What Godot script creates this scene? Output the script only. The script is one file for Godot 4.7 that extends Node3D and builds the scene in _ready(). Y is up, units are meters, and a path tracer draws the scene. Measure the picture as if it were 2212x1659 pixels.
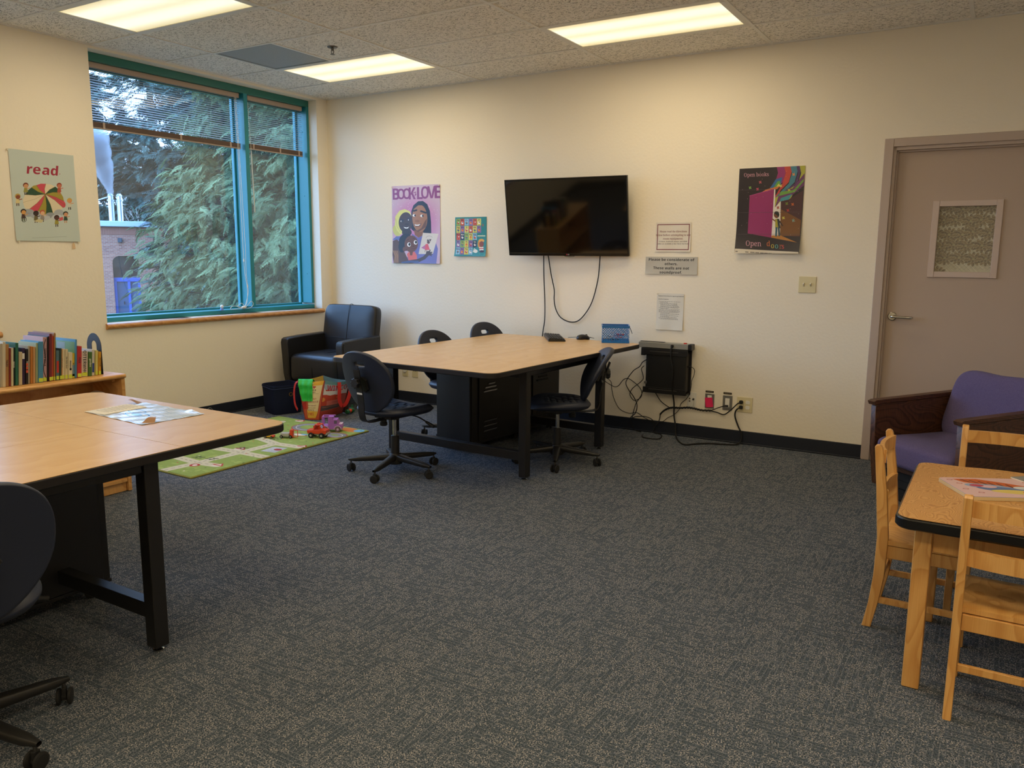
extends Node3D
# A library study room: measured in metres, x along the television wall, z out of it towards the camera, y up.
const RM_W := 7.6
const RM_D := 8.2
const RM_H := 2.859
const GX := 0.5651      # first ceiling runner across the room
const GZ := 0.5431      # first ceiling runner out from the television wall
const TL := 0.6096      # two feet
var M := {}
var rng := RandomNumberGenerator.new()

func _ready():
	rng.seed = 20240611
	# ---- camera
	var cam := Camera3D.new()
	cam.name = "camera"
	cam.position = Vector3(5.7471, 1.3976, 5.9783)
	var yaw := Basis(Vector3.UP, 0.5452)
	var pitch := Basis(Vector3.RIGHT, -0.1594)
	var roll := Basis(Vector3.BACK, 0.0077)
	cam.basis = yaw * pitch * roll
	cam.fov = rad_to_deg(2.0 * atan(829.5 / 1734.8))
	cam.near = 0.05
	cam.far = 400.0
	add_child(cam)
	cam.current = true
	# ---- sky and exposure
	var we := WorldEnvironment.new()
	we.name = "world"
	var env := Environment.new()
	var sky := Sky.new()
	var sm := ProceduralSkyMaterial.new()
	sm.sky_top_color = Color(0.50, 0.69, 0.94)
	sm.sky_horizon_color = Color(0.66, 0.81, 0.98)
	sm.sky_curve = 0.3
	sm.ground_bottom_color = Color(0.16, 0.19, 0.22)
	sm.ground_horizon_color = Color(0.40, 0.48, 0.55)
	sm.sun_angle_max = 0.0
	sm.energy_multiplier = SKY_E
	sky.sky_material = sm
	env.background_mode = Environment.BG_SKY
	env.sky = sky
	env.tonemap_mode = Environment.TONE_MAPPER_LINEAR
	env.tonemap_exposure = 1.0
	env.sdfgi_enabled = true
	env.ssao_enabled = true
	env.ssil_enabled = true
	env.volumetric_fog_enabled = true
	env.volumetric_fog_density = 0.0
	we.environment = env
	add_child(we)
	# ---- the place
	make_materials()
	build_room()
	build_ceiling_fittings()
	build_windows()
	build_outside()
	build_wall_things()
	build_tables()
	build_seating()
	build_shelf()
	build_floor_things()

const SKY_E := 8.5
const LAMP_E := 1.68
const GLOW_E := 1.0

# ------------------------------------------------------------------ mesh helper
class MB:
	var v := PackedVector3Array()
	var n := PackedVector3Array()
	var uv := PackedVector2Array()
	var xf := Transform3D()

	func tri(a: Vector3, b: Vector3, c: Vector3, na: Vector3, nb: Vector3, nc: Vector3, ua := Vector2.ZERO, ub := Vector2.ZERO, uc := Vector2.ZERO):
		for p in [a, c, b]:
			v.append(xf * p)
		var q := xf.basis
		for p in [na, nc, nb]:
			n.append((q * p).normalized())
		uv.append(ua)
		uv.append(uc)
		uv.append(ub)

	func ftri(a: Vector3, b: Vector3, c: Vector3):
		var m := (b - a).cross(c - a).normalized()
		tri(a, b, c, m, m, m)

	# corners counter-clockwise seen from outside
	func quad(a: Vector3, b: Vector3, c: Vector3, d: Vector3, u0 := Vector2(0, 1), u1 := Vector2(1, 1), u2 := Vector2(1, 0), u3 := Vector2(0, 0)):
		var m := (b - a).cross(c - a) + (c - a).cross(d - a)
		m = m.normalized()
		tri(a, b, c, m, m, m, u0, u1, u2)
		tri(a, c, d, m, m, m, u0, u2, u3)

	# a box with rounded (chamfered, smooth) edges
	func box(c: Vector3, s: Vector3, r := 0.0):
		var h := s * 0.5
		r = minf(r, minf(h.x, minf(h.y, h.z)) * 0.98)
		var ax := [Vector3.RIGHT, Vector3.UP, Vector3.BACK]
		for i in 3:
			var j := (i + 1) % 3
			var k := (i + 2) % 3
			for sg in [-1.0, 1.0]:
				var o: Vector3 = c + ax[i] * h[i] * sg
				var p: Vector3 = ax[j] * (h[j] - r)
				var q: Vector3 = ax[k] * (h[k] - r)
				if sg > 0:
					quad(o - p - q, o + p - q, o + p + q, o - p + q)
				else:
					quad(o - p + q, o + p + q, o + p - q, o - p - q)
		if r <= 0.0:
			return
		for i in 3:
			var j := (i + 1) % 3
			var k := (i + 2) % 3
			for sj in [-1.0, 1.0]:
				for sk in [-1.0, 1.0]:
					var nj: Vector3 = ax[j] * sj
					var nk: Vector3 = ax[k] * sk
					var base: Vector3 = c + nj * (h[j] - r) + nk * (h[k] - r)
					var e: Vector3 = ax[i] * (h[i] - r)
					var a: Vector3 = base + nj * r - e
					var b: Vector3 = base + nj * r + e
					var d: Vector3 = base + nk * r - e
					var f: Vector3 = base + nk * r + e
					if sj * sk > 0:
						tri(a, f, b, nj, nk, nj)
						tri(a, d, f, nj, nk, nk)
					else:
						tri(a, b, f, nj, nj, nk)
						tri(a, f, d, nj, nk, nk)
		for sx in [-1.0, 1.0]:
			for sy in [-1.0, 1.0]:
				for sz in [-1.0, 1.0]:
					var b0 := c + Vector3(sx * (h.x - r), sy * (h.y - r), sz * (h.z - r))
					var px := Vector3(sx, 0, 0)
					var py := Vector3(0, sy, 0)
					var pz := Vector3(0, 0, sz)
					if sx * sy * sz > 0:
						tri(b0 + px * r, b0 + py * r, b0 + pz * r, px, py, pz)
					else:
						tri(b0 + px * r, b0 + pz * r, b0 + py * r, px, pz, py)

	# a grid of points, smooth; rows go "up", columns go "round" counter-clockwise seen from outside
	func sheet(p: Array, cu := false, cv := false, flip := false):
		var nv := p.size()
		var nu: int = p[0].size()
		var nn := []
		for j in nv:
			var row := []
			for i in nu:
				var i0 := (i - 1 + nu) % nu if cu else maxi(i - 1, 0)
				var i1 := (i + 1) % nu if cu else mini(i + 1, nu - 1)
				var j0 := (j - 1 + nv) % nv if cv else maxi(j - 1, 0)
				var j1 := (j + 1) % nv if cv else mini(j + 1, nv - 1)
				var m: Vector3 = (p[j][i1] - p[j][i0]).cross(p[j1][i] - p[j0][i])
				if m.length_squared() < 1e-16:
					m = Vector3.ZERO
					var c: Vector3 = p[j][i]
					for e in (nu if cu else nu - 1):
						var e1 := (e + 1) % nu
						if j1 > j and p[j1][e] != c:
							m += (p[j1][e1] - c).cross(p[j1][e] - c)
						elif p[j0][e] != c:
							m += (p[j0][e1] - p[j0][e]).cross(c - p[j0][e])
				row.append(-m.normalized() if flip else m.normalized())
			nn.append(row)
		for j in (nv if cv else nv - 1):
			for i in (nu if cu else nu - 1):
				var i1 := (i + 1) % nu
				var j1 := (j + 1) % nv
				var ua := Vector2(float(i) / (nu if cu else nu - 1), 1.0 - float(j) / (nv if cv else nv - 1))
				var du := Vector2(1.0 / (nu if cu else nu - 1), 0)
				var dv := Vector2(0, -1.0 / (nv if cv else nv - 1))
				if flip:
					tri(p[j][i], p[j1][i1], p[j][i1], nn[j][i], nn[j1][i1], nn[j][i1], ua, ua + du + dv, ua + du)
					tri(p[j][i], p[j1][i], p[j1][i1], nn[j][i], nn[j1][i], nn[j1][i1], ua, ua + dv, ua + du + dv)
				else:
					tri(p[j][i], p[j][i1], p[j1][i1], nn[j][i], nn[j][i1], nn[j1][i1], ua, ua + du, ua + du + dv)
					tri(p[j][i], p[j1][i1], p[j1][i], nn[j][i], nn[j1][i1], nn[j1][i], ua, ua + du + dv, ua + dv)

	# profile of [radius, height] from bottom to top round the y axis
	func lathe(prof: Array, sides := 20, caps := true):
		for k in prof.size() - 1:
			var a: Vector2 = prof[k]
			var b: Vector2 = prof[k + 1]
			var nr := Vector2(b.y - a.y, a.x - b.x).normalized()
			var n0 := nr
			var n1 := nr
			if k > 0:
				var w := Vector2(a.y - prof[k - 1].y, prof[k - 1].x - a.x).normalized()
				if w.dot(nr) > 0.6:
					n0 = (w + nr).normalized()
			if k < prof.size() - 2:
				var w := Vector2(prof[k + 2].y - b.y, b.x - prof[k + 2].x).normalized()
				if w.dot(nr) > 0.6:
					n1 = (w + nr).normalized()
			for i in sides:
				var t0 := TAU * i / sides
				var t1 := TAU * (i + 1) / sides
				var d0 := Vector3(cos(t0), 0, -sin(t0))
				var d1 := Vector3(cos(t1), 0, -sin(t1))
				var A := d0 * a.x + Vector3(0, a.y, 0)
				var B := d1 * a.x + Vector3(0, a.y, 0)
				var C := d1 * b.x + Vector3(0, b.y, 0)
				var D := d0 * b.x + Vector3(0, b.y, 0)
				var up := Vector3.UP
				if a.x > 1e-6:
					tri(A, B, C, d0 * n0.x + up * n0.y, d1 * n0.x + up * n0.y, d1 * n1.x + up * n1.y)
				if b.x > 1e-6:
					tri(A, C, D, d0 * n0.x + up * n0.y, d1 * n1.x + up * n1.y, d0 * n1.x + up * n1.y)
		if caps:
			for e in [0, prof.size() - 1]:
				var q: Vector2 = prof[e]
				if q.x > 1e-6:
					for i in sides:
						var t0 := TAU * i / sides
						var t1 := TAU * (i + 1) / sides
						var A := Vector3(cos(t0) * q.x, q.y, -sin(t0) * q.x)
						var B := Vector3(cos(t1) * q.x, q.y, -sin(t1) * q.x)
						var O := Vector3(0, q.y, 0)
						if e == 0:
							ftri(O, B, A)
						else:
							ftri(O, A, B)

	func rod(a: Vector3, b: Vector3, ra: float, rb := -1.0, sides := 12):
		if rb < 0:
			rb = ra
		var d := b - a
		var keep := xf
		xf = keep * Transform3D(_aim(d.normalized()), a)
		lathe([Vector2(ra, 0), Vector2(rb, d.length())], sides)
		xf = keep

	static func _aim(d: Vector3) -> Basis:
		var s := Vector3.RIGHT if absf(d.y) > 0.9 else Vector3.UP
		var x := s.cross(d).normalized()
		return Basis(x, d, x.cross(d))

	# a swept round wire
	func wire(p: Array, r: float, sides := 8):
		var t: Vector3 = (p[1] - p[0]).normalized()
		var s := Vector3.RIGHT if absf(t.y) > 0.9 else Vector3.UP
		var x := s.cross(t).normalized()
		var rows := []
		for k in p.size():
			if k > 0 and k < p.size() - 1:
				t = (p[k + 1] - p[k - 1]).normalized()
			elif k > 0:
				t = (p[k] - p[k - 1]).normalized()
			x = (x - t * x.dot(t)).normalized()
			var y := t.cross(x)
			var row := []
			for i in sides:
				var a := TAU * i / sides
				row.append(p[k] + (x * cos(a) + y * sin(a)) * r)
			rows.append(row)
		sheet(rows, true, false)
		for e in [0, p.size() - 1]:
			for i in sides:
				var i1 := (i + 1) % sides
				if e == 0:
					ftri(p[0], rows[0][i1], rows[0][i])
				else:
					ftri(p[e], rows[e][i], rows[e][i1])

	# a bar of w x h swept along points; "side" is the direction of its width
	func strip(p: Array, side: Vector3, w: float, h: float):
		var rows := []
		for k in p.size():
			var t: Vector3 = (p[mini(k + 1, p.size() - 1)] - p[maxi(k - 1, 0)]).normalized()
			var s := (side - t * side.dot(t)).normalized()
			var u := t.cross(s)
			rows.append([p[k] - s * w / 2 - u * h / 2, p[k] + s * w / 2 - u * h / 2, p[k] + s * w / 2 + u * h / 2, p[k] - s * w / 2 + u * h / 2])
		for k in p.size() - 1:
			for i in 4:
				quad(rows[k][i], rows[k][(i + 1) % 4], rows[k + 1][(i + 1) % 4], rows[k + 1][i])
		quad(rows[0][3], rows[0][2], rows[0][1], rows[0][0])
		var e: Array = rows[-1]
		quad(e[0], e[1], e[2], e[3])

	# a flat outline (counter-clockwise in x, y) given thickness along z, with bevelled edges
	func prism(poly: Array, z0: float, z1: float, bev := 0.0):
		var m := poly.size()
		var pin := []
		for i in m:
			var a: Vector2 = poly[(i - 1 + m) % m]
			var b: Vector2 = poly[i]
			var c: Vector2 = poly[(i + 1) % m]
			var n0 := Vector2(b.y - a.y, a.x - b.x).normalized()
			var n1 := Vector2(c.y - b.y, b.x - c.x).normalized()
			var h := (n0 + n1)
			h = h / maxf(h.length_squared() * 0.5, 0.3)
			pin.append(b - h * bev)
		var idx := Geometry2D.triangulate_polygon(PackedVector2Array(pin))
		for t in idx.size() / 3:
			var a: Vector2 = pin[idx[t * 3]]
			var b: Vector2 = pin[idx[t * 3 + 1]]
			var c: Vector2 = pin[idx[t * 3 + 2]]
			if (b - a).cross(c - a) < 0:
				var w := b
				b = c
				c = w
			tri(Vector3(a.x, a.y, z1), Vector3(b.x, b.y, z1), Vector3(c.x, c.y, z1), Vector3.BACK, Vector3.BACK, Vector3.BACK, a, b, c)
			tri(Vector3(a.x, a.y, z0), Vector3(c.x, c.y, z0), Vector3(b.x, b.y, z0), Vector3.FORWARD, Vector3.FORWARD, Vector3.FORWARD, a, c, b)
		for i in m:
			var k := (i + 1) % m
			var a: Vector2 = poly[i]
			var b: Vector2 = poly[k]
			var o := Vector3(b.y - a.y, a.x - b.x, 0).normalized()
			var na := o
			var nb := o
			var pa: Vector2 = poly[(i - 1 + m) % m]
			var oa := Vector3(a.y - pa.y, pa.x - a.x, 0).normalized()
			if oa.dot(o) > 0.75:
				na = (oa + o).normalized()
			var pb: Vector2 = poly[(k + 1) % m]
			var ob := Vector3(pb.y - b.y, b.x - pb.x, 0).normalized()
			if ob.dot(o) > 0.75:
				nb = (ob + o).normalized()
			var A := Vector3(a.x, a.y, z0 + bev)
			var B := Vector3(b.x, b.y, z0 + bev)
			var C := Vector3(b.x, b.y, z1 - bev)
			var D := Vector3(a.x, a.y, z1 - bev)
			tri(A, B, C, na, nb, nb)
			tri(A, C, D, na, nb, na)
			if bev > 0:
				var E := Vector3(pin[i].x, pin[i].y, z1)
				var F := Vector3(pin[k].x, pin[k].y, z1)
				tri(D, C, F, na, nb, Vector3.BACK)
				tri(D, F, E, na, Vector3.BACK, Vector3.BACK)
				E.z = z0
				F.z = z0
				tri(E, F, B, Vector3.FORWARD, Vector3.FORWARD, nb)
				tri(E, B, A, Vector3.FORWARD, nb, na)

	# a rounded cushion: superellipsoid of size s
	func pillow(c: Vector3, s: Vector3, e1 := 0.35, e2 := 0.35, nu := 32, nv := 16, dents := []):
		var rows := []
		for j in nv + 1:
			var f := -PI / 2 + PI * j / nv
			var row := []
			for i in nu:
				var t := -TAU * i / nu
				var p := Vector3(_sp(cos(f), e1) * _sp(cos(t), e2), _sp(sin(f), e1), _sp(cos(f), e1) * _sp(sin(t), e2))
				p = p * s * 0.5
				# dents: [middle, radius, push]
				for q in dents:
					p += q[2] * exp(-p.distance_squared_to(q[0]) / (q[1] * q[1]))
				row.append(c + p)
			rows.append(row)
		sheet(rows, true, false)

	static func _sp(x: float, e: float) -> float:
		return signf(x) * pow(absf(x), e)

	func mesh() -> ArrayMesh:
		var a := []
		a.resize(Mesh.ARRAY_MAX)
		a[Mesh.ARRAY_VERTEX] = v
		a[Mesh.ARRAY_NORMAL] = n
		a[Mesh.ARRAY_TEX_UV] = uv
		var m := ArrayMesh.new()
		m.add_surface_from_arrays(Mesh.PRIMITIVE_TRIANGLES, a)
		return m

# ------------------------------------------------------------------ node helpers
func thing(called: String, label: String, category: String, at := Vector3.ZERO, turn := 0.0, group := "") -> Node3D:
	var o := Node3D.new()
	o.name = called
	add_child(o, true)
	o.position = at
	o.rotation.y = turn
	tag(o, label, category, group)
	return o

func tag(o: Node, label: String, category := "", group := "", kind := ""):
	o.set_meta("label", label)
	if category:
		o.set_meta("category", category)
	if group:
		o.set_meta("group", group)
	if kind:
		o.set_meta("kind", kind)

func put(called: String, b, m: Material, parent: Node = null, label := "") -> MeshInstance3D:
	var o := MeshInstance3D.new()
	o.name = called
	o.mesh = b.mesh() if b is MB else b
	o.material_override = m
	o.cast_shadow = GeometryInstance3D.SHADOW_CASTING_SETTING_ON
	(parent if parent else self).add_child(o, true)
	if label:
		o.set_meta("label", label)
	return o

func struct(called: String, b, m: Material, label: String) -> MeshInstance3D:
	var o := put(called, b, m)
	o.set_meta("kind", "structure")
	o.set_meta("label", label)
	return o

func copy_of(o: Node3D, label: String, at: Vector3, turn: float) -> Node3D:
	var c: Node3D = o.duplicate()
	c.name = String(o.name)
	add_child(c, true)
	c.position = at
	c.rotation.y = turn
	c.set_meta("label", label)
	return c

func abox(c: Vector3, s: Vector3, r := 0.0) -> MB:
	var b := MB.new()
	b.box(c, s, r)
	return b

func arod(a: Vector3, c: Vector3, r: float, r2 := -1.0, sides := 14) -> MB:
	var b := MB.new()
	b.rod(a, c, r, r2, sides)
	return b

func smooth(p: Array, k := 6) -> Array:
	var out := []
	for i in p.size() - 1:
		var a: Vector3 = p[maxi(i - 1, 0)]
		var b: Vector3 = p[i]
		var c: Vector3 = p[i + 1]
		var d: Vector3 = p[mini(i + 2, p.size() - 1)]
		for j in k:
			out.append(b.cubic_interpolate(c, a, d, float(j) / k))
	out.append(p[-1])
	return out

func lettering(s: String, h: float, m: Material, parent: Node, at: Transform3D, bold := true, serif := false, depth := 0.0004, squeeze := 1.0) -> MeshInstance3D:
	var t := TextMesh.new()
	t.text = s
	t.font = font(bold, serif)
	t.font_size = 48
	t.pixel_size = h / 35.0
	t.depth = depth
	var o := put("lettering", t, m, parent)
	o.transform = at * Transform3D(Basis.from_scale(Vector3(squeeze, 1, 1)), Vector3.ZERO)
	return o

var fonts := {}
func font(bold: bool, serif: bool) -> Font:
	var k := "%s%s" % [bold, serif]
	if not fonts.has(k):
		var f := SystemFont.new()
		f.font_names = PackedStringArray(["Droid Serif" if serif else "Droid Sans"])
		f.font_weight = 700 if bold else 400
		fonts[k] = f
	return fonts[k]

# ------------------------------------------------------------------ printed pictures
class Art:
	var im: Image
	var s := 1.0
	var xf := Transform2D()     # from the drawing's own coordinates to the sheet's

	func _init(w: int, h: int, c: Color, over := 2.0):
		s = over
		im = Image.create_empty(int(w * over), int(h * over), false, Image.FORMAT_RGBA8)
		im.fill(c)

	# the sheet's origin, right edge and lower edge in the coordinates the drawing uses
	func frame(o: Vector2, r: Vector2, d: Vector2):
		var t := Transform2D(r / (im.get_width() / s), d / (im.get_height() / s), o)
		xf = t.affine_inverse()

	func poly(pts: Array, c: Color):
		var m := pts.size()
		var p := []
		for q in pts:
			p.append(xf * q)
		var lo := 1e9
		var hi := -1e9
		for q in p:
			lo = minf(lo, q.y * s)
			hi = maxf(hi, q.y * s)
		for y in range(maxi(0, int(lo)), mini(im.get_height() - 1, int(hi)) + 1):
			var yy := y + 0.5
			var xs := []
			for i in m:
				var a: Vector2 = p[i] * s
				var b: Vector2 = p[(i + 1) % m] * s
				if (a.y <= yy) != (b.y <= yy):
					xs.append(a.x + (yy - a.y) / (b.y - a.y) * (b.x - a.x))
			xs.sort()
			for k in xs.size() / 2:
				var x0 := int(round(xs[k * 2]))
				var x1 := int(round(xs[k * 2 + 1]))
				if x1 > x0:
					im.fill_rect(Rect2i(x0, y, x1 - x0, 1), c)

	func rect(x: float, y: float, w: float, h: float, c: Color):
		im.fill_rect(Rect2i(int(x * s), int(y * s), int(ceil(w * s)), int(ceil(h * s))), c)

	func oval(x: float, y: float, rx: float, ry: float, c: Color, turn := 0.0):
		var p := []
		for i in 36:
			var a := TAU * i / 36
			p.append(Vector2(x, y) + Vector2(cos(a) * rx, sin(a) * ry).rotated(turn))
		poly(p, c)

	func line(p: Array, w: float, c: Color):
		for i in p.size() - 1:
			var a: Vector2 = p[i]
			var b: Vector2 = p[i + 1]
			var d := (b - a).normalized().orthogonal() * w / 2
			poly([a + d, b + d, b - d, a - d], c)
			oval(b.x, b.y, w / 2, w / 2, c)
		oval(p[0].x, p[0].y, w / 2, w / 2, c)

	func ring(x: float, y: float, rx: float, ry: float, w: float, c: Color, a0 := 0.0, a1 := TAU):
		var p := []
		for i in 33:
			var a := a0 + (a1 - a0) * i / 32
			p.append(Vector2(x + cos(a) * rx, y + sin(a) * ry))
		line(p, w, c)

	# print set with the top of its capitals at y, capitals h tall; align 0 left, 1 centre
	func text(t: String, x: float, y: float, h: float, c: Color, f: Font, align := 0, squeeze := 1.0, turn := 0.0):
		var tm := TextMesh.new()
		tm.text = t
		tm.font = f
		tm.font_size = 48
		tm.pixel_size = 1.0
		tm.depth = 0.0
		tm.curve_step = 1.0
		tm.horizontal_alignment = HORIZONTAL_ALIGNMENT_LEFT
		tm.vertical_alignment = VERTICAL_ALIGNMENT_BOTTOM
		var a: Array = tm.get_mesh_arrays()
		if a.is_empty() or a[0] == null:
			return
		var vs: PackedVector3Array = a[Mesh.ARRAY_VERTEX]
		var ix = a[Mesh.ARRAY_INDEX]
		var lo := Vector2(1e9, 1e9)
		var hi := -lo
		for q in vs:
			lo = lo.min(Vector2(q.x, q.y))
			hi = hi.max(Vector2(q.x, q.y))
		var base := hi.y
		for ch in t:
			if ch in "gjpqy,()":
				pass
		var k := h / 35.0
		var w := (hi.x - lo.x) * k * squeeze
		var ox := x - (w / 2 if align == 1 else 0.0)
		var top := 35.0
		# the baseline: measured on a capital set in the same font
		var cap := TextMesh.new()
		cap.text = "H"
		cap.font = f
		cap.font_size = 48
		cap.pixel_size = 1.0
		cap.depth = 0.0
		cap.vertical_alignment = VERTICAL_ALIGNMENT_BOTTOM
		for q in (cap.get_mesh_arrays()[Mesh.ARRAY_VERTEX] as PackedVector3Array):
			top = maxf(top if top != 35.0 else -1e9, q.y)
		var cnt: int = ix.size() if ix != null else vs.size()
		for i in cnt / 3:
			var p := []
			for e in 3:
				var q: Vector3 = vs[ix[i * 3 + e] if ix != null else i * 3 + e]
				p.append(Vector2(x, y) + (Vector2(ox + (q.x - lo.x) * k * squeeze, y + (top - q.y) * k) - Vector2(x, y)).rotated(turn))
			poly(p, c)

	func texture() -> ImageTexture:
		if s != 1.0:
			im.resize(int(im.get_width() / s), int(im.get_height() / s), Image.INTERPOLATE_LANCZOS)
		im.convert(Image.FORMAT_RGB8)
		return ImageTexture.create_from_image(im)

func printed(tex: Texture2D, rough := 0.6) -> StandardMaterial3D:
	var m := StandardMaterial3D.new()
	m.albedo_texture = tex
	m.roughness = rough
	m.texture_repeat = false
	return m

# ------------------------------------------------------------------ materials
func mat(key: String, c: Color, rough := 0.6, metal := 0.0, spec := 0.5) -> StandardMaterial3D:
	if M.has(key):
		return M[key]
	var m := StandardMaterial3D.new()
	m.resource_name = key
	m.albedo_color = c
	m.roughness = rough
	m.metallic = metal
	m.metallic_specular = spec
	M[key] = m
	return m

func c8(r: int, g: int, b: int) -> Color:
	return Color(r / 255.0, g / 255.0, b / 255.0)

func noise_image(w: int, h: int, freq: float, sd: int, octaves := 3, kind := FastNoiseLite.TYPE_SIMPLEX_SMOOTH) -> Image:
	var f := FastNoiseLite.new()
	f.seed = sd
	f.noise_type = kind
	f.frequency = freq
	f.fractal_octaves = octaves
	return f.get_seamless_image(w, h, false, false, 0.12, true)

func relief(m: StandardMaterial3D, im: Image, cm: float):
	m.heightmap_enabled = true
	m.heightmap_texture = ImageTexture.create_from_image(im)
	m.heightmap_scale = cm

func triplanar(m: StandardMaterial3D, scale: Vector3):
	m.uv1_triplanar = true
	m.uv1_scale = scale
	m.uv1_triplanar_sharpness = 4.0

# streaky wood: w across the grain, h along it
func grain(w: int, h: int, lo: Color, hi: Color, sd: int, rings: float, fine: float, swirl: float) -> ImageTexture:
	var big := noise_image(w, h, 0.004, sd, 2)
	var small := noise_image(w, h, 0.11, sd + 1, 2)
	var out := PackedByteArray()
	out.resize(w * h * 3)
	var bd := big.get_data()
	var sdta := small.get_data()
	var st := bd.size() / (w * h)
	var p := 0
	for y in h:
		for x in w:
			var g := bd[(y * w + x) * st] / 255.0
			var u: float = float(x) / w * rings + g * swirl
			var t: float = u - floorf(u)
			t = t * t * (1.0 - smoothstep(0.86, 1.0, t))
			# fine short pores, drawn out along the grain
			var q := sdta[((y / 12) * w + (x * 3) % w) % (w * h) * st] / 255.0
			var k := clampf(0.75 - t * 0.8 + (q - 0.5) * fine, 0.0, 1.0)
			out[p] = int(255 * lerpf(lo.r, hi.r, k))
			out[p + 1] = int(255 * lerpf(lo.g, hi.g, k))
			out[p + 2] = int(255 * lerpf(lo.b, hi.b, k))
			p += 3
	return ImageTexture.create_from_image(Image.create_from_data(w, h, false, Image.FORMAT_RGB8, out))

func wood(key: String, tex: ImageTexture, scale: Vector3, rough := 0.45) -> StandardMaterial3D:
	var m := mat(key, Color.WHITE, rough)
	m.albedo_texture = tex
	triplanar(m, scale)
	return m

func carpet_texture() -> ImageTexture:
	var w := 2048
	var loop := noise_image(512, 512, 0.17, 5, 1)
	var band := noise_image(512, 512, 0.035, 9, 2)
	var ld := loop.get_data()
	var bd := band.get_data()
	var ls := ld.size() / (512 * 512)
	var bs := bd.size() / (512 * 512)
	var out := PackedByteArray()
	out.resize(w * w * 3)
	var cols := [c8(42, 51, 60), c8(64, 74, 83), c8(100, 105, 114), c8(136, 136, 140), c8(172, 164, 156)]
	var pal := PackedByteArray()
	pal.resize(256 * 3)
	for i in 256:
		var f := i / 255.0 * 3.999
		var c: Color = cols[int(f)].lerp(cols[int(f) + 1], f - int(f))
		pal[i * 3] = int(c.r * 255)
		pal[i * 3 + 1] = int(c.g * 255)
		pal[i * 3 + 2] = int(c.b * 255)
	var p := 0
	for y in w:
		for x in w:
			# carpet tiles of half a metre, each a quarter turn from the next
			var t := ((x >> 9) + (y >> 9)) & 1
			var a := x & 511
			var b := y & 511
			if t == 1:
				var k := a
				a = b
				b = 511 - k
			a = (a + 131 * ((x >> 9) * 3 + (y >> 9) * 5)) & 511
			# rows of dark dashes: wide patches, narrow across
			var g := bd[(((b * 2) & 511) * 512 + ((a * 3 / 4) & 511)) * bs]
			var row := bd[(((b >> 5) * 97) & 511) * 512 * bs + ((a >> 4) * 53 & 511) * bs]
			# loops of yarn about four millimetres long
			var l := ld[(b * 512 + a) * ls]
			var v := (l - 128) * 1.25 + 128
			if g + row > 262:
				v = v * 0.4 + (32 if (a & 15) > 2 else 88)
			elif g + row > 236:
				v = v * 0.72 + 18
			v = clampf(v, 0, 255)
			var e := int(v) * 3
			if (a == 0 or b == 0):
				e = 0
			out[p] = pal[e]
			out[p + 1] = pal[e + 1]
			out[p + 2] = pal[e + 2]
			p += 3
	return ImageTexture.create_from_image(Image.create_from_data(w, w, false, Image.FORMAT_RGB8, out))

func ceiling_texture(deep: Image) -> ImageTexture:
	# mineral fibre: pale, with worm-like fissures and pinholes; deep receives the relief
	var w := 1024
	var h := 512
	var r := RandomNumberGenerator.new()
	r.seed = 77
	var im := Image.create_empty(w, h, false, Image.FORMAT_RGB8)
	im.fill(c8(250, 246, 238))
	deep.fill(Color.WHITE)
	for i in 5200:
		var x := r.randf() * w
		var y := r.randf() * h
		var a := r.randf_range(-0.5, 0.5)
		var n := r.randi_range(1, 9) if r.randf() < 0.6 else 1
		var sh := r.randf_range(0.45, 0.8)
		for k in n:
			var sz := 2 if r.randf() < 0.55 else 1
			var q := Rect2i(posmod(int(x), w), posmod(int(y), h), sz + 1, sz)
			im.fill_rect(q, Color(0.86 * sh, 0.84 * sh, 0.79 * sh))
			deep.fill_rect(q, Color(0.1, 0.1, 0.1))
			a += r.randf_range(-0.7, 0.7)
			x += cos(a) * 2.2
			y += sin(a) * 1.6
	return ImageTexture.create_from_image(im)

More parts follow.
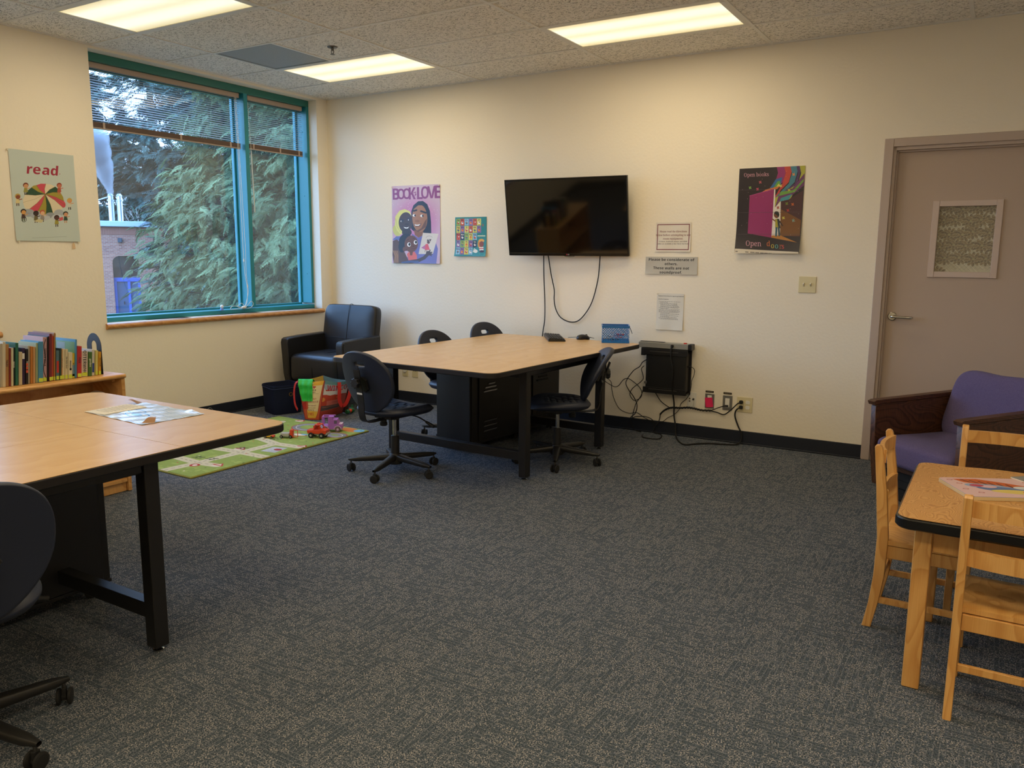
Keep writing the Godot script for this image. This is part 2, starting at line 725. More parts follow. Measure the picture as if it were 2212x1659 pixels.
func make_materials():
	var wall_noise := noise_image(256, 256, 0.06, 3, 3)
	var wm := mat("wall_paint", c8(244, 235, 217), 0.55, 0.0, 0.35)
	triplanar(wm, Vector3(2.2, 2.2, 2.2))
	wm.uv1_world_triplanar = true
	relief(wm, wall_noise, 0.06)
	var cm := mat("carpet", Color.WHITE, 0.95, 0.0, 0.1)
	cm.albedo_texture = carpet_texture()
	relief(cm, noise_image(512, 512, 0.25, 15, 1), 0.35)
	var deep := Image.create_empty(1024, 512, false, Image.FORMAT_L8)
	var tm := mat("ceiling_tile", Color.WHITE, 0.9, 0.0, 0.15)
	tm.albedo_texture = ceiling_texture(deep)
	relief(tm, deep, 0.12)
	mat("grid_white", c8(236, 234, 228), 0.45)
	mat("wall_white", c8(236, 232, 222), 0.5)
	mat("base_navy", c8(22, 28, 42), 0.5)
	mat("black_metal", c8(26, 25, 26), 0.42, 0.0, 0.5)
	mat("black_plastic", c8(24, 24, 25), 0.38)
	mat("black_rubber", c8(20, 20, 21), 0.75)
	mat("chrome", c8(200, 198, 192), 0.22, 1.0)
	mat("steel", c8(176, 174, 168), 0.38, 1.0)
	mat("dull_steel", c8(110, 108, 104), 0.4, 1.0)
	mat("white_plastic", c8(232, 230, 222), 0.4)
	mat("ivory", c8(222, 210, 170), 0.4)
	mat("teal_frame", c8(36, 134, 146), 0.4)
	mat("teal_dark", c8(40, 112, 104), 0.4)
	mat("cord_white", c8(228, 226, 216), 0.6)
	mat("blind", c8(178, 158, 144), 0.5)
	mat("blind_stack", c8(128, 104, 88), 0.55)
	mat("paper", c8(238, 236, 228), 0.7)
	var gl := mat("glass", Color(0.94, 0.97, 1.0, 0.04), 0.0)
	gl.transparency = BaseMaterial3D.TRANSPARENCY_ALPHA
	wood("sill_wood", grain(256, 512, c8(176, 116, 60), c8(214, 160, 98), 21, 7, 0.4, 3.0), Vector3(2.5, 2.5, 1.2), 0.35)
	wood("maple", grain(512, 512, c8(196, 138, 70), c8(228, 178, 108), 31, 6, 0.45, 3.0), Vector3(2.6, 1.0, 2.6), 0.38)
	wood("birch", grain(256, 512, c8(196, 140, 76), c8(226, 176, 110), 41, 6, 0.4, 3.0), Vector3(2.2, 2.2, 1.0), 0.4)
	wood("dark_oak", grain(512, 512, c8(50, 28, 16), c8(104, 66, 42), 51, 9, 0.7, 6.0), Vector3(1.6, 2.6, 1.0), 0.42)
	wood("laminate", grain(512, 1024, c8(210, 168, 112), c8(219, 179, 124), 61, 3, 1.5, 1.0), Vector3(2.2, 2.2, 0.9), 0.27)
	M.laminate.metallic_specular = 0.42
	wood("oak_laminate", grain(1024, 1024, c8(176, 120, 62), c8(228, 180, 116), 71, 13, 0.4, 14.0), Vector3(1.5, 1.5, 1.1), 0.4)

# ------------------------------------------------------------------ the room shell
func build_room():
	var fl := MB.new()
	var a := Vector3(-0.12, 0, RM_D + 0.12)
	var k := 1.0 / 2.0
	fl.quad(Vector3(-0.12, 0, RM_D + 0.12), Vector3(RM_W + 0.12, 0, RM_D + 0.12), Vector3(RM_W + 0.12, 0, -0.12), Vector3(-0.12, 0, -0.12), Vector2(0, RM_D * k), Vector2(RM_W * k, RM_D * k), Vector2(RM_W * k, 0), Vector2(0, 0))
	fl.box(Vector3(RM_W / 2, -0.102, RM_D / 2), Vector3(RM_W + 0.24, 0.2, RM_D + 0.24))
	struct("floor", fl, M.carpet, "dark blue grey patterned loop carpet over the whole room")
	# television wall, with the doorway
	var wb := MB.new()
	var dx0 := 5.05
	var dx1 := 6.02
	var dh := 2.12
	wb.box(Vector3((dx0 - 0.2) / 2, RM_H / 2 + 0.1, -0.1), Vector3(dx0 + 0.2, RM_H + 0.2, 0.2))
	wb.box(Vector3((dx1 + RM_W + 0.2) / 2, RM_H / 2 + 0.1, -0.1), Vector3(RM_W + 0.2 - dx1, RM_H + 0.2, 0.2))
	wb.box(Vector3((dx0 + dx1) / 2, (dh + RM_H + 0.2) / 2, -0.1), Vector3(dx1 - dx0, RM_H + 0.2 - dh, 0.2))
	struct("wall_back", wb, M.wall_paint, "cream painted wall with the television and door")
	# window wall
	var wl := MB.new()
	var y0 := 0.862
	var y1 := 2.838
	var cuts := [0.0, 0.14, 2.392, 3.16, 5.41, RM_D]
	for i in 5:
		var za: float = cuts[i]
		var zb: float = cuts[i + 1]
		if i % 2 == 0:
			wl.box(Vector3(-0.15, RM_H / 2 + 0.1, (za + zb) / 2), Vector3(0.3, RM_H + 0.2, zb - za))
		else:
			wl.box(Vector3(-0.15, y0 / 2, (za + zb) / 2), Vector3(0.3, y0, zb - za))
			wl.box(Vector3(-0.15, (y1 + RM_H + 0.2) / 2, (za + zb) / 2), Vector3(0.3, RM_H + 0.2 - y1, zb - za))
	wl.box(Vector3(-0.15, RM_H / 2 + 0.1, -0.1), Vector3(0.3, RM_H + 0.2, 0.2))
	struct("wall_left", wl, M.wall_paint, "cream painted window wall with the read poster")
	struct("wall_right", abox(Vector3(RM_W + 0.1, RM_H / 2 + 0.1, RM_D / 2), Vector3(0.2, RM_H + 0.2, RM_D + 0.4)), M.wall_paint, "cream painted wall to the right of the door")
	struct("wall_front", abox(Vector3(RM_W / 2, RM_H / 2 + 0.1, RM_D + 0.1), Vector3(RM_W, RM_H + 0.2, 0.2)), M.wall_paint, "cream painted wall behind the camera")
	# baseboards
	var bh := 0.1
	for it in [["baseboard_back", Vector3(2.5, bh / 2, 0.006), Vector3(4.998, bh, 0.012)], ["baseboard_corner", Vector3(6.85, bh / 2, 0.006), Vector3(1.5, bh, 0.012)], ["baseboard_left", Vector3(0.006, bh / 2, RM_D / 2), Vector3(0.012, bh, RM_D)], ["baseboard_right", Vector3(RM_W - 0.006, bh / 2, RM_D / 2), Vector3(0.012, bh, RM_D)], ["baseboard_front", Vector3(RM_W / 2, bh / 2, RM_D - 0.006), Vector3(RM_W, bh, 0.012)]]:
		var b := abox(it[1], it[2], 0.004)
		# the coved toe of a rubber base
		var s: Vector3 = it[2]
		b.box(it[1] - Vector3(0, bh / 2 - 0.006, 0), s + Vector3(0.012 if s.x < s.z else 0.0, 0.012 - bh, 0.012 if s.z < s.x else 0.0), 0.005)
		struct(it[0], b, M.base_navy, "navy rubber baseboard along the foot of the wall")
	# ceiling: a deck above, then runners and lay-in tiles
	var ceil_node := Node3D.new()
	ceil_node.name = "ceiling"
	add_child(ceil_node)
	ceil_node.set_meta("kind", "structure")
	ceil_node.set_meta("label", "suspended ceiling of speckled mineral tiles in a white grid")
	put("deck", abox(Vector3(RM_W / 2, RM_H + 0.28, RM_D / 2), Vector3(RM_W + 0.4, 0.16, RM_D + 0.4)), M.wall_white, ceil_node)
	var xs := [0.0]
	var x := GX
	while x < RM_W:
		xs.append(x)
		x += TL * 2
	xs.append(RM_W)
	var zs := [0.0]
	var z := GZ
	while z < RM_D:
		zs.append(z)
		z += TL
	zs.append(RM_D)
	for i in range(1, xs.size() - 1):
		put("grid_runner", abox(Vector3(xs[i], RM_H + 0.012, RM_D / 2), Vector3(0.024, 0.024, RM_D)), M.grid_white, ceil_node)
	for j in range(1, zs.size() - 1):
		put("grid_runner", abox(Vector3(RM_W / 2, RM_H + 0.0125, zs[j]), Vector3(RM_W, 0.0245, 0.022)), M.grid_white, ceil_node)
	for s in [[Vector3(RM_W / 2, RM_H + 0.008, 0.011), Vector3(RM_W, 0.02, 0.022)], [Vector3(0.011, RM_H + 0.008, RM_D / 2), Vector3(0.022, 0.02, RM_D)], [Vector3(RM_W - 0.011, RM_H + 0.008, RM_D / 2), Vector3(0.022, 0.02, RM_D)], [Vector3(RM_W / 2, RM_H + 0.008, RM_D - 0.011), Vector3(RM_W, 0.02, 0.022)]]:
		put("wall_angle", abox(s[0], s[1]), M.grid_white, ceil_node)
	for i in xs.size() - 1:
		for j in zs.size() - 1:
			if lamp_at(i, j) or (i == 1 and j == 2):
				continue
			ceiling_tile(ceil_node, xs[i], xs[i + 1], zs[j], zs[j + 1])
	ceiling_tile(ceil_node, GX + TL, GX + TL * 2, zs[2], zs[3])
	put("grid_runner", abox(Vector3(GX + TL, RM_H + 0.012, (zs[2] + zs[3]) / 2), Vector3(0.024, 0.024, TL)), M.grid_white, ceil_node)

func lamp_at(i: int, j: int) -> bool:
	# column i between runners i-1 and i; lit panels found in the picture, and the rest of their pattern
	return (i in [1, 3] and j in [1, 4, 7, 10]) or (i == 5 and j in [7, 10])

func ceiling_tile(parent: Node, x0: float, x1: float, z0: float, z1: float):
	var b := MB.new()
	var y := RM_H + 0.006
	var g := 0.004
	var o := Vector2(rng.randf(), rng.randf())
	var e := Vector2((x1 - x0) / (TL * 2), (z1 - z0) / TL)
	if rng.randf() < 0.5:
		e.x = -e.x
	var A := Vector3(x0 + g, y, z0 + g)
	var B := Vector3(x1 - g, y, z0 + g)
	var C := Vector3(x1 - g, y, z1 - g)
	var D := Vector3(x0 + g, y, z1 - g)
	b.quad(A, B, C, D, o, o + Vector2(e.x, 0), o + e, o + Vector2(0, e.y))
	var up := Vector3(0, 0.015, 0)
	var P := [A, B, C, D]
	for i in 4:
		b.quad(P[i], P[i] + up, P[(i + 1) % 4] + up, P[(i + 1) % 4], o, o, o, o)
	b.quad(D + up, C + up, B + up, A + up, o, o, o, o)
	put("tile", b, M.ceiling_tile, parent)

func build_ceiling_fittings():
	var dm := mat("diffuser_glow", c8(250, 246, 230), 0.4)
	dm.emission_enabled = true
	var g := Gradient.new()
	g.offsets = PackedFloat32Array([0.0, 0.2, 0.34, 0.5, 0.66, 0.8, 1.0])
	g.colors = PackedColorArray([Color(0.80, 0.72, 0.50), Color(1, 0.97, 0.86), Color(1, 0.97, 0.86), Color(0.9, 0.86, 0.7), Color(1, 0.97, 0.86), Color(1, 0.97, 0.86), Color(0.80, 0.72, 0.50)])
	var gt := GradientTexture2D.new()
	gt.gradient = g
	gt.width = 8
	gt.height = 128
	gt.fill_from = Vector2(0, 0)
	gt.fill_to = Vector2(0, 1)
	dm.emission = Color.WHITE
	dm.emission_texture = gt
	dm.emission_operator = BaseMaterial3D.EMISSION_OP_MULTIPLY
	dm.emission_energy_multiplier = GLOW_E
	var labels := {
		"1_4": "bright ceiling panel light nearest the camera, above the near window edge",
		"1_1": "bright ceiling panel light beside the grey vent",
		"3_4": "ceiling panel light over the open carpet, just above the picture's upper edge",
		"1_7": "ceiling panel light between the foreground table and the window wall",
		"3_7": "ceiling panel light straight above the foreground study table",
		"5_7": "ceiling panel light above the children's table",
		"1_10": "ceiling panel light behind the low bookshelf, towards the rear wall",
		"3_10": "ceiling panel light left of the camera, towards the rear wall",
		"5_10": "ceiling panel light directly above the camera",
		"3_1": "bright ceiling panel light above the wall with the television",
	}
	for i in [1, 3, 5]:
		for j in [1, 4, 7, 10]:
			if not lamp_at(i, j):
				continue
			var cx: float = GX + TL * 2 * (i - 1) + TL
			var cz: float = GZ + TL * (j - 1) + TL / 2
			var t: Node3D = thing("ceiling_light", labels["%d_%d" % [i, j]], "light", Vector3(cx, RM_H, cz), 0.0, "recessed ceiling panel lights")
			var fr := MB.new()
			for s in [-1.0, 1.0]:
				fr.box(Vector3(0, 0.006, s * (TL / 2 - 0.022)), Vector3(TL * 2 - 0.01, 0.014, 0.034), 0.003)
				fr.box(Vector3(s * (TL - 0.022), 0.006, 0), Vector3(0.034, 0.014, TL - 0.05), 0.003)
			put("frame", fr, M.grid_white, t)
			var pan := MB.new()
			pan.box(Vector3(0, 0.05, 0), Vector3(TL * 2 - 0.03, 0.06, TL - 0.03))
			put("housing", pan, M.grid_white, t)
			var df := MB.new()
			var hx := TL - 0.036
			var hz := TL / 2 - 0.036
			df.quad(Vector3(-hx, 0.004, -hz), Vector3(hx, 0.004, -hz), Vector3(hx, 0.004, hz), Vector3(-hx, 0.004, hz))
			df.box(Vector3(0, 0.0105, 0), Vector3(hx * 2, 0.012, hz * 2))
			put("diffuser", df, dm, t)
			var al := AreaLight3D.new()
			al.name = "lamp"
			al.area_size = Vector2(hx * 2 - 0.01, hz * 2 - 0.01)
			al.light_color = c8(255, 232, 190)
			al.light_energy = LAMP_E * lamp_share(i, j)
			al.area_range = 14.0
			al.area_attenuation = 2.0
			al.shadow_enabled = true
			al.rotation_degrees = Vector3(-90, 0, 0)
			al.position = Vector3(0, -0.002, 0)
			t.add_child(al)
	# return air grille, half of the cell beside the light
	var z0 := GZ + TL
	var v := thing("ceiling_vent", "grey perforated square air grille in the ceiling grid", "vent", Vector3(GX + TL / 2, RM_H, z0 + TL / 2))
	var holes := Image.create_empty(64, 64, false, Image.FORMAT_RGB8)
	holes.fill(c8(186, 190, 190))
	for i in 4:
		for k in 4:
			holes.fill_rect(Rect2i(i * 16 + (8 if k % 2 else 0), k * 16, 9, 9), c8(96, 100, 104))
	var vm := mat("perforated", Color.WHITE, 0.5)
	vm.albedo_texture = ImageTexture.create_from_image(holes)
	triplanar(vm, Vector3(28, 28, 28))
	put("perforated_plate", abox(Vector3(0, 0.008, 0), Vector3(TL - 0.05, 0.008, TL - 0.05)), vm, v)
	var vf := MB.new()
	for s in [-1.0, 1.0]:
		vf.box(Vector3(0, 0.006, s * (TL / 2 - 0.018)), Vector3(TL - 0.016, 0.012, 0.022), 0.003)
		vf.box(Vector3(s * (TL / 2 - 0.018), 0.006, 0), Vector3(0.022, 0.012, TL - 0.06), 0.003)
	put("frame", vf, mat("vent_grey", c8(150, 154, 154), 0.5), v)
	# sprinkler
	var sp := thing("sprinkler", "dark pendent sprinkler head in its round plate on a ceiling tile", "sprinkler", Vector3(1.473, RM_H + 0.006, 1.457))
	var e := MB.new()
	e.lathe([Vector2(0.012, -0.012), Vector2(0.034, -0.008), Vector2(0.038, 0.0)], 20)
	put("escutcheon", e, M.dull_steel, sp)
	var hd := MB.new()
	hd.lathe([Vector2(0.008, -0.028), Vector2(0.011, -0.012)], 12)
	for s in [-1.0, 1.0]:
		hd.strip([Vector3(s * 0.009, -0.022, 0), Vector3(s * 0.013, -0.036, 0), Vector3(s * 0.004, -0.05, 0)], Vector3.BACK, 0.005, 0.003)
	put("frame_arms", hd, M.dull_steel, sp)
	var df2 := MB.new()
	df2.lathe([Vector2(0.016, -0.054), Vector2(0.016, -0.051)], 16)
	put("deflector", df2, M.dull_steel, sp)

func lamp_share(i: int, j: int) -> float:
	return 0.64 if j < 5 else ([0.35, 0.5, 1.35][i / 2] if j == 7 else [0.6, 1.3, 1.7][i / 2])

# ------------------------------------------------------------------ windows
func build_windows():
	window_unit("window_1", 0.14, 2.392, 0.9, true)
	window_unit("window_2", 3.16, 5.41, 4.66, false)
	# wood sills with a round nose
	for w in [[0.14, 2.392, "trim_1"], [3.16, 5.41, "trim_2"]]:
		var b := MB.new()
		b.box(Vector3(-0.14, 0.852, (w[0] + w[1]) / 2), Vector3(0.28, 0.02, w[1] - w[0] - 0.002))
		var t: Node3D = struct(w[2], b, M.wall_white, "pale window sill board with round wooden nosing")
		var nose := MB.new()
		var rows := []
		var za: float = w[0] - 0.004
		var zb: float = w[1] + 0.014
		for zz in [za, zb]:
			var row := []
			for q in 11:
				var an := -PI / 2 + PI * q / 10
				row.append(Vector3(0.004 + 0.03 * cos(an), 0.84 + 0.022 * sin(an), zz))
			rows.append(row)
		nose.sheet(rows, false, false, true)
		for zz in [za, zb]:
			for q in 10:
				var k: Array = rows[0] if zz == za else rows[1]
				if zz == zb:
					nose.ftri(Vector3(0.001, 0.84, zz), k[q], k[q + 1])
				else:
					nose.ftri(Vector3(0.001, 0.84, zz), k[q + 1], k[q])
		nose.box(Vector3(0.0025, 0.84, (za + zb) / 2), Vector3(0.005, 0.044, zb - za))
		put("nosing", nose, M.sill_wood, t, "round wooden nosing")

var blind_wide: Node3D
var blind_narrow: Node3D

func window_unit(called: String, z0: float, z1: float, mull: float, detail: bool):
	var y0 := 0.862
	var y1 := 2.838
	var root := Node3D.new()
	root.name = called
	add_child(root)
	root.set_meta("kind", "structure")
	root.set_meta("label", "teal metal framed window onto conifers" if detail else "teal metal framed window beyond the left edge")
	var xa := -0.1
	var xb := -0.29
	var xm := (xa + xb) / 2
	var d := xa - xb
	var yc := (y0 + y1) / 2
	var hh := y1 - y0
	var zc := (z0 + z1) / 2
	put("head", abox(Vector3(xm, y1 - 0.03, zc), Vector3(d, 0.06, z1 - z0), 0.003), M.teal_dark, root)
	put("head_stop", abox(Vector3(-0.22, y1 - 0.075, zc), Vector3(0.05, 0.05, z1 - z0 - 0.06), 0.003), M.teal_dark, root)
	put("sill_rail", abox(Vector3(xm, y0 + 0.018, zc), Vector3(d, 0.036, z1 - z0), 0.003), M.teal_frame, root)
	put("jamb", abox(Vector3(xm, yc, z0 + 0.016), Vector3(d - 0.002, hh - 0.1, 0.032), 0.003), M.teal_frame, root)
	put("jamb", abox(Vector3(xm, yc, z1 - 0.016), Vector3(d - 0.002, hh - 0.1, 0.032), 0.003), M.teal_frame, root)
	put("mullion", abox(Vector3(xm, yc, mull), Vector3(d - 0.002, hh - 0.1, 0.044), 0.003), M.teal_frame, root)
	for s in [[z0 + 0.032, mull - 0.022], [mull + 0.022, z1 - 0.032]]:
		var a: float = s[0]
		var b: float = s[1]
		var ya := y0 + 0.036
		var yb := y1 - 0.06
		var g := MB.new()
		g.box(Vector3(-0.25, (ya + yb) / 2, (a + b) / 2), Vector3(0.006, yb - ya, b - a))
		put("pane", g, M.glass, root)
		# the beads that hold the pane
		var bd := MB.new()
		for q in [[a + 0.008, 0.016], [b - 0.008, 0.016]]:
			bd.box(Vector3(-0.25, (ya + yb) / 2, q[0]), Vector3(0.03, yb - ya, q[1]), 0.002)
		bd.box(Vector3(-0.25, ya + 0.008, (a + b) / 2), Vector3(0.03, 0.016, b - a - 0.03), 0.002)
		put("glazing_bead", bd, M.teal_frame, root)
	if not detail:
		blind(z0 + 0.06, mull - 0.04, 2.779, 1.9, "raised blind of the far left window, narrow half")
		blind(mull + 0.04, z1 - 0.05, 2.779, 1.9, "raised blind of the far left window, wide half")
		return
	blind_wide = blind(mull + 0.04, z1 - 0.06, 2.779, 2.306, "half raised mini blind over the wide left pane")
	blind_narrow = blind(z0 + 0.055, mull - 0.05, 2.779, 2.316, "half raised mini blind over the narrow right pane")
	# screws on the jamb
	for yy in [2.55, 1.95, 1.2]:
		var sc := MB.new()
		sc.xf = Transform3D(Basis(Vector3.RIGHT, PI / 2), Vector3(-0.16, yy, z0 + 0.032))
		sc.lathe([Vector2(0.006, 0.0), Vector2(0.004, 0.003)], 10)
		put("screw", sc, M.teal_frame, root)

func blind(z0: float, z1: float, ytop: float, ybot: float, label: String) -> Node3D:
	var zc := (z0 + z1) / 2
	var w := z1 - z0
	var t := thing("window_blind", label, "blind", Vector3(-0.15, ytop, zc), 0.0, "mini blinds in the window")
	put("head_rail", abox(Vector3(0, -0.021, 0), Vector3(0.034, 0.04, w), 0.003), M.blind, t)
	var y := -0.054
	var slat := MB.new()
	var rows := []
	for zz in [-w / 2, w / 2]:
		var row := []
		for k in 5:
			var u := -0.0125 + 0.025 * k / 4
			row.append(Vector3(u, 0.0012 * (1.0 - pow(u / 0.0125, 2)), zz))
		rows.append(row)
	slat.sheet(rows, false, false, true)
	var low := []
	for r in rows:
		var rr := []
		for p in r:
			rr.append(p - Vector3(0, 0.0004, 0))
		low.append(rr)
	slat.sheet(low)
	var sm := slat.mesh()
	var sl := mat("slat", c8(206, 208, 204), 0.4)
	while y > ybot - ytop + 0.052:
		var o := put("slat", sm, sl, t)
		o.position.y = y
		o.rotation.z = -0.34
		y -= 0.0178
	# slats gathered on the bottom rail
	var st := MB.new()
	for k in 9:
		st.box(Vector3(rng.randf_range(-0.0012, 0.0012), ybot - ytop + 0.012 + k * 0.0042, 0), Vector3(0.026, 0.0022, w - rng.randf() * 0.004))
	put("gathered_slats", st, M.blind_stack, t).set_meta("kind", "stuff")
	put("bottom_rail", abox(Vector3(0, ybot - ytop + 0.004, 0), Vector3(0.026, 0.011, w), 0.003), M.blind, t)
	for f in [-0.42, -0.06, 0.42]:
		var c := MB.new()
		c.rod(Vector3(0.0125, -0.04, f * w), Vector3(0.0125, ybot - ytop, f * w), 0.0006, -1, 5)
		c.rod(Vector3(-0.0125, -0.04, f * w), Vector3(-0.0125, ybot - ytop, f * w), 0.0006, -1, 5)
		c.box(Vector3(0.0145, ybot - ytop + 0.024, f * w), Vector3(0.003, 0.05, 0.018), 0.001)
		put("ladder_cord", c, M.blind, t)
	return t

# ------------------------------------------------------------------ outside
func seen(dist: float, dx: float, dz: float) -> Vector3:
	return Vector3(5.75 + dx * dist, 0, 5.98 + dz * dist)

func build_outside():
	var soil := mat("soil", c8(78, 84, 70), 0.95)
	var lawn := abox(Vector3(-42, -3.1, -16), Vector3(83, 0.2, 90))
	struct("ground", lawn, soil, "dim lawn and paving far below the window")
	brick_building()
	# the near cypresses
	var sp := spray_mesh(0.16, 12, 0.0048, 0.5)
	conifer("cypress_tree", "broad feathery green cypress close outside the wide window pane", seen(12.4, -0.757, -0.653), 8.6, 2.45, 330, 84, sp, [c8(68, 90, 62), c8(138, 152, 108)], 11, 0.7, 1.05)
	conifer("cypress_tree", "feathery green cypress outside the narrow right pane", seen(11.6, -0.700, -0.715), 9.0, 2.3, 300, 76, sp, [c8(66, 88, 60), c8(132, 148, 104)], 13, 0.7, 0.95)
	# firs behind the building
	var fs := spray_mesh(0.8, 10, 0.03, 0.3)
	var dk := [c8(48, 68, 66), c8(92, 116, 104)]
	conifer("fir_tree", "tall dark fir with open branches behind the brick building", seen(62.0, -0.8165, -0.5774), 29.0, 4.3, 190, 34, fs, dk, 21, 0.35, 0.8)
	conifer("fir_tree", "dark fir partly hidden by the left window jamb", seen(66.0, -0.858, -0.513), 22.0, 3.6, 150, 30, fs, dk, 22, 0.35, 0.8)
	conifer("fir_tree", "dense dark fir rising behind the broad cypress", seen(40.0, -0.752, -0.659), 24.0, 4.4, 240, 40, fs, dk, 23, 0.45, 0.6)
	conifer("fir_tree", "grey green fir low behind the roof of the brick building", seen(76.0, -0.838, -0.546), 14.0, 7.5, 200, 36, fs, [c8(66, 88, 84), c8(112, 132, 118)], 24, 0.5, 0.5)
	conifer("fir_tree", "grey green fir between the tall fir and the cypress", seen(70.0, -0.803, -0.596), 12.5, 5.0, 170, 34, fs, [c8(66, 88, 84), c8(112, 132, 118)], 25, 0.5, 0.7)
	conifer("fir_tree", "dark fir behind the narrow right pane", seen(30.0, -0.70, -0.714), 22.0, 4.0, 200, 36, fs, dk, 26, 0.45, 0.6)
	hedge()
	bare_shrub("bare_shrub", "leafless grey shrub above the brick building roof", seen(49.5, -0.8225, -0.5688), 61)
	bare_shrub("bare_shrub", "leafless grey shrub left of the metal flues", seen(49.5, -0.846, -0.533), 62)

func spray_mesh(len_: float, pairs: int, w: float, droop: float) -> ArrayMesh:
	# one feathery frond: a stem with leaflets to both sides, each leaflet again feathered
	var b := MB.new()
	var r := RandomNumberGenerator.new()
	r.seed = 99 + pairs
	var prev := Vector3.ZERO
	for i in range(1, pairs + 1):
		var t := float(i) / pairs
		var p := Vector3(0, -droop * len_ * t * t, len_ * t)
		var dir := (p - prev).normalized()
		b.quad(prev + Vector3(-w * 0.3, 0, 0), prev + Vector3(w * 0.3, 0, 0), p + Vector3(w * 0.2, 0, 0), p + Vector3(-w * 0.2, 0, 0))
		for s in [-1.0, 1.0]:
			var l := len_ * 0.42 * (1.0 - 0.75 * t) * r.randf_range(0.8, 1.2) + len_ * 0.05
			var o: Vector3 = (dir * 0.75 + Vector3(s * 0.8, r.randf_range(-0.25, 0.1), 0)).normalized()
			var q: Vector3 = p + o * l + Vector3(0, -l * 0.25, 0)
			var sd := o.cross(Vector3.UP).normalized() * w
			var m: Vector3 = p.lerp(q, 0.45)
			b.ftri(p, m + sd, q)
			b.ftri(p, q, m - sd)
			var o2: Vector3 = (o + dir * 0.7).normalized()
			var q2: Vector3 = m + o2 * l * 0.5 - Vector3(0, l * 0.12, 0)
			b.ftri(m, m + sd * 0.8 + o2 * l * 0.2, q2)
		prev = p
	return b.mesh()

func conifer(called: String, label: String, at: Vector3, h: float, rad: float, boughs: int, per: int, sp: ArrayMesh, cols: Array, sd: int, full: float, taper := 0.75):
	var base := -3.0
	var t: Node3D = thing(called, label, "tree", Vector3(at.x, base, at.z), 0.0)
	var r := RandomNumberGenerator.new()
	r.seed = sd
	var tr := MB.new()
	tr.lathe([Vector2(0.12 + 0.008 * h, 0), Vector2(0.08 + 0.006 * h, h * 0.4), Vector2(0.01, h)], 10)
	var bark := mat("bark", c8(84, 70, 58), 0.9)
	var fm := mat("foliage", Color.WHITE, 0.75, 0.0, 0.25)
	fm.vertex_color_use_as_albedo = true
	fm.backlight_enabled = true
	fm.backlight = Color(0.12, 0.16, 0.08)
	fm.cull_mode = BaseMaterial3D.CULL_DISABLED
	put("trunk", tr, bark, t)
	var limbs := MB.new()
	var mm := MultiMesh.new()
	mm.transform_format = MultiMesh.TRANSFORM_3D
	mm.use_colors = true
	mm.mesh = sp
	mm.instance_count = boughs * per
	var k := 0
	for i in boughs:
		var f := (i + r.randf()) / boughs
		var y := h * (0.04 + 0.94 * f)
		var prof := pow(1.0 - f, taper)
		var ln := rad * prof * r.randf_range(0.7, 1.1) + 0.1
		var an := r.randf() * TAU
		var out := Vector3(cos(an), 0, sin(an))
		var rise := 0.35 * full - 0.12
		var a := Vector3(0, y - ln * rise * 0.5, 0)
		var b := out * ln + Vector3(0, y + ln * rise * 0.5, 0)
		limbs.rod(a, a.lerp(b, 0.8), 0.012 + 0.001 * h, 0.004, 4)
		var tone := r.randf()
		for j in per:
			var u := lerpf(0.25, 1.0, sqrt(r.randf()))
			var p := a.lerp(b, u) + Vector3(r.randf_range(-1, 1), r.randf_range(-0.9, 0.5), r.randf_range(-1, 1)) * minf(ln * 0.2, 0.5)
			var d := (out + Vector3(r.randf_range(-0.8, 0.8), r.randf_range(-0.6, 0.35), r.randf_range(-0.8, 0.8))).normalized()
			var bs := Basis.looking_at(-d, Vector3.UP) * Basis(Vector3.BACK, r.randf_range(-0.7, 0.7))
			bs = bs.scaled(Vector3.ONE * r.randf_range(0.75, 1.3))
			mm.set_instance_transform(k, Transform3D(bs, p))
			var c: Color = cols[0].lerp(cols[1], clampf(tone * 0.6 + r.randf() * 0.5, 0, 1))
			mm.set_instance_color(k, c.srgb_to_linear())
			k += 1
	put("limbs", limbs, bark, t)
	var mi := MultiMeshInstance3D.new()
	mi.name = "foliage"
	mi.multimesh = mm
	mi.material_override = fm
	mi.set_meta("kind", "stuff")
	t.add_child(mi)

func hedge():
	var t := thing("hedge", "dark clipped hedge behind the brick building roof", "hedge", seen(54.0, -0.838, -0.546) + Vector3(0, -3, 0), 0.0)
	var r := RandomNumberGenerator.new()
	r.seed = 5
	var mm := MultiMesh.new()
	mm.transform_format = MultiMesh.TRANSFORM_3D
	mm.use_colors = true
	mm.mesh = spray_mesh(0.5, 6, 0.08, 0.2)
	mm.instance_count = 3000
	for i in 3000:
		var along := r.randf_range(-6, 6)
		var p := Vector3(along * 0.546, r.randf_range(0.2, 6.1 + 0.5 * sin(along * 1.7)), -along * 0.838) + Vector3(0.838, 0, 0.546) * r.randf_range(-0.4, 0.9)
		var d := Vector3(r.randf_range(-1, 1) + 0.8, r.randf_range(-0.5, 0.8), r.randf_range(-1, 1) + 0.5).normalized()
		mm.set_instance_transform(i, Transform3D(Basis.looking_at(-d, Vector3.UP), p))
		mm.set_instance_color(i, c8(30, 54, 44).lerp(c8(58, 84, 66), r.randf()).srgb_to_linear())
	var mi := MultiMeshInstance3D.new()
	mi.name = "foliage"
	mi.multimesh = mm
	mi.material_override = M.foliage
	mi.set_meta("kind", "stuff")
	t.add_child(mi)

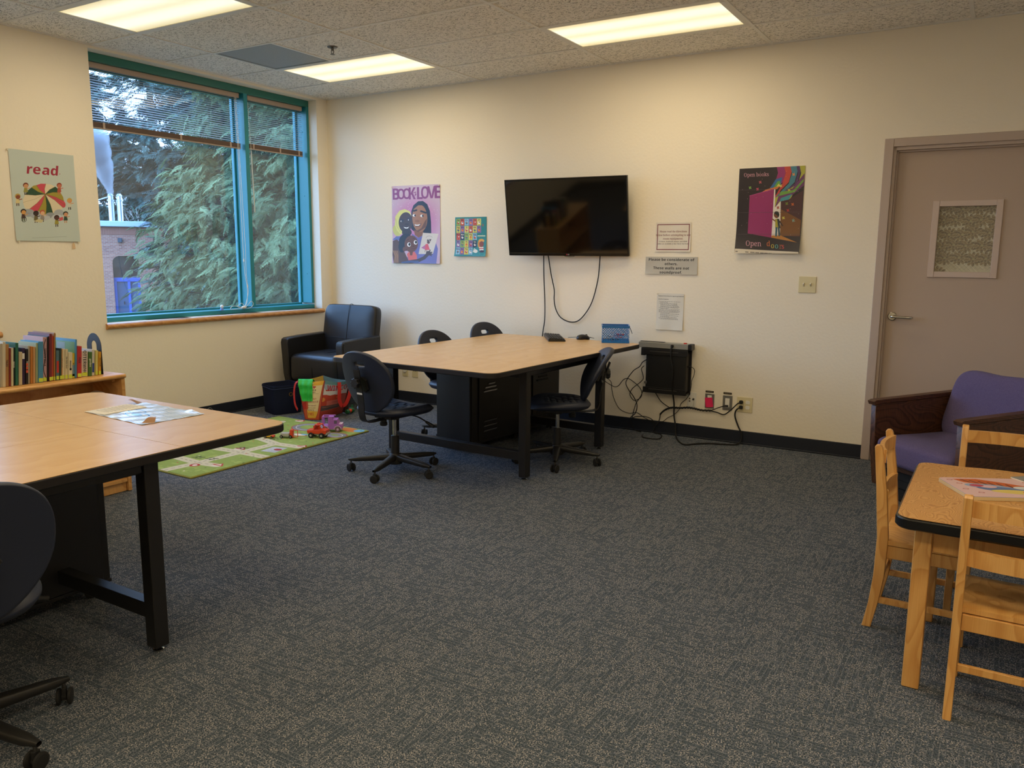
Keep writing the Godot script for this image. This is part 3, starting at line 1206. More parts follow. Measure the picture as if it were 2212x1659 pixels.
func bare_shrub(called: String, label: String, at: Vector3, sd: int):
	var t: Node3D = thing(called, label, "shrub", Vector3(at.x, -3.0, at.z))
	var r := RandomNumberGenerator.new()
	r.seed = sd
	var b := MB.new()
	twig(b, r, Vector3.ZERO, Vector3(0, 1, 0), 4.0, 0.07, 0)
	for i in 7:
		twig(b, r, Vector3(r.randf_range(-0.8, 0.8), 2.0, r.randf_range(-0.8, 0.8)), Vector3(r.randf_range(-0.7, 0.7), 1, r.randf_range(-0.7, 0.7)).normalized(), 2.4, 0.05, 1)
	put("branches", b, mat("grey_twig", c8(150, 146, 136), 0.9), t)

func twig(b: MB, r: RandomNumberGenerator, p: Vector3, d: Vector3, l: float, w: float, level: int):
	var e := p + d * l
	b.rod(p, e, w, w * 0.5, 4)
	if level > 2:
		return
	for i in 5:
		var nd := (d + Vector3(r.randf_range(-0.9, 0.9), r.randf_range(-0.2, 0.5), r.randf_range(-0.9, 0.9))).normalized()
		twig(b, r, p.lerp(e, r.randf_range(0.4, 1.0)), nd, l * r.randf_range(0.4, 0.6), w * 0.5, level + 1)

func brick_building():
	# faces the window; local x runs to the right in the picture, local z towards the window
	var at := seen(45.0, -0.836, -0.549)
	var turn := atan2(0.836, 0.549)
	var t := thing("building", "red brick building with arched blue doorway and metal roof edge", "building", Vector3(at.x, -3.0, at.z), turn)
	var im := Image.create_empty(256, 256, false, Image.FORMAT_RGB8)
	im.fill(c8(176, 164, 152))
	var r := RandomNumberGenerator.new()
	r.seed = 8
	for j in 16:
		for i in range(-1, 8):
			var c := c8(150, 96, 82).lerp(c8(178, 122, 102), r.randf())
			im.fill_rect(Rect2i(i * 32 + (16 if j % 2 else 0), j * 16, 30, 13), c)
	var bm := mat("far_brick", Color.WHITE, 0.85)
	bm.albedo_texture = ImageTexture.create_from_image(im)
	triplanar(bm, Vector3(0.62, 0.83, 0.62))
	# wall with an arched opening
	var top := 5.62
	var ox0 := -0.62
	var ox1 := 0.58
	var otop := 4.2
	var w := MB.new()
	w.box(Vector3(-6.31, top / 2, -2.0), Vector3(11.38, top, 4.0))
	w.box(Vector3(5.29, top / 2, -2.0), Vector3(9.42, top, 4.0))
	w.box(Vector3((ox0 + ox1) / 2, (otop + top) / 2, -0.2), Vector3(ox1 - ox0, top - otop, 0.4))
	# rounded upper corners of the opening
	for s in [0, 1]:
		var cx: float = ox0 if s == 0 else ox1
		var sg := 1.0 if s == 0 else -1.0
		var pts := [Vector2(cx, otop)]
		for q in 7:
			var a := PI / 2 * q / 6
			pts.append(Vector2(cx + sg * 0.34 * (1 - cos(a)), otop - 0.34 * (1 - sin(a))))
		if s == 0:
			w.prism(pts, -0.4, 0.0)
		else:
			pts.reverse()
			w.prism(pts, -0.4, 0.0)
	put("wall", w, bm, t)
	var so := MB.new()
	for q in 60:
		so.box(Vector3(-4.0 + q * 0.11, top - 0.2, 0.012), Vector3(0.1, 0.36, 0.03))
	put("soldier_course", so, mat("brick_plain", c8(158, 108, 92), 0.85), t).set_meta("kind", "stuff")
	put("roof_edge", abox(Vector3(0, top + 0.14, -1.9), Vector3(22, 0.28, 4.3), 0.03), mat("roof_metal", c8(168, 190, 208), 0.35, 0.3), t)
	# doorway
	var blue := mat("door_blue", c8(46, 92, 190), 0.4)
	var fr := MB.new()
	for xx in [ox0 + 0.06, (ox0 + ox1) / 2 + 0.08, ox1 - 0.05]:
		fr.box(Vector3(xx, 1.5, -0.3), Vector3(0.12, 3.0, 0.1))
	fr.box(Vector3((ox0 + ox1) / 2, 3.02, -0.3), Vector3(ox1 - ox0, 0.2, 0.1))
	fr.box(Vector3((ox0 + ox1) / 2, 0.45, -0.3), Vector3(ox1 - ox0, 0.3, 0.1))
	put("door", fr, blue, t)
	put("fanlight", abox(Vector3((ox0 + ox1) / 2, 3.66, -0.36), Vector3(ox1 - ox0, 1.1, 0.02)), mat("dark_glass", c8(40, 44, 50), 0.05), t)
	put("pane", abox(Vector3((ox0 + ox1) / 2, 1.6, -0.36), Vector3(ox1 - ox0, 2.7, 0.02)), mat("blue_glass", c8(70, 96, 130), 0.05), t)
	put("pull", abox(Vector3(-0.2, 1.85, -0.22), Vector3(0.05, 0.16, 0.05), 0.01), M.black_metal, t)
	var wl := MB.new()
	wl.box(Vector3(-0.22, 4.97, 0.1), Vector3(0.2, 0.22, 0.2), 0.02)
	put("wall_lamp", wl, mat("lamp_grey", c8(60, 70, 82), 0.5), t)
	# flues
	var fl := mat("flue_metal", c8(190, 198, 206), 0.3, 0.8)
	for xx in [-0.52, -0.12]:
		var f := thing("flue", "left steaming metal flue on the brick building" if xx < -0.5 else "right idle metal flue on the brick building", "chimney", t.transform * Vector3(xx, top + 0.28, -1.5), turn, "")
		var b := MB.new()
		b.lathe([Vector2(0.13, 0), Vector2(0.13, 1.05)], 16)
		put("pipe", b, fl, f)
		var c := MB.new()
		c.lathe([Vector2(0.17, 1.05), Vector2(0.17, 1.1), Vector2(0.12, 1.12), Vector2(0.12, 1.3), Vector2(0.15, 1.32), Vector2(0.06, 1.42)], 16)
		put("cap", c, fl, f)
		if xx < -0.5:
			put("stay", arod(Vector3(-0.1, 1.25, 0), Vector3(-1.6, 0.7, 0), 0.03, -1, 6), fl, f)
	# steam
	var q: Vector3 = t.transform * Vector3(-0.52, top + 1.85, -1.5)
	var rr := RandomNumberGenerator.new()
	rr.seed = 3
	var right := t.basis.x
	var plume := thing("steam", "white steam plume drifting up from the left flue", "steam")
	plume.set_meta("kind", "stuff")
	for k in 9:
		var u := k / 8.0
		var fv := FogVolume.new()
		fv.name = "puff"
		fv.shape = RenderingServer.FOG_VOLUME_SHAPE_ELLIPSOID
		fv.size = Vector3(0.35 + 1.15 * u, 0.6 + 1.0 * u, 0.35 + 1.1 * u) * rr.randf_range(0.9, 1.1)
		fv.position = q + right * (-0.62 * pow(u, 1.2) + rr.randf_range(-0.1, 0.1) * u) + Vector3(0, 2.5 * u, 0)
		var fmat := FogMaterial.new()
		fmat.density = lerpf(3.0, 1.6, u)
		fmat.albedo = Color(0.95, 0.97, 1.0)
		fv.material = fmat
		plume.add_child(fv, true)

# ------------------------------------------------------------------ things on the walls
# a sheet of paper: o is its top left corner, r its right direction, w x h its size; the foot curls off the wall
func sheet_on(called: String, label: String, cat: String, o: Vector3, turn: float, w: float, h: float, m: Material, curl := 0.01, tilt := 0.0) -> Node3D:
	var t := thing(called, label, cat, o, turn)
	var b := MB.new()
	var rows := []
	for j in 13:
		var v := 1.0 - j / 12.0
		var row := []
		for i in 9:
			var u := i / 8.0
			var out := 0.003 + curl * pow(v, 6) * (0.45 + 0.55 * absf(u * 2 - 1)) + 0.0012 * sin(u * 9 + v * 7)
			row.append(Vector3(u * w, -v * h, out).rotated(Vector3.BACK, tilt))
		rows.append(row)
	b.sheet(rows)
	put("print", b, m, t)
	var k := MB.new()
	var rk := []
	for r in rows:
		var q := []
		for p in r:
			q.append(p - Vector3(0, 0, 0.0009))
		rk.append(q)
	k.sheet(rk, false, false, true)
	put("backing", k, M.paper, t)
	return t

func pin_on(t: Node3D, x: float, y: float, z := 0.004):
	var b := MB.new()
	b.xf = Transform3D(Basis(Vector3.RIGHT, PI / 2), Vector3(x, y, z))
	b.lathe([Vector2(0.006, 0.0), Vector2(0.003, 0.003), Vector2(0.0035, 0.007), Vector2(0.006, 0.009)], 12)
	put("push_pin", b, mat("clear_pin", c8(226, 216, 190), 0.2), t)

func art_read() -> Texture2D:
	var a := Art.new(444, 604, c8(196, 208, 202))
	a.frame(Vector2(119, 90), Vector2(1016, 85), Vector2(114, 1425))
	var red := c8(158, 36, 62)
	a.text("read", 408, 322, 150, red, font(true, false), 0, 1.16, 0.07)
	a.oval(913, 477, 7, 7, red)
	var C := Vector2(680, 800)
	var pink := c8(206, 76, 92)
	var ol := c8(164, 150, 54)
	var gr := c8(40, 78, 52)
	var cr := c8(226, 212, 180)
	# a play parachute in wedges round its crown
	var rim := [Vector2(340, 925), Vector2(375, 800), Vector2(470, 690), Vector2(545, 655), Vector2(690, 635), Vector2(840, 682), Vector2(925, 775), Vector2(985, 920), Vector2(1010, 990), Vector2(970, 1025), Vector2(815, 1140), Vector2(690, 1160), Vector2(550, 1090), Vector2(405, 1055)]
	var cs := [cr, gr, ol, pink, cr, gr, ol, pink, pink, cr, gr, ol, pink, cr]
	for i in 14:
		var p: Vector2 = rim[i]
		var q: Vector2 = rim[(i + 1) % 14]
		var bulge := (p + q) / 2 + ((p + q) / 2 - C).normalized() * 14
		var s1 := (C + p) / 2 + (p - C).orthogonal().normalized() * 16
		var s2 := (C + q) / 2 + (q - C).orthogonal().normalized() * 16
		a.poly([C, s1, p, bulge, q, s2], cs[i])
		a.line([C, s1, p], 4, c8(120, 96, 50))
	for q in [[420, 1090, 90, 62, 160], [560, 1130, 110, 60, 168], [760, 1140, 80, 46, 150], [900, 1110, 80, 60, 172], [650, 1175, 110, 50, 190], [870, 1180, 90, 50, 196]]:
		a.oval(q[0], q[1], q[2], q[3], c8(q[4], q[4] + 6, q[4] + 12))
	for q in [[400, 1080, 46, 20], [735, 1140, 60, 18]]:
		a.line([Vector2(q[0] - q[2], q[1]), Vector2(q[0] + q[2], q[1] + q[3])], 5, c8(130, 132, 140))
	# children round it: [x, y of the head, skin, hair, top, legs]
	var kids := [[383, 660, c8(206, 150, 104), c8(120, 60, 40), c8(150, 146, 70), c8(60, 46, 40)], [262, 830, c8(140, 74, 44), c8(188, 160, 80), c8(222, 206, 150), c8(90, 60, 46)], [905, 665, c8(196, 112, 82), c8(150, 70, 48), c8(176, 84, 62), c8(196, 112, 82)], [1075, 915, c8(216, 150, 100), c8(204, 170, 64), c8(206, 206, 190), c8(60, 50, 46)], [345, 1070, c8(214, 156, 84), c8(34, 26, 24), c8(70, 44, 36), c8(74, 92, 60)], [535, 1105, c8(60, 40, 34), c8(30, 22, 20), c8(110, 100, 60), c8(60, 40, 34)], [635, 1095, c8(226, 180, 140), c8(190, 90, 60), c8(150, 140, 130), c8(60, 50, 44)], [865, 1185, c8(84, 50, 40), c8(56, 28, 24), c8(160, 150, 60), c8(60, 40, 34)], [1010, 1130, c8(206, 150, 110), c8(40, 52, 44), c8(44, 72, 56), c8(196, 140, 100)]]
	for k in kids:
		var x: float = k[0]
		var y: float = k[1]
		a.line([Vector2(x - 12, y + 90), Vector2(x - 14, y + 140)], 14, k[5])
		a.line([Vector2(x + 12, y + 90), Vector2(x + 16, y + 140)], 14, k[5])
		a.poly([Vector2(x - 24, y + 34), Vector2(x + 24, y + 34), Vector2(x + 34, y + 104), Vector2(x - 34, y + 104)], k[4])
		a.line([Vector2(x + 20, y + 50), Vector2(x + 62, y + 40)], 12, k[2])
		a.oval(x, y - 6, 42, 40, k[3])
		a.oval(x + 4, y + 8, 34, 32, k[2])
	a.ring(352, 1190, 36, 40, 7, c8(60, 62, 66))
	a.line([Vector2(352, 1150), Vector2(352, 1230)], 4, c8(60, 62, 66))
	a.line([Vector2(316, 1190), Vector2(388, 1190)], 4, c8(60, 62, 66))
	a.poly([Vector2(900, 1190), Vector2(965, 1172), Vector2(972, 1225), Vector2(910, 1240)], c8(206, 82, 88))
	a.poly([Vector2(580, 1190), Vector2(655, 1215), Vector2(620, 1255), Vector2(500, 1225)], c8(206, 196, 150))
	a.line([Vector2(470, 1490), Vector2(1020, 1500)], 4, c8(150, 160, 152))
	return a.texture()

func art_family() -> Texture2D:
	var a := Art.new(556, 707, c8(206, 176, 200))
	a.frame(Vector2(52, 84), Vector2(910, -22), Vector2(18, 1478))
	for k in 40:
		var u := k / 40.0
		a.oval(520, 780, 700 * (1 - u), 800 * (1 - u), c8(210, 186, 204).lerp(c8(204, 132, 184), smoothstep(0.1, 0.75, u)))
	for k in 50:
		a.oval(rng.randf_range(60, 960), rng.randf_range(380, 1000), 5, 5, c8(240, 220, 236))
	var pl := c8(142, 66, 130)
	var f := font(true, false)
	for q in [["B", 70, 128, 214, 0.85], ["O", 164, 135, 200, 0.78], ["O", 270, 132, 200, 0.8], ["K", 378, 116, 222, 0.8], ["L", 534, 112, 225, 0.85], ["O", 612, 100, 230, 0.72], ["V", 728, 100, 222, 0.85], ["E", 862, 90, 232, 0.9]]:
		a.text(q[0], q[1], q[2], q[3], pl, f, 0, q[4], -0.02)
	a.line([Vector2(470, 215), Vector2(510, 200), Vector2(500, 270), Vector2(520, 240)], 12, pl)
	var navy := c8(30, 34, 52)
	var tan := c8(168, 118, 82)
	var dk := c8(70, 50, 46)
	var br := c8(112, 70, 50)
	# tall figure with long hair
	a.poly([Vector2(430, 560), Vector2(470, 450), Vector2(560, 375), Vector2(650, 370), Vector2(730, 430), Vector2(780, 560), Vector2(800, 760), Vector2(806, 985), Vector2(560, 1000), Vector2(430, 900)], navy)
	a.poly([Vector2(480, 920), Vector2(660, 940), Vector2(640, 1060), Vector2(570, 1060), Vector2(500, 1010)], c8(140, 94, 64))
	a.oval(590, 690, 142, 262, tan, -0.04)
	a.poly([Vector2(450, 540), Vector2(480, 440), Vector2(570, 400), Vector2(690, 430), Vector2(730, 560), Vector2(690, 490), Vector2(630, 450), Vector2(560, 450), Vector2(500, 500)], navy)
	a.poly([Vector2(690, 740), Vector2(728, 700), Vector2(700, 860), Vector2(560, 958), Vector2(470, 900), Vector2(540, 925), Vector2(620, 880)], c8(112, 78, 60))
	a.line([Vector2(478, 555), Vector2(530, 540)], 30, c8(28, 24, 28))
	a.line([Vector2(615, 560), Vector2(705, 590)], 32, c8(28, 24, 28))
	for q in [[486, 640], [632, 648]]:
		a.oval(q[0], q[1], 32, 24, Color.WHITE)
		a.oval(q[0] + 16, q[1], 15, 20, c8(40, 30, 26))
	a.oval(545, 745, 46, 22, c8(146, 98, 66))
	a.poly([Vector2(478, 800), Vector2(540, 812), Vector2(625, 790), Vector2(590, 846), Vector2(520, 850)], c8(90, 44, 42))
	a.poly([Vector2(490, 806), Vector2(540, 816), Vector2(610, 800), Vector2(570, 836), Vector2(510, 836)], Color.WHITE)
	# figure in a yellow headscarf
	a.oval(150, 930, 78, 110, c8(206, 206, 110), -0.3)
	a.poly([Vector2(110, 820), Vector2(120, 660), Vector2(200, 550), Vector2(300, 520), Vector2(400, 560), Vector2(436, 660), Vector2(300, 900), Vector2(230, 1010), Vector2(150, 930)], c8(226, 226, 128))
	a.oval(320, 770, 135, 190, dk, 0.06)
	a.line([Vector2(128, 700), Vector2(150, 850), Vector2(215, 950)], 6, c8(180, 180, 90))
	a.oval(345, 960, 95, 75, c8(52, 38, 38))
	for q in [[240, 750], [385, 725]]:
		a.oval(q[0], q[1] - 12, 46, 34, c8(48, 42, 56))
		a.oval(q[0], q[1], 22, 14, c8(226, 220, 220))
		a.oval(q[0] + 8, q[1], 12, 13, c8(24, 20, 22))
	a.oval(345, 810, 40, 22, c8(54, 36, 34))
	a.poly([Vector2(262, 850), Vector2(340, 866), Vector2(400, 846), Vector2(370, 896), Vector2(300, 896)], c8(40, 20, 22))
	a.poly([Vector2(276, 858), Vector2(340, 872), Vector2(392, 854), Vector2(360, 888), Vector2(310, 888)], Color.WHITE)
	# blue clothes
	a.poly([Vector2(440, 980), Vector2(560, 1060), Vector2(660, 1010), Vector2(900, 1160), Vector2(935, 1260), Vector2(915, 1550), Vector2(300, 1550), Vector2(480, 1200)], c8(112, 112, 184))
	a.poly([Vector2(60, 1110), Vector2(140, 1040), Vector2(230, 1040), Vector2(200, 1120)], c8(100, 112, 180))
	a.poly([Vector2(70, 1130), Vector2(150, 1100), Vector2(240, 1180), Vector2(300, 1330), Vector2(380, 1500), Vector2(250, 1560), Vector2(100, 1560), Vector2(70, 1400)], c8(92, 62, 46))
	for k in 5:
		a.line([Vector2(80 + k * 22, 1320), Vector2(120 + k * 16, 1420), Vector2(110 + k * 20, 1550)], 7, c8(206, 150, 84))
	# child
	a.oval(330, 1150, 140, 165, c8(26, 26, 36))
	a.oval(255, 1240, 70, 110, c8(26, 26, 36))
	a.poly([Vector2(350, 1380), Vector2(390, 1330), Vector2(500, 1330), Vector2(540, 1400), Vector2(540, 1520), Vector2(390, 1520)], c8(226, 112, 104))
	a.poly([Vector2(400, 1300), Vector2(470, 1300), Vector2(450, 1400), Vector2(410, 1400)], br)
	a.oval(430, 1180, 128, 160, br, 0.08)
	a.oval(300, 1285, 32, 44, br)
	for q in [[388, 1195], [512, 1150]]:
		a.oval(q[0], q[1], 34, 42, Color.WHITE)
		a.oval(q[0] + 8, q[1] - 4, 21, 27, c8(26, 20, 18))
	a.line([Vector2(340, 1120), Vector2(380, 1095)], 10, c8(60, 34, 26))
	a.line([Vector2(462, 1070), Vector2(495, 1080)], 10, c8(60, 34, 26))
	a.oval(470, 1225, 20, 12, c8(88, 52, 38))
	a.line([Vector2(445, 1275), Vector2(490, 1272), Vector2(520, 1250)], 14, c8(96, 50, 44))
	# the book held up, with a dancing child on its cover
	a.poly([Vector2(650, 965), Vector2(940, 980), Vector2(845, 1360), Vector2(570, 1370)], c8(222, 214, 204))
	a.poly([Vector2(700, 1180), Vector2(745, 1170), Vector2(785, 1285), Vector2(690, 1290)], c8(222, 84, 96))
	a.poly([Vector2(700, 1190), Vector2(620, 1250), Vector2(690, 1280)], c8(190, 110, 160))
	a.oval(752, 1140, 24, 28, c8(96, 58, 44))
	a.oval(745, 1105, 16, 16, c8(40, 24, 24))
	a.oval(785, 1100, 16, 16, c8(40, 24, 24))
	a.line([Vector2(765, 1170), Vector2(805, 1085)], 9, c8(96, 58, 44))
	a.line([Vector2(700, 1285), Vector2(690, 1330)], 8, c8(96, 58, 44))
	a.line([Vector2(725, 1285), Vector2(722, 1330)], 8, c8(96, 58, 44))
	a.ring(770, 1090, 70, 66, 5, c8(150, 120, 120), PI * 1.15, PI * 1.8)
	# arm and hand in front
	a.line([Vector2(390, 1530), Vector2(560, 1500), Vector2(680, 1440), Vector2(735, 1380)], 64, c8(70, 46, 40))
	a.oval(765, 1350, 52, 42, c8(70, 46, 40), 0.3)
	for q in [[790, 1290], [825, 1330], [830, 1365], [815, 1395]]:
		a.line([Vector2(760, 1345), Vector2(q[0], q[1])], 20, c8(70, 46, 40))
	a.line([Vector2(270, 1550), Vector2(420, 1520), Vector2(560, 1520)], 44, c8(76, 92, 140))
	return a.texture()

func art_alphabet() -> Texture2D:
	var a := Art.new(332, 340, c8(44, 138, 142), 3.0)
	a.frame(Vector2(1245, 688), Vector2(608, -4), Vector2(0, 742))
	for k in 5:
		a.poly([Vector2(1245, 1300 + k * 25), Vector2(1848, 1380 + k * 20), Vector2(1848, 1440), Vector2(1245, 1440)], c8(44, 138, 142).lerp(c8(62, 150, 176), k / 5.0))
	var g := c8(150, 184, 84)
	var r := c8(214, 92, 66)
	var b := c8(150, 196, 226)
	var p := c8(150, 118, 176)
	var y := c8(226, 214, 104)
	var n := c8(44, 56, 88)
	var o := c8(206, 92, 44)
	var rows := [[g, r, b, p, o, y], [y, p, y, o, y, p], [r, n, g, y, b], [p, g, y, p, n], [b, p, y, b]]
	var name := "AaBbCcDdEeFfGgHhIiJjKkLlMmNnOoPpQqRrSsTtUuVvWwXxYyZz"
	var k := 0
	for j in 5:
		for i in rows[j].size():
			var x: float = 1268.0 + i * 81
			var yy: float = 716.0 + j * 137
			var c: Color = rows[j][i]
			a.poly([Vector2(x, yy), Vector2(x + 76, yy), Vector2(x + 76, yy + 130), Vector2(x, yy + 130)], c)
			a.text(name.substr(k * 2, 2), x + 38, yy + 12, 30, c8(250, 240, 220) if c == n else c8(60, 40, 60), font(true, false), 1)
			var d := [c8(190, 70, 60), c8(250, 240, 230), c8(70, 110, 140), c8(236, 150, 60)]
			a.oval(x + 38, yy + 80, 20, 24, d[k % 4])
			a.oval(x + 44, yy + 68, 10, 10, d[(k + 1) % 4])
			a.line([Vector2(x + 26, yy + 118), Vector2(x + 50, yy + 118)], 6, c.darkened(0.4))
			k += 1
	a.line([Vector2(1690, 1040), Vector2(1820, 1040)], 22, c8(206, 220, 190))
	a.oval(1740, 1190, 56, 90, c8(222, 150, 60))
	a.oval(1755, 1130, 56, 34, c8(232, 170, 70))
	a.oval(1760, 1195, 44, 56, c8(140, 72, 50))
	a.poly([Vector2(1715, 1255), Vector2(1800, 1245), Vector2(1805, 1310), Vector2(1725, 1315)], c8(232, 226, 220))
	a.line([Vector2(1722, 1280), Vector2(1800, 1274)], 14, c8(196, 60, 60))
	a.oval(1770, 1330, 50, 22, c8(60, 40, 60))
	a.oval(1650, 1330, 42, 32, c8(236, 230, 222))
	a.line([Vector2(1600, 1345), Vector2(1620, 1280), Vector2(1650, 1300)], 12, c8(236, 230, 222))
	a.oval(1785, 840, 8, 26, c8(206, 90, 70))
	for q in 22:
		a.oval(rng.randf_range(1680, 1840), rng.randf_range(700, 1420), 4, 4, c8(160, 206, 200))
	return a.texture()

func art_doors() -> Texture2D:
	var a := Art.new(460, 604, c8(40, 32, 40))
	a.frame(Vector2(896, 172), Vector2(535, -30), Vector2(-32, 678))
	# rainbow stream pouring in from the corner
	var band := [[c8(150, 44, 110), 1200, 1275], [c8(196, 70, 60), 1262, 1322], [c8(70, 130, 150), 1312, 1368], [c8(84, 54, 104), 1360, 1392], [c8(176, 176, 70), 1385, 1440]]
	for q in band:
		var x0: float = q[1]
		var x1: float = q[2]
		a.poly([Vector2(x0, 140), Vector2(x1 + 12, 140), Vector2(x1, 200), Vector2(x1 - 20, 270), Vector2(x1 - 90, 340), Vector2(1190 + (x1 - 1200) * 0.35, 400 + (x1 - 1200) * 0.3), Vector2(1185, 470), Vector2(1185, 400), Vector2(x0 - 10, 280), Vector2(x0 + 14, 200)], q[0])
	for q in [[c8(54, 104, 160), 1150, 322, 1196, 250, 1250, 232], [c8(96, 160, 70), 1176, 322, 1212, 264, 1232, 262], [c8(216, 204, 90), 1196, 318, 1220, 282, 1228, 290], [c8(214, 120, 60), 1080, 355, 1120, 330, 1150, 322]]:
		a.poly([Vector2(q[1], q[2]), Vector2(q[3], q[4]), Vector2(q[5], q[6]), Vector2(1236, 300), Vector2(1205, 328)], q[0])
	a.poly([Vector2(1230, 350), Vector2(1330, 320), Vector2(1425, 200), Vector2(1425, 290), Vector2(1330, 370), Vector2(1230, 420), Vector2(1190, 480)], c8(110, 60, 110))
	a.poly([Vector2(1240, 345), Vector2(1340, 330), Vector2(1420, 240), Vector2(1420, 260), Vector2(1350, 345), Vector2(1220, 380)], c8(110, 160, 70))
	a.poly([Vector2(1240, 395), Vector2(1330, 360), Vector2(1300, 410), Vector2(1230, 430)], c8(70, 150, 160))
	# dim room to the right of the door
	a.poly([Vector2(1240, 420), Vector2(1300, 405), Vector2(1418, 330), Vector2(1398, 690), Vector2(1240, 690)], c8(74, 44, 50))
	a.poly([Vector2(1240, 480), Vector2(1405, 560), Vector2(1398, 680), Vector2(1235, 690)], c8(120, 78, 42))
	# the doorway and the door
	a.poly([Vector2(1185, 325), Vector2(1195, 325), Vector2(1192, 470), Vector2(1240, 418), Vector2(1238, 690), Vector2(1168, 705)], c8(232, 224, 214))
	a.poly([Vector2(982, 384), Vector2(1183, 325), Vector2(1168, 708), Vector2(970, 684)], c8(150, 44, 104))
	a.line([Vector2(982, 384), Vector2(1183, 325)], 4, c8(190, 80, 140))
	a.poly([Vector2(1170, 690), Vector2(1240, 685), Vector2(1380, 735), Vector2(1168, 708)], c8(180, 120, 54))
	# child at the door
	a.poly([Vector2(1196, 560), Vector2(1226, 556), Vector2(1232, 630), Vector2(1198, 632)], c8(170, 160, 60))
	a.poly([Vector2(1212, 556), Vector2(1230, 560), Vector2(1240, 630), Vector2(1222, 632)], c8(40, 54, 60))
	a.line([Vector2(1208, 630), Vector2(1206, 690)], 15, c8(52, 92, 110))
	a.line([Vector2(1226, 630), Vector2(1232, 686)], 15, c8(44, 80, 98))
	a.oval(1207, 525, 22, 27, c8(120, 74, 50))
	a.poly([Vector2(1186, 515), Vector2(1195, 500), Vector2(1220, 500), Vector2(1230, 520), Vector2(1222, 548), Vector2(1212, 530)], c8(36, 44, 44))
	a.line([Vector2(1196, 575), Vector2(1176, 562)], 9, c8(120, 74, 50))
	a.line([Vector2(1232, 575), Vector2(1256, 608)], 10, c8(60, 44, 44))
	for q in [[1238, 300, c8(216, 204, 120)], [1340, 210, c8(226, 150, 90)], [1305, 330, c8(196, 190, 70)], [1335, 440, c8(196, 100, 50)], [1218, 470, c8(160, 60, 60)], [1263, 548, c8(206, 196, 90)], [1343, 566, c8(120, 160, 150)], [1070, 275, c8(196, 90, 100)], [986, 320, c8(130, 176, 80)], [1298, 488, c8(180, 60, 54)], [1288, 436, c8(120, 140, 60)], [1048, 330, c8(206, 80, 110)]]:
		for e in 4:
			var an: float = e * PI / 2 + 0.6
			a.oval(q[0] + cos(an) * 7, q[1] + sin(an) * 7, 6, 4, q[2], an)
	for q in 46:
		a.oval(rng.randf_range(890, 1400), rng.randf_range(180, 680), 1.6, 1.6, c8(206, 196, 190))
	# folds
	for yy in [330, 510, 682]:
		a.line([Vector2(886, yy + 12), Vector2(1425, yy - 14)], 2.2, c8(84, 72, 80))
	var pk := c8(214, 158, 176)
	a.text("Open books", 934, 206, 30, pk, font(false, true), 0, 0.9, -0.05)
	a.text("Open", 958, 742, 42, pk, font(false, true), 0, 0.9, -0.02)
	var dc := [c8(206, 110, 60), c8(206, 190, 70), c8(90, 180, 170), c8(160, 90, 60), c8(196, 70, 70)]
	var dx := [1131, 1168, 1201, 1236, 1256]
	for k in 5:
		a.text("doors"[k], dx[k], 735 if k == 0 else 749, 42, dc[k], font(false, true), 0, 0.9, -0.02)
	# white strip of sponsors' marks
	a.poly([Vector2(868, 812), Vector2(1394, 808), Vector2(1392, 870), Vector2(862, 870)], c8(214, 204, 186))
	for q in [[884, 14], [970, 22], [1016, 30], [1056, 26], [1094, 24], [1128, 24], [1164, 26], [1210, 36], [1270, 56]]:
		a.line([Vector2(q[0] - q[1] / 2.0, 834), Vector2(q[0] + q[1] / 2.0, 834)], 7, c8(110, 104, 100))
	return a.texture()

func art_notice(kind: int) -> Texture2D:
	var a: Art
	if kind == 0:
		a = Art.new(562, 444, c8(228, 220, 206))
		var m := c8(116, 40, 52)
		a.rect(22, 26, 516, 12, m)
		a.rect(22, 404, 516, 12, m)
		a.rect(22, 26, 12, 390, m)
		a.rect(526, 26, 12, 390, m)
		var f := font(true, true)
		var ink := c8(120, 62, 56)
		a.text("Please read the directions", 280, 124, 27, ink, f, 1, 0.9)
		a.text("below before attempting to use", 280, 178, 27, ink, f, 1, 0.95)
		a.text("room equipment.", 280, 232, 27, ink, f, 1, 1.0)
		a.text("A remote, keyboard, mouse, and HDMI", 280, 280, 17, c8(70, 60, 56), f, 1, 1.0)
		a.text("cables are available at the Check Out Desk.", 280, 314, 17, c8(70, 60, 56), f, 1, 1.0)
	elif kind == 1:
		a = Art.new(836, 258, c8(190, 186, 176))
		var ink := c8(32, 32, 34)
		var f := font(true, false)
		a.text("Please be considerate of", 418, 22, 38, ink, f, 1, 1.2)
		a.text("others.", 418, 84, 38, ink, f, 1, 1.2)
		a.text("These walls are not", 418, 146, 38, ink, f, 1, 1.2)
		a.text("soundproof.", 418, 208, 38, ink, f, 1, 1.2)
	else:
		a = Art.new(434, 564, c8(226, 222, 212))
		var f := font(true, false)
		a.text("Equipment Instructions for Large Group Study Rooms", 24, 34, 13, c8(60, 56, 54), f, 0, 0.92)
		a.text("Using Room Equipment", 24, 84, 12, c8(70, 66, 64), f, 0, 0.9)
		var r := RandomNumberGenerator.new()
		r.seed = 4
		for k in 21:
			var ind: int = [36, 60, 36, 60, 60, 60, 60, 36, 60, 36, 36, 36, 36, 60, 60, 60, 60, 60, 60][k % 19]
			var y := 124 + k * 13.6
			var x: float = ind
			while x < 380 - r.randf() * 60 - (150 if k in [1, 8, 13, 15, 17] else 0):
				var w := r.randf_range(8, 30)
				a.rect(x, y, w, 5.2, c8(116, 112, 108))
				x += w + 6
	return a.texture()

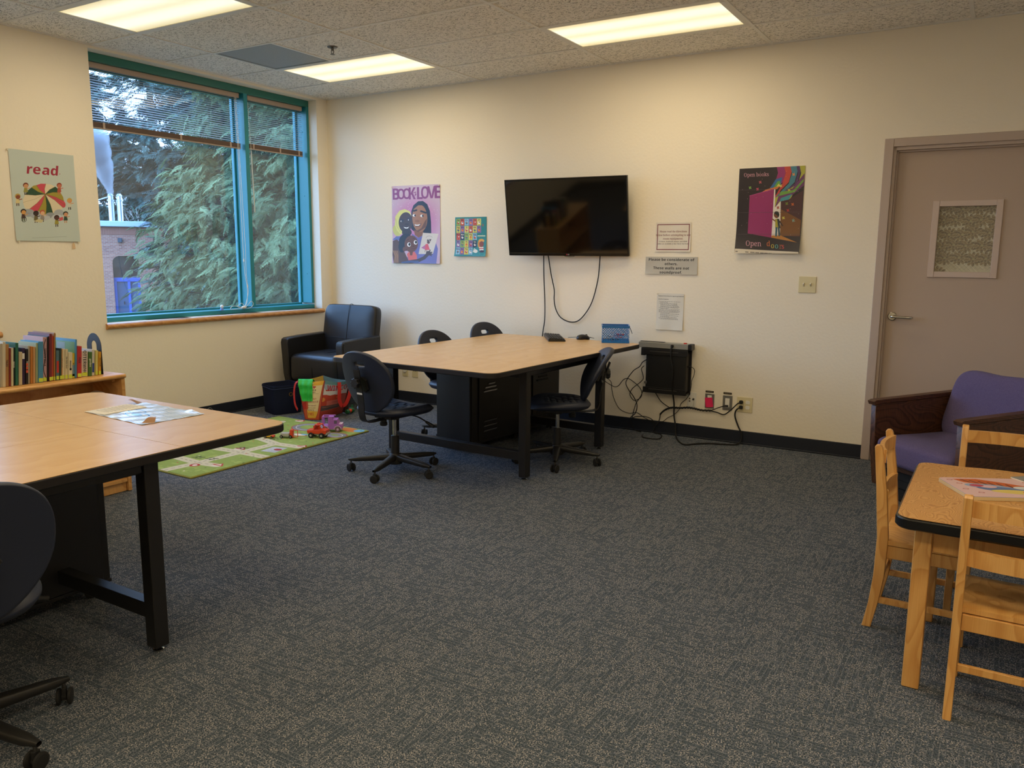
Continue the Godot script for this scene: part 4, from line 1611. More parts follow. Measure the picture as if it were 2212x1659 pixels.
func build_wall_things():
	# posters and notices
	var p := sheet_on("poster", "pale blue read poster with children round a play parachute, left of the window", "poster", Vector3(0.001, 2.072, 3.003), PI / 2, 0.444, 0.604, printed(art_read()), 0.006)
	for q in [[-0.008, -0.006], [0.015, -0.61], [0.43, -0.61]]:
		pin_on(p, q[0], q[1])
	p = sheet_on("poster", "lilac Book Love poster of a smiling family with a book", "poster", Vector3(0.797, 2.020, 0.001), 0, 0.556, 0.707, printed(art_family(), 0.35), 0.012)
	for q in [[0.006, -0.012], [0.548, -0.01]]:
		pin_on(p, q[0], q[1])
	sheet_on("poster", "small teal alphabet chart with coloured letter cards", "poster", Vector3(1.518, 1.724, 0.001), 0, 0.334, 0.342, printed(art_alphabet(), 0.4), 0.02)
	p = sheet_on("poster", "dark Open books Open doors poster of a child at a magenta door", "poster", Vector3(4.038, 2.026, 0.001), 0, 0.458, 0.604, printed(art_doors(), 0.35), 0.03)
	sheet_on("notice", "maroon bordered notice about reading the directions", "notice", Vector3(3.414, 1.652, 0.001), 0, 0.281, 0.222, printed(art_notice(0), 0.4), 0.004)
	sheet_on("notice", "grey strip of paper that says these walls are not soundproof", "notice", Vector3(3.338, 1.392, 0.001), 0, 0.418, 0.134, printed(art_notice(1), 0.7), 0.006)
	p = sheet_on("notice", "white sheet of equipment instructions pinned below the grey strip", "notice", Vector3(3.443, 1.112, 0.001), 0, 0.217, 0.283, printed(art_notice(2), 0.7), 0.008)
	pin_on(p, 0.006, -0.006, 0.003)
	# a little paper tag hung under the read poster
	var g := thing("paper_tag", "tiny curled paper tag hanging below the read poster", "tag", Vector3(0.003, 1.455, 2.607), PI / 2)
	var tg := MB.new()
	tg.prism([Vector2(-0.012, -0.04), Vector2(0.012, -0.036), Vector2(0.01, -0.006), Vector2(0.0, 0.006), Vector2(-0.01, -0.01)], 0.0, 0.0015)
	tg.wire([Vector3(0, 0.0, 0.001), Vector3(0.004, 0.012, 0.002), Vector3(0, 0.02, 0.001)], 0.0008, 5)
	put("tag", tg, mat("tag_paper", c8(222, 190, 150), 0.7), g)
	build_television()
	build_outlets()
	build_computer()
	build_door()

func plate(called: String, label: String, at: Vector3, w: float, h: float, m: Material, group := "") -> Node3D:
	var t := thing(called, label, "switch" if called == "light_switch" else "outlet", at, 0, group)
	put("cover_plate", abox(Vector3(0, 0, 0.003), Vector3(w, h, 0.006), 0.002), m, t)
	return t

func socket_pair(t: Node3D, x: float, m: Material):
	for s in [-1.0, 1.0]:
		var b := MB.new()
		var pts := []
		for k in 20:
			var a := TAU * k / 20
			pts.append(Vector2(x + 0.0168 * cos(a), s * 0.0195 + clampf(0.0168 * sin(a), -0.0135, 0.0135)))
		b.prism(pts, 0.005, 0.0085, 0.001)
		put("socket", b, m, t)

func plug(called: String, label: String, at: Vector3):
	var t := thing(called, label, "plug", at)
	var b := MB.new()
	b.box(Vector3(0, 0, 0.012), Vector3(0.028, 0.026, 0.024), 0.006)
	b.rod(Vector3(-0.008, -0.004, 0.02), Vector3(-0.022, -0.012, 0.022), 0.006, 0.004, 10)
	put("body", b, M.black_rubber, t)

func build_outlets():
	var sw := plate("light_switch", "ivory double light switch below the dark poster", Vector3(4.56, 1.205, 0.0), 0.118, 0.114, M.ivory)
	for s in [-1.0, 1.0]:
		var b := MB.new()
		b.box(Vector3(s * 0.0235, 0, 0.006), Vector3(0.011, 0.026, 0.003), 0.001)
		put("slot", b, mat("ivory_dark", c8(190, 176, 140), 0.5), sw)
		var l := MB.new()
		l.xf = Transform3D(Basis(Vector3.RIGHT, -0.5), Vector3(s * 0.0235, 0.002, 0.008))
		l.box(Vector3(0, 0, 0.006), Vector3(0.008, 0.012, 0.016), 0.002)
		put("toggle", l, M.white_plastic, sw)
		for yy in [-0.03, 0.03]:
			var c := MB.new()
			c.xf = Transform3D(Basis(Vector3.RIGHT, PI / 2), Vector3(s * 0.0235, yy, 0.0055))
			c.lathe([Vector2(0.0032, 0), Vector2(0.0026, 0.0012)], 10)
			put("screw", c, M.ivory, sw)
	var net := plate("data_outlet", "white data jack plate right of the hanging computer", Vector3(3.757, 0.298, 0.0), 0.07, 0.115, M.white_plastic)
	for q in [[-0.016, 0.008], [-0.016, -0.012], [0.014, 0.008]]:
		put("jack", abox(Vector3(q[0], q[1], 0.006), Vector3(0.012, 0.012, 0.003), 0.001), mat("jack_tan", c8(120, 106, 84), 0.5), net)
	put("patch_plug", abox(Vector3(0.016, 0.006, 0.014), Vector3(0.011, 0.012, 0.022), 0.002), M.black_plastic, net)
	var k := MB.new()
	k.wire(smooth([Vector3(0.016, 0.0, 0.02), Vector3(0.018, -0.03, 0.024), Vector3(0.014, -0.05, 0.018), Vector3(0.02, -0.058, 0.012)]), 0.003, 6)
	put("patch_cord", k, M.white_plastic, net)
	var gfi := plate("floor_switch", "steel plate with a bright pink note over its rocker", Vector3(3.898, 0.302, 0.0), 0.072, 0.114, M.steel)
	put("rocker", abox(Vector3(0, 0.01, 0.006), Vector3(0.034, 0.068, 0.006), 0.002), M.white_plastic, gfi)
	var nt := thing("sticky_note", "bright pink note stuck over the steel plate", "note", Vector3(3.898, 0.302, 0.0))
	var nb := MB.new()
	var rows := []
	for j in 5:
		var row := []
		for i in 5:
			var v := j / 4.0
			row.append(Vector3(-0.036 + 0.058 * i / 4.0 + 0.01 * (1 - v), -0.05 + 0.074 * v + 0.006 * i / 4.0, 0.011 + 0.008 * pow(1 - v, 2) * sin(i)))
		rows.append(row)
	nb.sheet(rows)
	put("note", nb, mat("pink_note", c8(232, 32, 96), 0.6), nt)
	var hd := plate("floor_switch", "steel plate with white rocker and a cable plugged in", Vector3(4.036, 0.302, 0.0), 0.072, 0.114, M.steel)
	put("rocker", abox(Vector3(0, 0.0, 0.006), Vector3(0.034, 0.068, 0.006), 0.002), M.white_plastic, hd)
	put("plug_head", abox(Vector3(-0.002, -0.022, 0.014), Vector3(0.024, 0.012, 0.02), 0.003), M.black_plastic, hd)
	for q in [[3.895, "dark label strip above the plate with the pink note"], [4.034, "dark label strip above the steel plate with white rocker"]]:
		var lb := thing("label_strip", q[1], "label", Vector3(q[0], 0.374, 0.0))
		put("strip", abox(Vector3(0, 0, 0.002), Vector3(0.064, 0.015, 0.003), 0.001), mat("label_dark", c8(52, 44, 36), 0.5), lb)
		lettering("COMPUTER" if q[0] < 4 else "PROJECTOR", 0.0055, mat("label_print", c8(150, 138, 116), 0.6), lb, Transform3D(Basis(), Vector3(0, -0.0, 0.0038)), true, false, 0.0003, 1.2)
	var dq := plate("wall_outlet", "ivory double outlet with two black plugs", Vector3(4.166, 0.3, 0.0), 0.116, 0.115, M.ivory)
	socket_pair(dq, -0.0235, M.ivory)
	socket_pair(dq, 0.0235, M.white_plastic)
	plug("plug", "upper black plug in the ivory double outlet", Vector3(4.143, 0.32, 0.007))
	plug("plug", "lower black plug in the ivory double outlet", Vector3(4.143, 0.281, 0.007))
	# low plates seen under the far table
	var tv := plate("cable_outlet", "ivory plate with a round knob under the far table", Vector3(0.928, 0.3, 0.0), 0.07, 0.115, M.ivory)
	var kn := MB.new()
	kn.xf = Transform3D(Basis(Vector3.RIGHT, PI / 2), Vector3(0, 0, 0.005))
	kn.lathe([Vector2(0.022, 0), Vector2(0.02, 0.012), Vector2(0.014, 0.014)], 20)
	put("knob", kn, M.white_plastic, tv)
	var d2 := plate("data_outlet", "ivory plate with two dark jacks under the far table", Vector3(1.045, 0.3, 0.0), 0.07, 0.115, M.ivory)
	for q in [-0.011, 0.011]:
		put("jack", abox(Vector3(q, 0.004, 0.006), Vector3(0.013, 0.013, 0.003), 0.001), mat("jack_tan", c8(120, 106, 84), 0.5), d2)

func build_television():
	var t := thing("television", "large black flat screen television tilted down on the wall", "television", Vector3(2.69, 1.7003, 0.125))
	t.rotation = Vector3(0.165, 0.07, 0)
	var w := 1.058
	var h := 0.62
	put("back_shell", abox(Vector3(0, -0.0, -0.018), Vector3(w * 0.84, h * 0.74, 0.022), 0.008), M.black_plastic, t)
	var bz := MB.new()
	bz.box(Vector3(0, h / 2 - 0.008, 0), Vector3(w, 0.016, 0.028), 0.003)
	bz.box(Vector3(0, -h / 2 + 0.012, 0), Vector3(w, 0.024, 0.028), 0.003)
	for s in [-1.0, 1.0]:
		bz.box(Vector3(s * (w / 2 - 0.006), 0, 0), Vector3(0.012, h - 0.03, 0.028), 0.003)
	put("bezel", bz, mat("gloss_black", c8(14, 14, 15), 0.15), t)
	put("screen", abox(Vector3(0, 0.004, 0.006), Vector3(w - 0.022, h - 0.038, 0.012)), mat("screen", c8(11, 10, 10), 0.06, 0.0, 0.62), t)
	var chin := MB.new()
	chin.prism([Vector2(-0.05, 0), Vector2(-0.034, -0.008), Vector2(0, -0.011), Vector2(0.034, -0.008), Vector2(0.05, 0)], -0.008, 0.01, 0.002)
	var ch := put("sensor_lip", chin, mat("clear_lip", c8(120, 112, 100), 0.15), t)
	ch.position = Vector3(0.02, -h / 2, 0)
	var lg := MB.new()
	lg.xf = Transform3D(Basis(Vector3.RIGHT, PI / 2), Vector3(0.0, -h / 2 + 0.012, 0.0142))
	lg.lathe([Vector2(0.0052, 0), Vector2(0.0052, 0.0008)], 16)
	put("logo_disc", lg, mat("logo_red", c8(170, 36, 60), 0.4), t)
	lettering("LG", 0.0085, mat("logo_silver", c8(196, 194, 190), 0.3), t, Transform3D(Basis(), Vector3(0.0155, -h / 2 + 0.012, 0.0146)))
	# wall bracket
	var m := thing("wall_mount", "black steel tilting bracket between the television and the wall", "bracket", Vector3(2.6754, 1.70, 0.0))
	var b := MB.new()
	b.box(Vector3(0, 0.0, 0.008), Vector3(0.6, 0.2, 0.012), 0.003)
	for s in [-1.0, 1.0]:
		b.box(Vector3(s * 0.2, 0.06, 0.05), Vector3(0.03, 0.2, 0.07), 0.003)
	put("bracket", b, M.black_metal, m)
	for q in [["straight cable hanging left from under the television", 0.0045, [Vector3(2.44, 1.44, 0.03), Vector3(2.44, 1.382, 0.03), Vector3(2.442, 1.2, 0.024), Vector3(2.451, 1.021, 0.02), Vector3(2.452, 0.86, 0.02), Vector3(2.433, 0.728, 0.02), Vector3(2.42, 0.55, 0.02), Vector3(2.42, 0.32, 0.02)]], ["looped cable hanging in a U below the television", 0.0045, [Vector3(2.47, 1.45, 0.03), Vector3(2.485, 1.383, 0.03), Vector3(2.51, 1.24, 0.025), Vector3(2.539, 1.112, 0.02), Vector3(2.54, 1.03, 0.02), Vector3(2.559, 0.947, 0.02), Vector3(2.61, 0.88, 0.02), Vector3(2.704, 0.850, 0.02), Vector3(2.79, 0.88, 0.02), Vector3(2.883, 1.008, 0.02), Vector3(2.94, 1.2, 0.025), Vector3(2.957, 1.386, 0.03), Vector3(2.957, 1.45, 0.03)]]]:
		var c := MB.new()
		c.wire(smooth(q[2], 7), q[1], 8)
		tag(put("cable", c, M.black_rubber), q[0], "cable")

func cable(label: String, r: float, pts: Array, m: Material = null):
	var b := MB.new()
	b.wire(smooth(pts, 7), r, 7)
	tag(put("cable", b, m if m else M.black_rubber), label, "cable")

func build_computer():
	var t := thing("computer", "slim black computer in a wall bracket under the power strip", "computer", Vector3(3.56, 0.51, 0.0))
	put("case", abox(Vector3(0.01, 0.0, 0.055), Vector3(0.315, 0.31, 0.07), 0.006), mat("case_black", c8(20, 20, 21), 0.5), t)
	put("side_panel", abox(Vector3(0.152, 0.0, 0.05), Vector3(0.036, 0.3, 0.07), 0.006), mat("case_grey", c8(40, 38, 37), 0.45), t)
	var br := MB.new()
	br.box(Vector3(0, 0.0, 0.009), Vector3(0.37, 0.35, 0.014), 0.003)
	br.box(Vector3(0, 0.152, 0.092), Vector3(0.36, 0.05, 0.008), 0.002)
	br.box(Vector3(-0.185, 0.148, 0.05), Vector3(0.03, 0.06, 0.084), 0.003)
	br.box(Vector3(0, -0.150, 0.092), Vector3(0.35, 0.045, 0.008), 0.002)
	br.box(Vector3(0, -0.165, 0.05), Vector3(0.36, 0.012, 0.088), 0.003)
	put("wall_bracket", br, M.black_metal, t)
	for yy in [0.155, -0.142]:
		put("slot_edge", abox(Vector3(-0.01, yy, 0.0965), Vector3(0.23, 0.003, 0.002)), mat("edge_grey", c8(96, 92, 88), 0.4), t)
	for q in [-0.09, 0.03]:
		var k := MB.new()
		k.xf = Transform3D(Basis(Vector3.RIGHT, PI / 2), Vector3(q, 0.128, 0.09))
		k.lathe([Vector2(0.01, 0), Vector2(0.008, 0.006)], 12)
		put("thumb_screw", k, M.black_plastic, t)
	put("connector", abox(Vector3(-0.165, -0.1, 0.05), Vector3(0.03, 0.02, 0.03), 0.004), mat("plug_grey", c8(110, 108, 104), 0.5), t)
	put("adapter_plug", abox(Vector3(0.185, 0.05, 0.05), Vector3(0.03, 0.012, 0.014), 0.004), M.black_plastic, t)
	# power strip lying along the top
	var s := thing("power_strip", "grey metal power strip with a red switch on the computer bracket", "power strip", Vector3(3.548, 0.688, 0.0))
	put("housing", abox(Vector3(0, 0.024, 0.05), Vector3(0.425, 0.044, 0.075), 0.004), mat("strip_grey", c8(150, 148, 140), 0.45, 0.2), s)
	put("end_cap", abox(Vector3(0.203, 0.023, 0.051), Vector3(0.03, 0.046, 0.078), 0.004), M.black_plastic, s)
	put("socket_row", abox(Vector3(-0.11, 0.047, 0.05), Vector3(0.2, 0.006, 0.03), 0.002), M.black_plastic, s)
	put("rocker_switch", abox(Vector3(0.155, 0.048, 0.05), Vector3(0.024, 0.01, 0.018), 0.002), mat("switch_red", c8(196, 24, 24), 0.3), s)
	put("cord_entry", abox(Vector3(0.065, 0.026, 0.092), Vector3(0.022, 0.022, 0.02), 0.006), M.black_rubber, s)
	cable("thick black cord from the power strip down across the carpet edge", 0.006, [Vector3(3.613, 0.714, 0.1), Vector3(3.612, 0.689, 0.108), Vector3(3.615, 0.619, 0.112), Vector3(3.630, 0.559, 0.115), Vector3(3.633, 0.481, 0.115), Vector3(3.629, 0.418, 0.11), Vector3(3.635, 0.27, 0.06), Vector3(3.635, 0.173, 0.05), Vector3(3.649, 0.094, 0.05), Vector3(3.665, 0.03, 0.08), Vector3(3.732, 0.007, 0.2), Vector3(3.817, 0.007, 0.297), Vector3(3.878, 0.007, 0.226), Vector3(3.957, 0.007, 0.159), Vector3(4.061, 0.007, 0.126), Vector3(4.14, 0.007, 0.085), Vector3(4.161, 0.027, 0.04), Vector3(4.16, 0.079, 0.026), Vector3(4.128, 0.144, 0.022), Vector3(4.106, 0.204, 0.025), Vector3(4.108, 0.246, 0.03), Vector3(4.122, 0.269, 0.03)])
	# bundle in spiral wrap along the wall
	var wrap := [Vector3(3.514, 0.16, 0.03), Vector3(3.544, 0.192, 0.035), Vector3(3.584, 0.217, 0.035), Vector3(3.627, 0.228, 0.04), Vector3(3.674, 0.229, 0.035), Vector3(3.737, 0.238, 0.03), Vector3(3.793, 0.236, 0.03), Vector3(3.849, 0.229, 0.03), Vector3(3.92, 0.234, 0.03)]
	var sp := MB.new()
	var path := smooth(wrap, 12)
	sp.wire(path, 0.0065, 8)
	var coil := []
	for k in path.size() * 4 - 4:
		var f := k / 4.0
		var i := int(f)
		var p: Vector3 = path[i].lerp(path[i + 1], f - i)
		var a := f * 1.5
		coil.append(p + Vector3(0, cos(a), sin(a)) * 0.0078)
	sp.wire(coil, 0.0025, 5)
	tag(put("cable_bundle", sp, M.black_rubber), "cables bundled in black spiral wrap along the wall", "cable")
	cable("thin cable from the spiral wrap to the steel plate", 0.0035, [Vector3(3.92, 0.234, 0.03), Vector3(3.966, 0.257, 0.03), Vector3(4.01, 0.276, 0.025), Vector3(4.03, 0.281, 0.02)])
	cable("cord sagging from the spiral wrap up to the ivory outlet", 0.0045, [Vector3(3.915, 0.232, 0.03), Vector3(3.967, 0.225, 0.03), Vector3(4.022, 0.214, 0.03), Vector3(4.066, 0.248, 0.03), Vector3(4.1, 0.285, 0.03), Vector3(4.12, 0.308, 0.03)])
	cable("cable from the computer's foot slanting down to the spiral wrap", 0.0035, [Vector3(3.403, 0.411, 0.05), Vector3(3.433, 0.393, 0.05), Vector3(3.474, 0.327, 0.04), Vector3(3.523, 0.262, 0.035), Vector3(3.593, 0.222, 0.035)])
	cable("loose cable end lying on the carpet below the computer", 0.004, [Vector3(3.514, 0.16, 0.03), Vector3(3.511, 0.13, 0.026), Vector3(3.5, 0.089, 0.03), Vector3(3.478, 0.06, 0.035), Vector3(3.465, 0.02, 0.04), Vector3(3.49, 0.006, 0.045), Vector3(3.53, 0.006, 0.055), Vector3(3.569, 0.006, 0.126), Vector3(3.578, 0.006, 0.223), Vector3(3.516, 0.006, 0.243), Vector3(3.45, 0.006, 0.224), Vector3(3.423, 0.006, 0.158)])
	cable("long black cable looping left of the computer to the floor", 0.0035, [Vector3(3.4, 0.595, 0.05), Vector3(3.355, 0.566, 0.04), Vector3(3.331, 0.528, 0.04), Vector3(3.281, 0.492, 0.04), Vector3(3.231, 0.423, 0.04), Vector3(3.219, 0.381, 0.04), Vector3(3.243, 0.334, 0.04), Vector3(3.284, 0.279, 0.03), Vector3(3.316, 0.216, 0.03), Vector3(3.305, 0.149, 0.03), Vector3(3.263, 0.103, 0.03), Vector3(3.275, 0.049, 0.03), Vector3(3.3, 0.01, 0.03), Vector3(3.371, 0.006, 0.061)])
	cable("thin cable curling twice left of the computer towards the table", 0.003, [Vector3(3.377, 0.541, 0.06), Vector3(3.352, 0.515, 0.05), Vector3(3.362, 0.476, 0.05), Vector3(3.37, 0.437, 0.05), Vector3(3.342, 0.402, 0.05), Vector3(3.277, 0.345, 0.048), Vector3(3.257, 0.293, 0.04), Vector3(3.293, 0.251, 0.038), Vector3(3.344, 0.277, 0.036), Vector3(3.356, 0.319, 0.036), Vector3(3.333, 0.361, 0.034), Vector3(3.28, 0.401, 0.034), Vector3(3.231, 0.423, 0.032), Vector3(3.196, 0.411, 0.04), Vector3(3.154, 0.358, 0.04), Vector3(3.119, 0.347, 0.04), Vector3(3.083, 0.36, 0.04), Vector3(3.038, 0.392, 0.06), Vector3(2.97, 0.47, 0.1)])
	cable("cable dropping from the computer bracket and running along the baseboard", 0.003, [Vector3(3.37, 0.36, 0.03), Vector3(3.344, 0.293, 0.022), Vector3(3.303, 0.223, 0.02), Vector3(3.284, 0.155, 0.02), Vector3(3.277, 0.105, 0.022), Vector3(3.307, 0.117, 0.022), Vector3(3.392, 0.126, 0.022), Vector3(3.453, 0.1, 0.022), Vector3(3.47, 0.03, 0.028), Vector3(3.496, 0.006, 0.04)])
	cable("thin cable sagging from under the table to the adapter", 0.0025, [Vector3(3.0, 0.45, 0.08), Vector3(3.037, 0.425, 0.06), Vector3(3.091, 0.387, 0.05), Vector3(3.093, 0.32, 0.03), Vector3(3.109, 0.245, 0.02), Vector3(3.16, 0.165, 0.018), Vector3(3.241, 0.137, 0.016), Vector3(3.31, 0.148, 0.012), Vector3(3.371, 0.118, 0.016), Vector3(3.443, 0.09, 0.018), Vector3(3.496, 0.089, 0.018), Vector3(3.537, 0.104, 0.018), Vector3(3.574, 0.137, 0.015), Vector3(3.622, 0.166, 0.015), Vector3(3.662, 0.211, 0.018), Vector3(3.676, 0.26, 0.015), Vector3(3.72, 0.305, 0.018), Vector3(3.75, 0.35, 0.03)])
	cable("thin adapter cable curving down the computer's right side", 0.0025, [Vector3(3.757, 0.559, 0.05), Vector3(3.772, 0.553, 0.05), Vector3(3.782, 0.533, 0.04), Vector3(3.774, 0.492, 0.03), Vector3(3.758, 0.45, 0.025), Vector3(3.756, 0.404, 0.03), Vector3(3.752, 0.37, 0.03)])

func build_door():
	var o := Node3D.new()
	o.name = "door_1"
	add_child(o)
	o.set_meta("kind", "structure")
	o.set_meta("label", "taupe door with a patterned curtain behind its small window")
	var taupe := mat("taupe", c8(190, 172, 160), 0.5)
	var leafm := mat("taupe_leaf", c8(188, 168, 152), 0.55)
	# pressed steel frame: face, rebate and stop
	var fr := MB.new()
	for s in [[5.022, 0.056], [6.048, 0.056]]:
		fr.box(Vector3(s[0], 1.086, 0.004), Vector3(s[1], 2.172, 0.022), 0.003)
	fr.box(Vector3(5.535, 2.145, 0.004), Vector3(0.97, 0.054, 0.0218), 0.003)
	for s in [[5.056, 0.024], [6.014, 0.024]]:
		fr.box(Vector3(s[0], 1.06, -0.075), Vector3(s[1], 2.12, 0.15), 0.002)
	fr.box(Vector3(5.535, 2.108, -0.075), Vector3(0.96, 0.024, 0.15), 0.002)
	for s in [[5.073, 0.012], [5.997, 0.012]]:
		fr.box(Vector3(s[0], 1.05, -0.035), Vector3(s[1], 2.1, 0.02), 0.002)
	fr.box(Vector3(5.535, 2.091, -0.035), Vector3(0.93, 0.012, 0.02), 0.002)
	put("frame", fr, taupe, o)
	# the leaf, with its opening
	var lf := MB.new()
	var x0 := 5.07
	var x1 := 6.0
	var wx0 := 5.345
	var wx1 := 5.667
	var wy0 := 1.310
	var wy1 := 1.730
	var lz := -0.068
	lf.box(Vector3((x0 + wx0) / 2, 1.05, lz), Vector3(wx0 - x0, 2.09, 0.044))
	lf.box(Vector3((x1 + wx1) / 2, 1.05, lz), Vector3(x1 - wx1, 2.09, 0.044))
	lf.box(Vector3((wx0 + wx1) / 2, (0.005 + wy0) / 2, lz), Vector3(wx1 - wx0, wy0 - 0.005, 0.044))
	lf.box(Vector3((wx0 + wx1) / 2, (2.095 + wy1) / 2, lz), Vector3(wx1 - wx0, 2.095 - wy1, 0.044))
	put("leaf", lf, leafm, o)
	var tr := MB.new()
	for s in [[wx0 - 0.018, 0.038], [wx1 + 0.018, 0.038]]:
		tr.box(Vector3(s[0], (wy0 + wy1) / 2, -0.041), Vector3(s[1], wy1 - wy0 + 0.076, 0.014), 0.003)
	for s in [wy0 - 0.018, wy1 + 0.018]:
		tr.box(Vector3((wx0 + wx1) / 2, s, -0.0415), Vector3(wx1 - wx0, 0.038, 0.013), 0.003)
	put("window_trim", tr, mat("taupe_trim", c8(206, 186, 174), 0.5), o)
	put("pane", abox(Vector3((wx0 + wx1) / 2, (wy0 + wy1) / 2, -0.056), Vector3(wx1 - wx0, wy1 - wy0, 0.005)), M.glass, o)
	# wires in the glass
	var wi := MB.new()
	for k in range(-14, 24):
		for s in [-1.0, 1.0]:
			var pts := []
			for e in 15:
				var u := e / 14.0
				var px: float = wx0 + (wx1 - wx0) * u
				var py: float = wy0 + k * 0.026 + s * (px - wx0) + (0.0 if s > 0 else 0.32)
				if py > wy0 and py < wy1:
					pts.append(Vector3(px, py, -0.0585))
			if pts.size() > 1:
				wi.wire([pts[0], pts[-1]], 0.0004, 4)
	put("wire_mesh", wi, M.dull_steel, o).set_meta("kind", "stuff")
	# printed curtain behind
	var cu := Art.new(322, 420, c8(206, 202, 174))
	var r := RandomNumberGenerator.new()
	r.seed = 12
	for k in 60:
		var x := r.randf() * 322
		var y := r.randf() * 420
		cu.line([Vector2(x - 26, y - 26), Vector2(x + 26, y + 26)], r.randf_range(2, 9), c8(190, 182, 148) if k % 2 else c8(218, 214, 190))
	for k in 26:
		var x := (k % 5) * 70 + r.randf_range(-12, 12) + (35 if (k / 5) % 2 else 0)
		var y := (k / 5) * 78 + r.randf_range(-12, 12) + 20
		for ring in 3:
			var n := 12 - ring * 3
			for e in n:
				var a := TAU * e / n + ring * 0.4
				var rr := 40.0 - ring * 13
				cu.oval(x + cos(a) * rr, y + sin(a) * rr * 0.8, 13 - ring * 2, 8, c8(108, 88, 52) if e % 2 else c8(146, 126, 84), a)
				cu.ring(x + cos(a) * rr, y + sin(a) * rr * 0.8, 10 - ring * 2, 5, 2.5, c8(200, 190, 150), a, a + 2.6)
		cu.oval(x, y, 8, 7, c8(176, 166, 120))
	put("curtain", abox(Vector3((wx0 + wx1) / 2, (wy0 + wy1) / 2, -0.098), Vector3(0.42, 0.52, 0.012), 0.002), M.black_rubber, o)
	var q := MB.new()
	q.quad(Vector3(wx0 - 0.01, wy0 - 0.01, -0.09), Vector3(wx1 + 0.01, wy0 - 0.01, -0.09), Vector3(wx1 + 0.01, wy1 + 0.01, -0.09), Vector3(wx0 - 0.01, wy1 + 0.01, -0.09))
	put("curtain_print", q, printed(cu.texture(), 0.85), o)
	# lever
	var lv := MB.new()
	lv.xf = Transform3D(Basis(Vector3.RIGHT, PI / 2), Vector3(5.118, 1.005, -0.047))
	lv.lathe([Vector2(0.029, 0), Vector2(0.029, 0.006), Vector2(0.024, 0.009)], 24)
	lv.xf = Transform3D()
	lv.wire(smooth([Vector3(5.118, 1.005, -0.042), Vector3(5.118, 1.005, 0.004), Vector3(5.124, 1.005, 0.016), Vector3(5.15, 1.004, 0.019), Vector3(5.22, 1.002, 0.019), Vector3(5.238, 1.002, 0.012), Vector3(5.242, 1.002, 0.0)], 6), 0.0095, 12)
	put("handle", lv, M.chrome, o, "brushed steel lever handle")
	# the dark corridor side
	put("corridor_panel", abox(Vector3(5.535, 1.06, -0.2), Vector3(1.1, 2.3, 0.02)), M.black_rubber, o)

# ------------------------------------------------------------------ study tables, their cabinets and what lies on them
func round_rect(w: float, d: float, r: float, k := 6) -> Array:
	var p := []
	for q in [[1, 1, 0.0], [-1, 1, PI / 2], [-1, -1, PI], [1, -1, PI * 1.5]]:
		for i in k + 1:
			var a: float = q[2] + PI / 2 * i / k
			p.append(Vector2(q[0] * (w / 2 - r) + cos(a) * r, q[1] * (d / 2 - r) + sin(a) * r))
	return p

func clip_rect(poly: Array, x0: float, x1: float, y0: float, y1: float) -> Array:
	var r := Geometry2D.intersect_polygons(PackedVector2Array(poly), PackedVector2Array([Vector2(x0, y0), Vector2(x1, y0), Vector2(x1, y1), Vector2(x0, y1)]))
	return Array(r[0]) if r.size() else []

func study_table(label: String, at: Vector3, turn: float, lz0: float, lz1: float) -> Node3D:
	var t := thing("study_table", label, "table", at, turn, "wide laminate study tables with black steel legs")
	var w := 1.306
	var d := 1.966
	var flat := Transform3D(Basis(Vector3.RIGHT, Vector3.FORWARD, Vector3.UP), Vector3(0, 0, 0))   # x,y of an outline to x,-z; thickness upwards
	var edge := MB.new()
	edge.xf = flat
	edge.prism(round_rect(w, d, 0.075, 8), 0.708, 0.7392, 0.004)
	put("edge_band", edge, mat("edge_black", c8(28, 25, 25), 0.4), t)
	var outline := round_rect(w - 0.008, d - 0.008, 0.071, 8)
	var za := d / 2 - 0.49
	var xa := 0.155
	for q in [[-9.0, 9.0, za, 9.0], [-9.0, 9.0, -9.0, -za], [-9.0, -xa, -za, za], [-xa, xa, -za, za], [xa, 9.0, -za, za]]:
		var g := 0.0011
		var p := clip_rect(outline, q[0] + g, q[1] - g, q[2] + g, q[3] - g)
		if Geometry2D.is_polygon_clockwise(PackedVector2Array(p)):
			p.reverse()
		var b := MB.new()
		b.xf = flat
		b.prism(p, 0.7385, 0.7405, 0.0003)
		put("top_panel", b, M.laminate, t)
	var mm: Material = M.black_metal
	for s in [-1.0, 1.0]:
		for z in [lz0, lz1]:
			var b := MB.new()
			b.box(Vector3(s * 0.545, 0.36, z), Vector3(0.056, 0.684, 0.056), 0.005)
			var leg := put("leg", b, mm, t)
			var g := MB.new()
			g.xf = Transform3D(Basis(), Vector3(s * 0.545, 0, z))
			g.lathe([Vector2(0.019, 0.0), Vector2(0.019, 0.006), Vector2(0.012, 0.009), Vector2(0.006, 0.011), Vector2(0.006, 0.02)], 16)
			put("glide", g, M.chrome, leg)
	for z in [lz0, lz1]:
		put("stretcher", abox(Vector3(0, 0.152, z), Vector3(1.04, 0.056, 0.05), 0.004), mm, t)
		put("top_rail", abox(Vector3(0, 0.676, z), Vector3(1.04, 0.06, 0.04), 0.004), mm, t)
	for s in [-1.0, 1.0]:
		put("apron_rail", abox(Vector3(s * 0.545, 0.682, (lz0 + lz1) / 2), Vector3(0.04, 0.05, absf(lz1 - lz0) - 0.06), 0.004), mm, t)
	return t

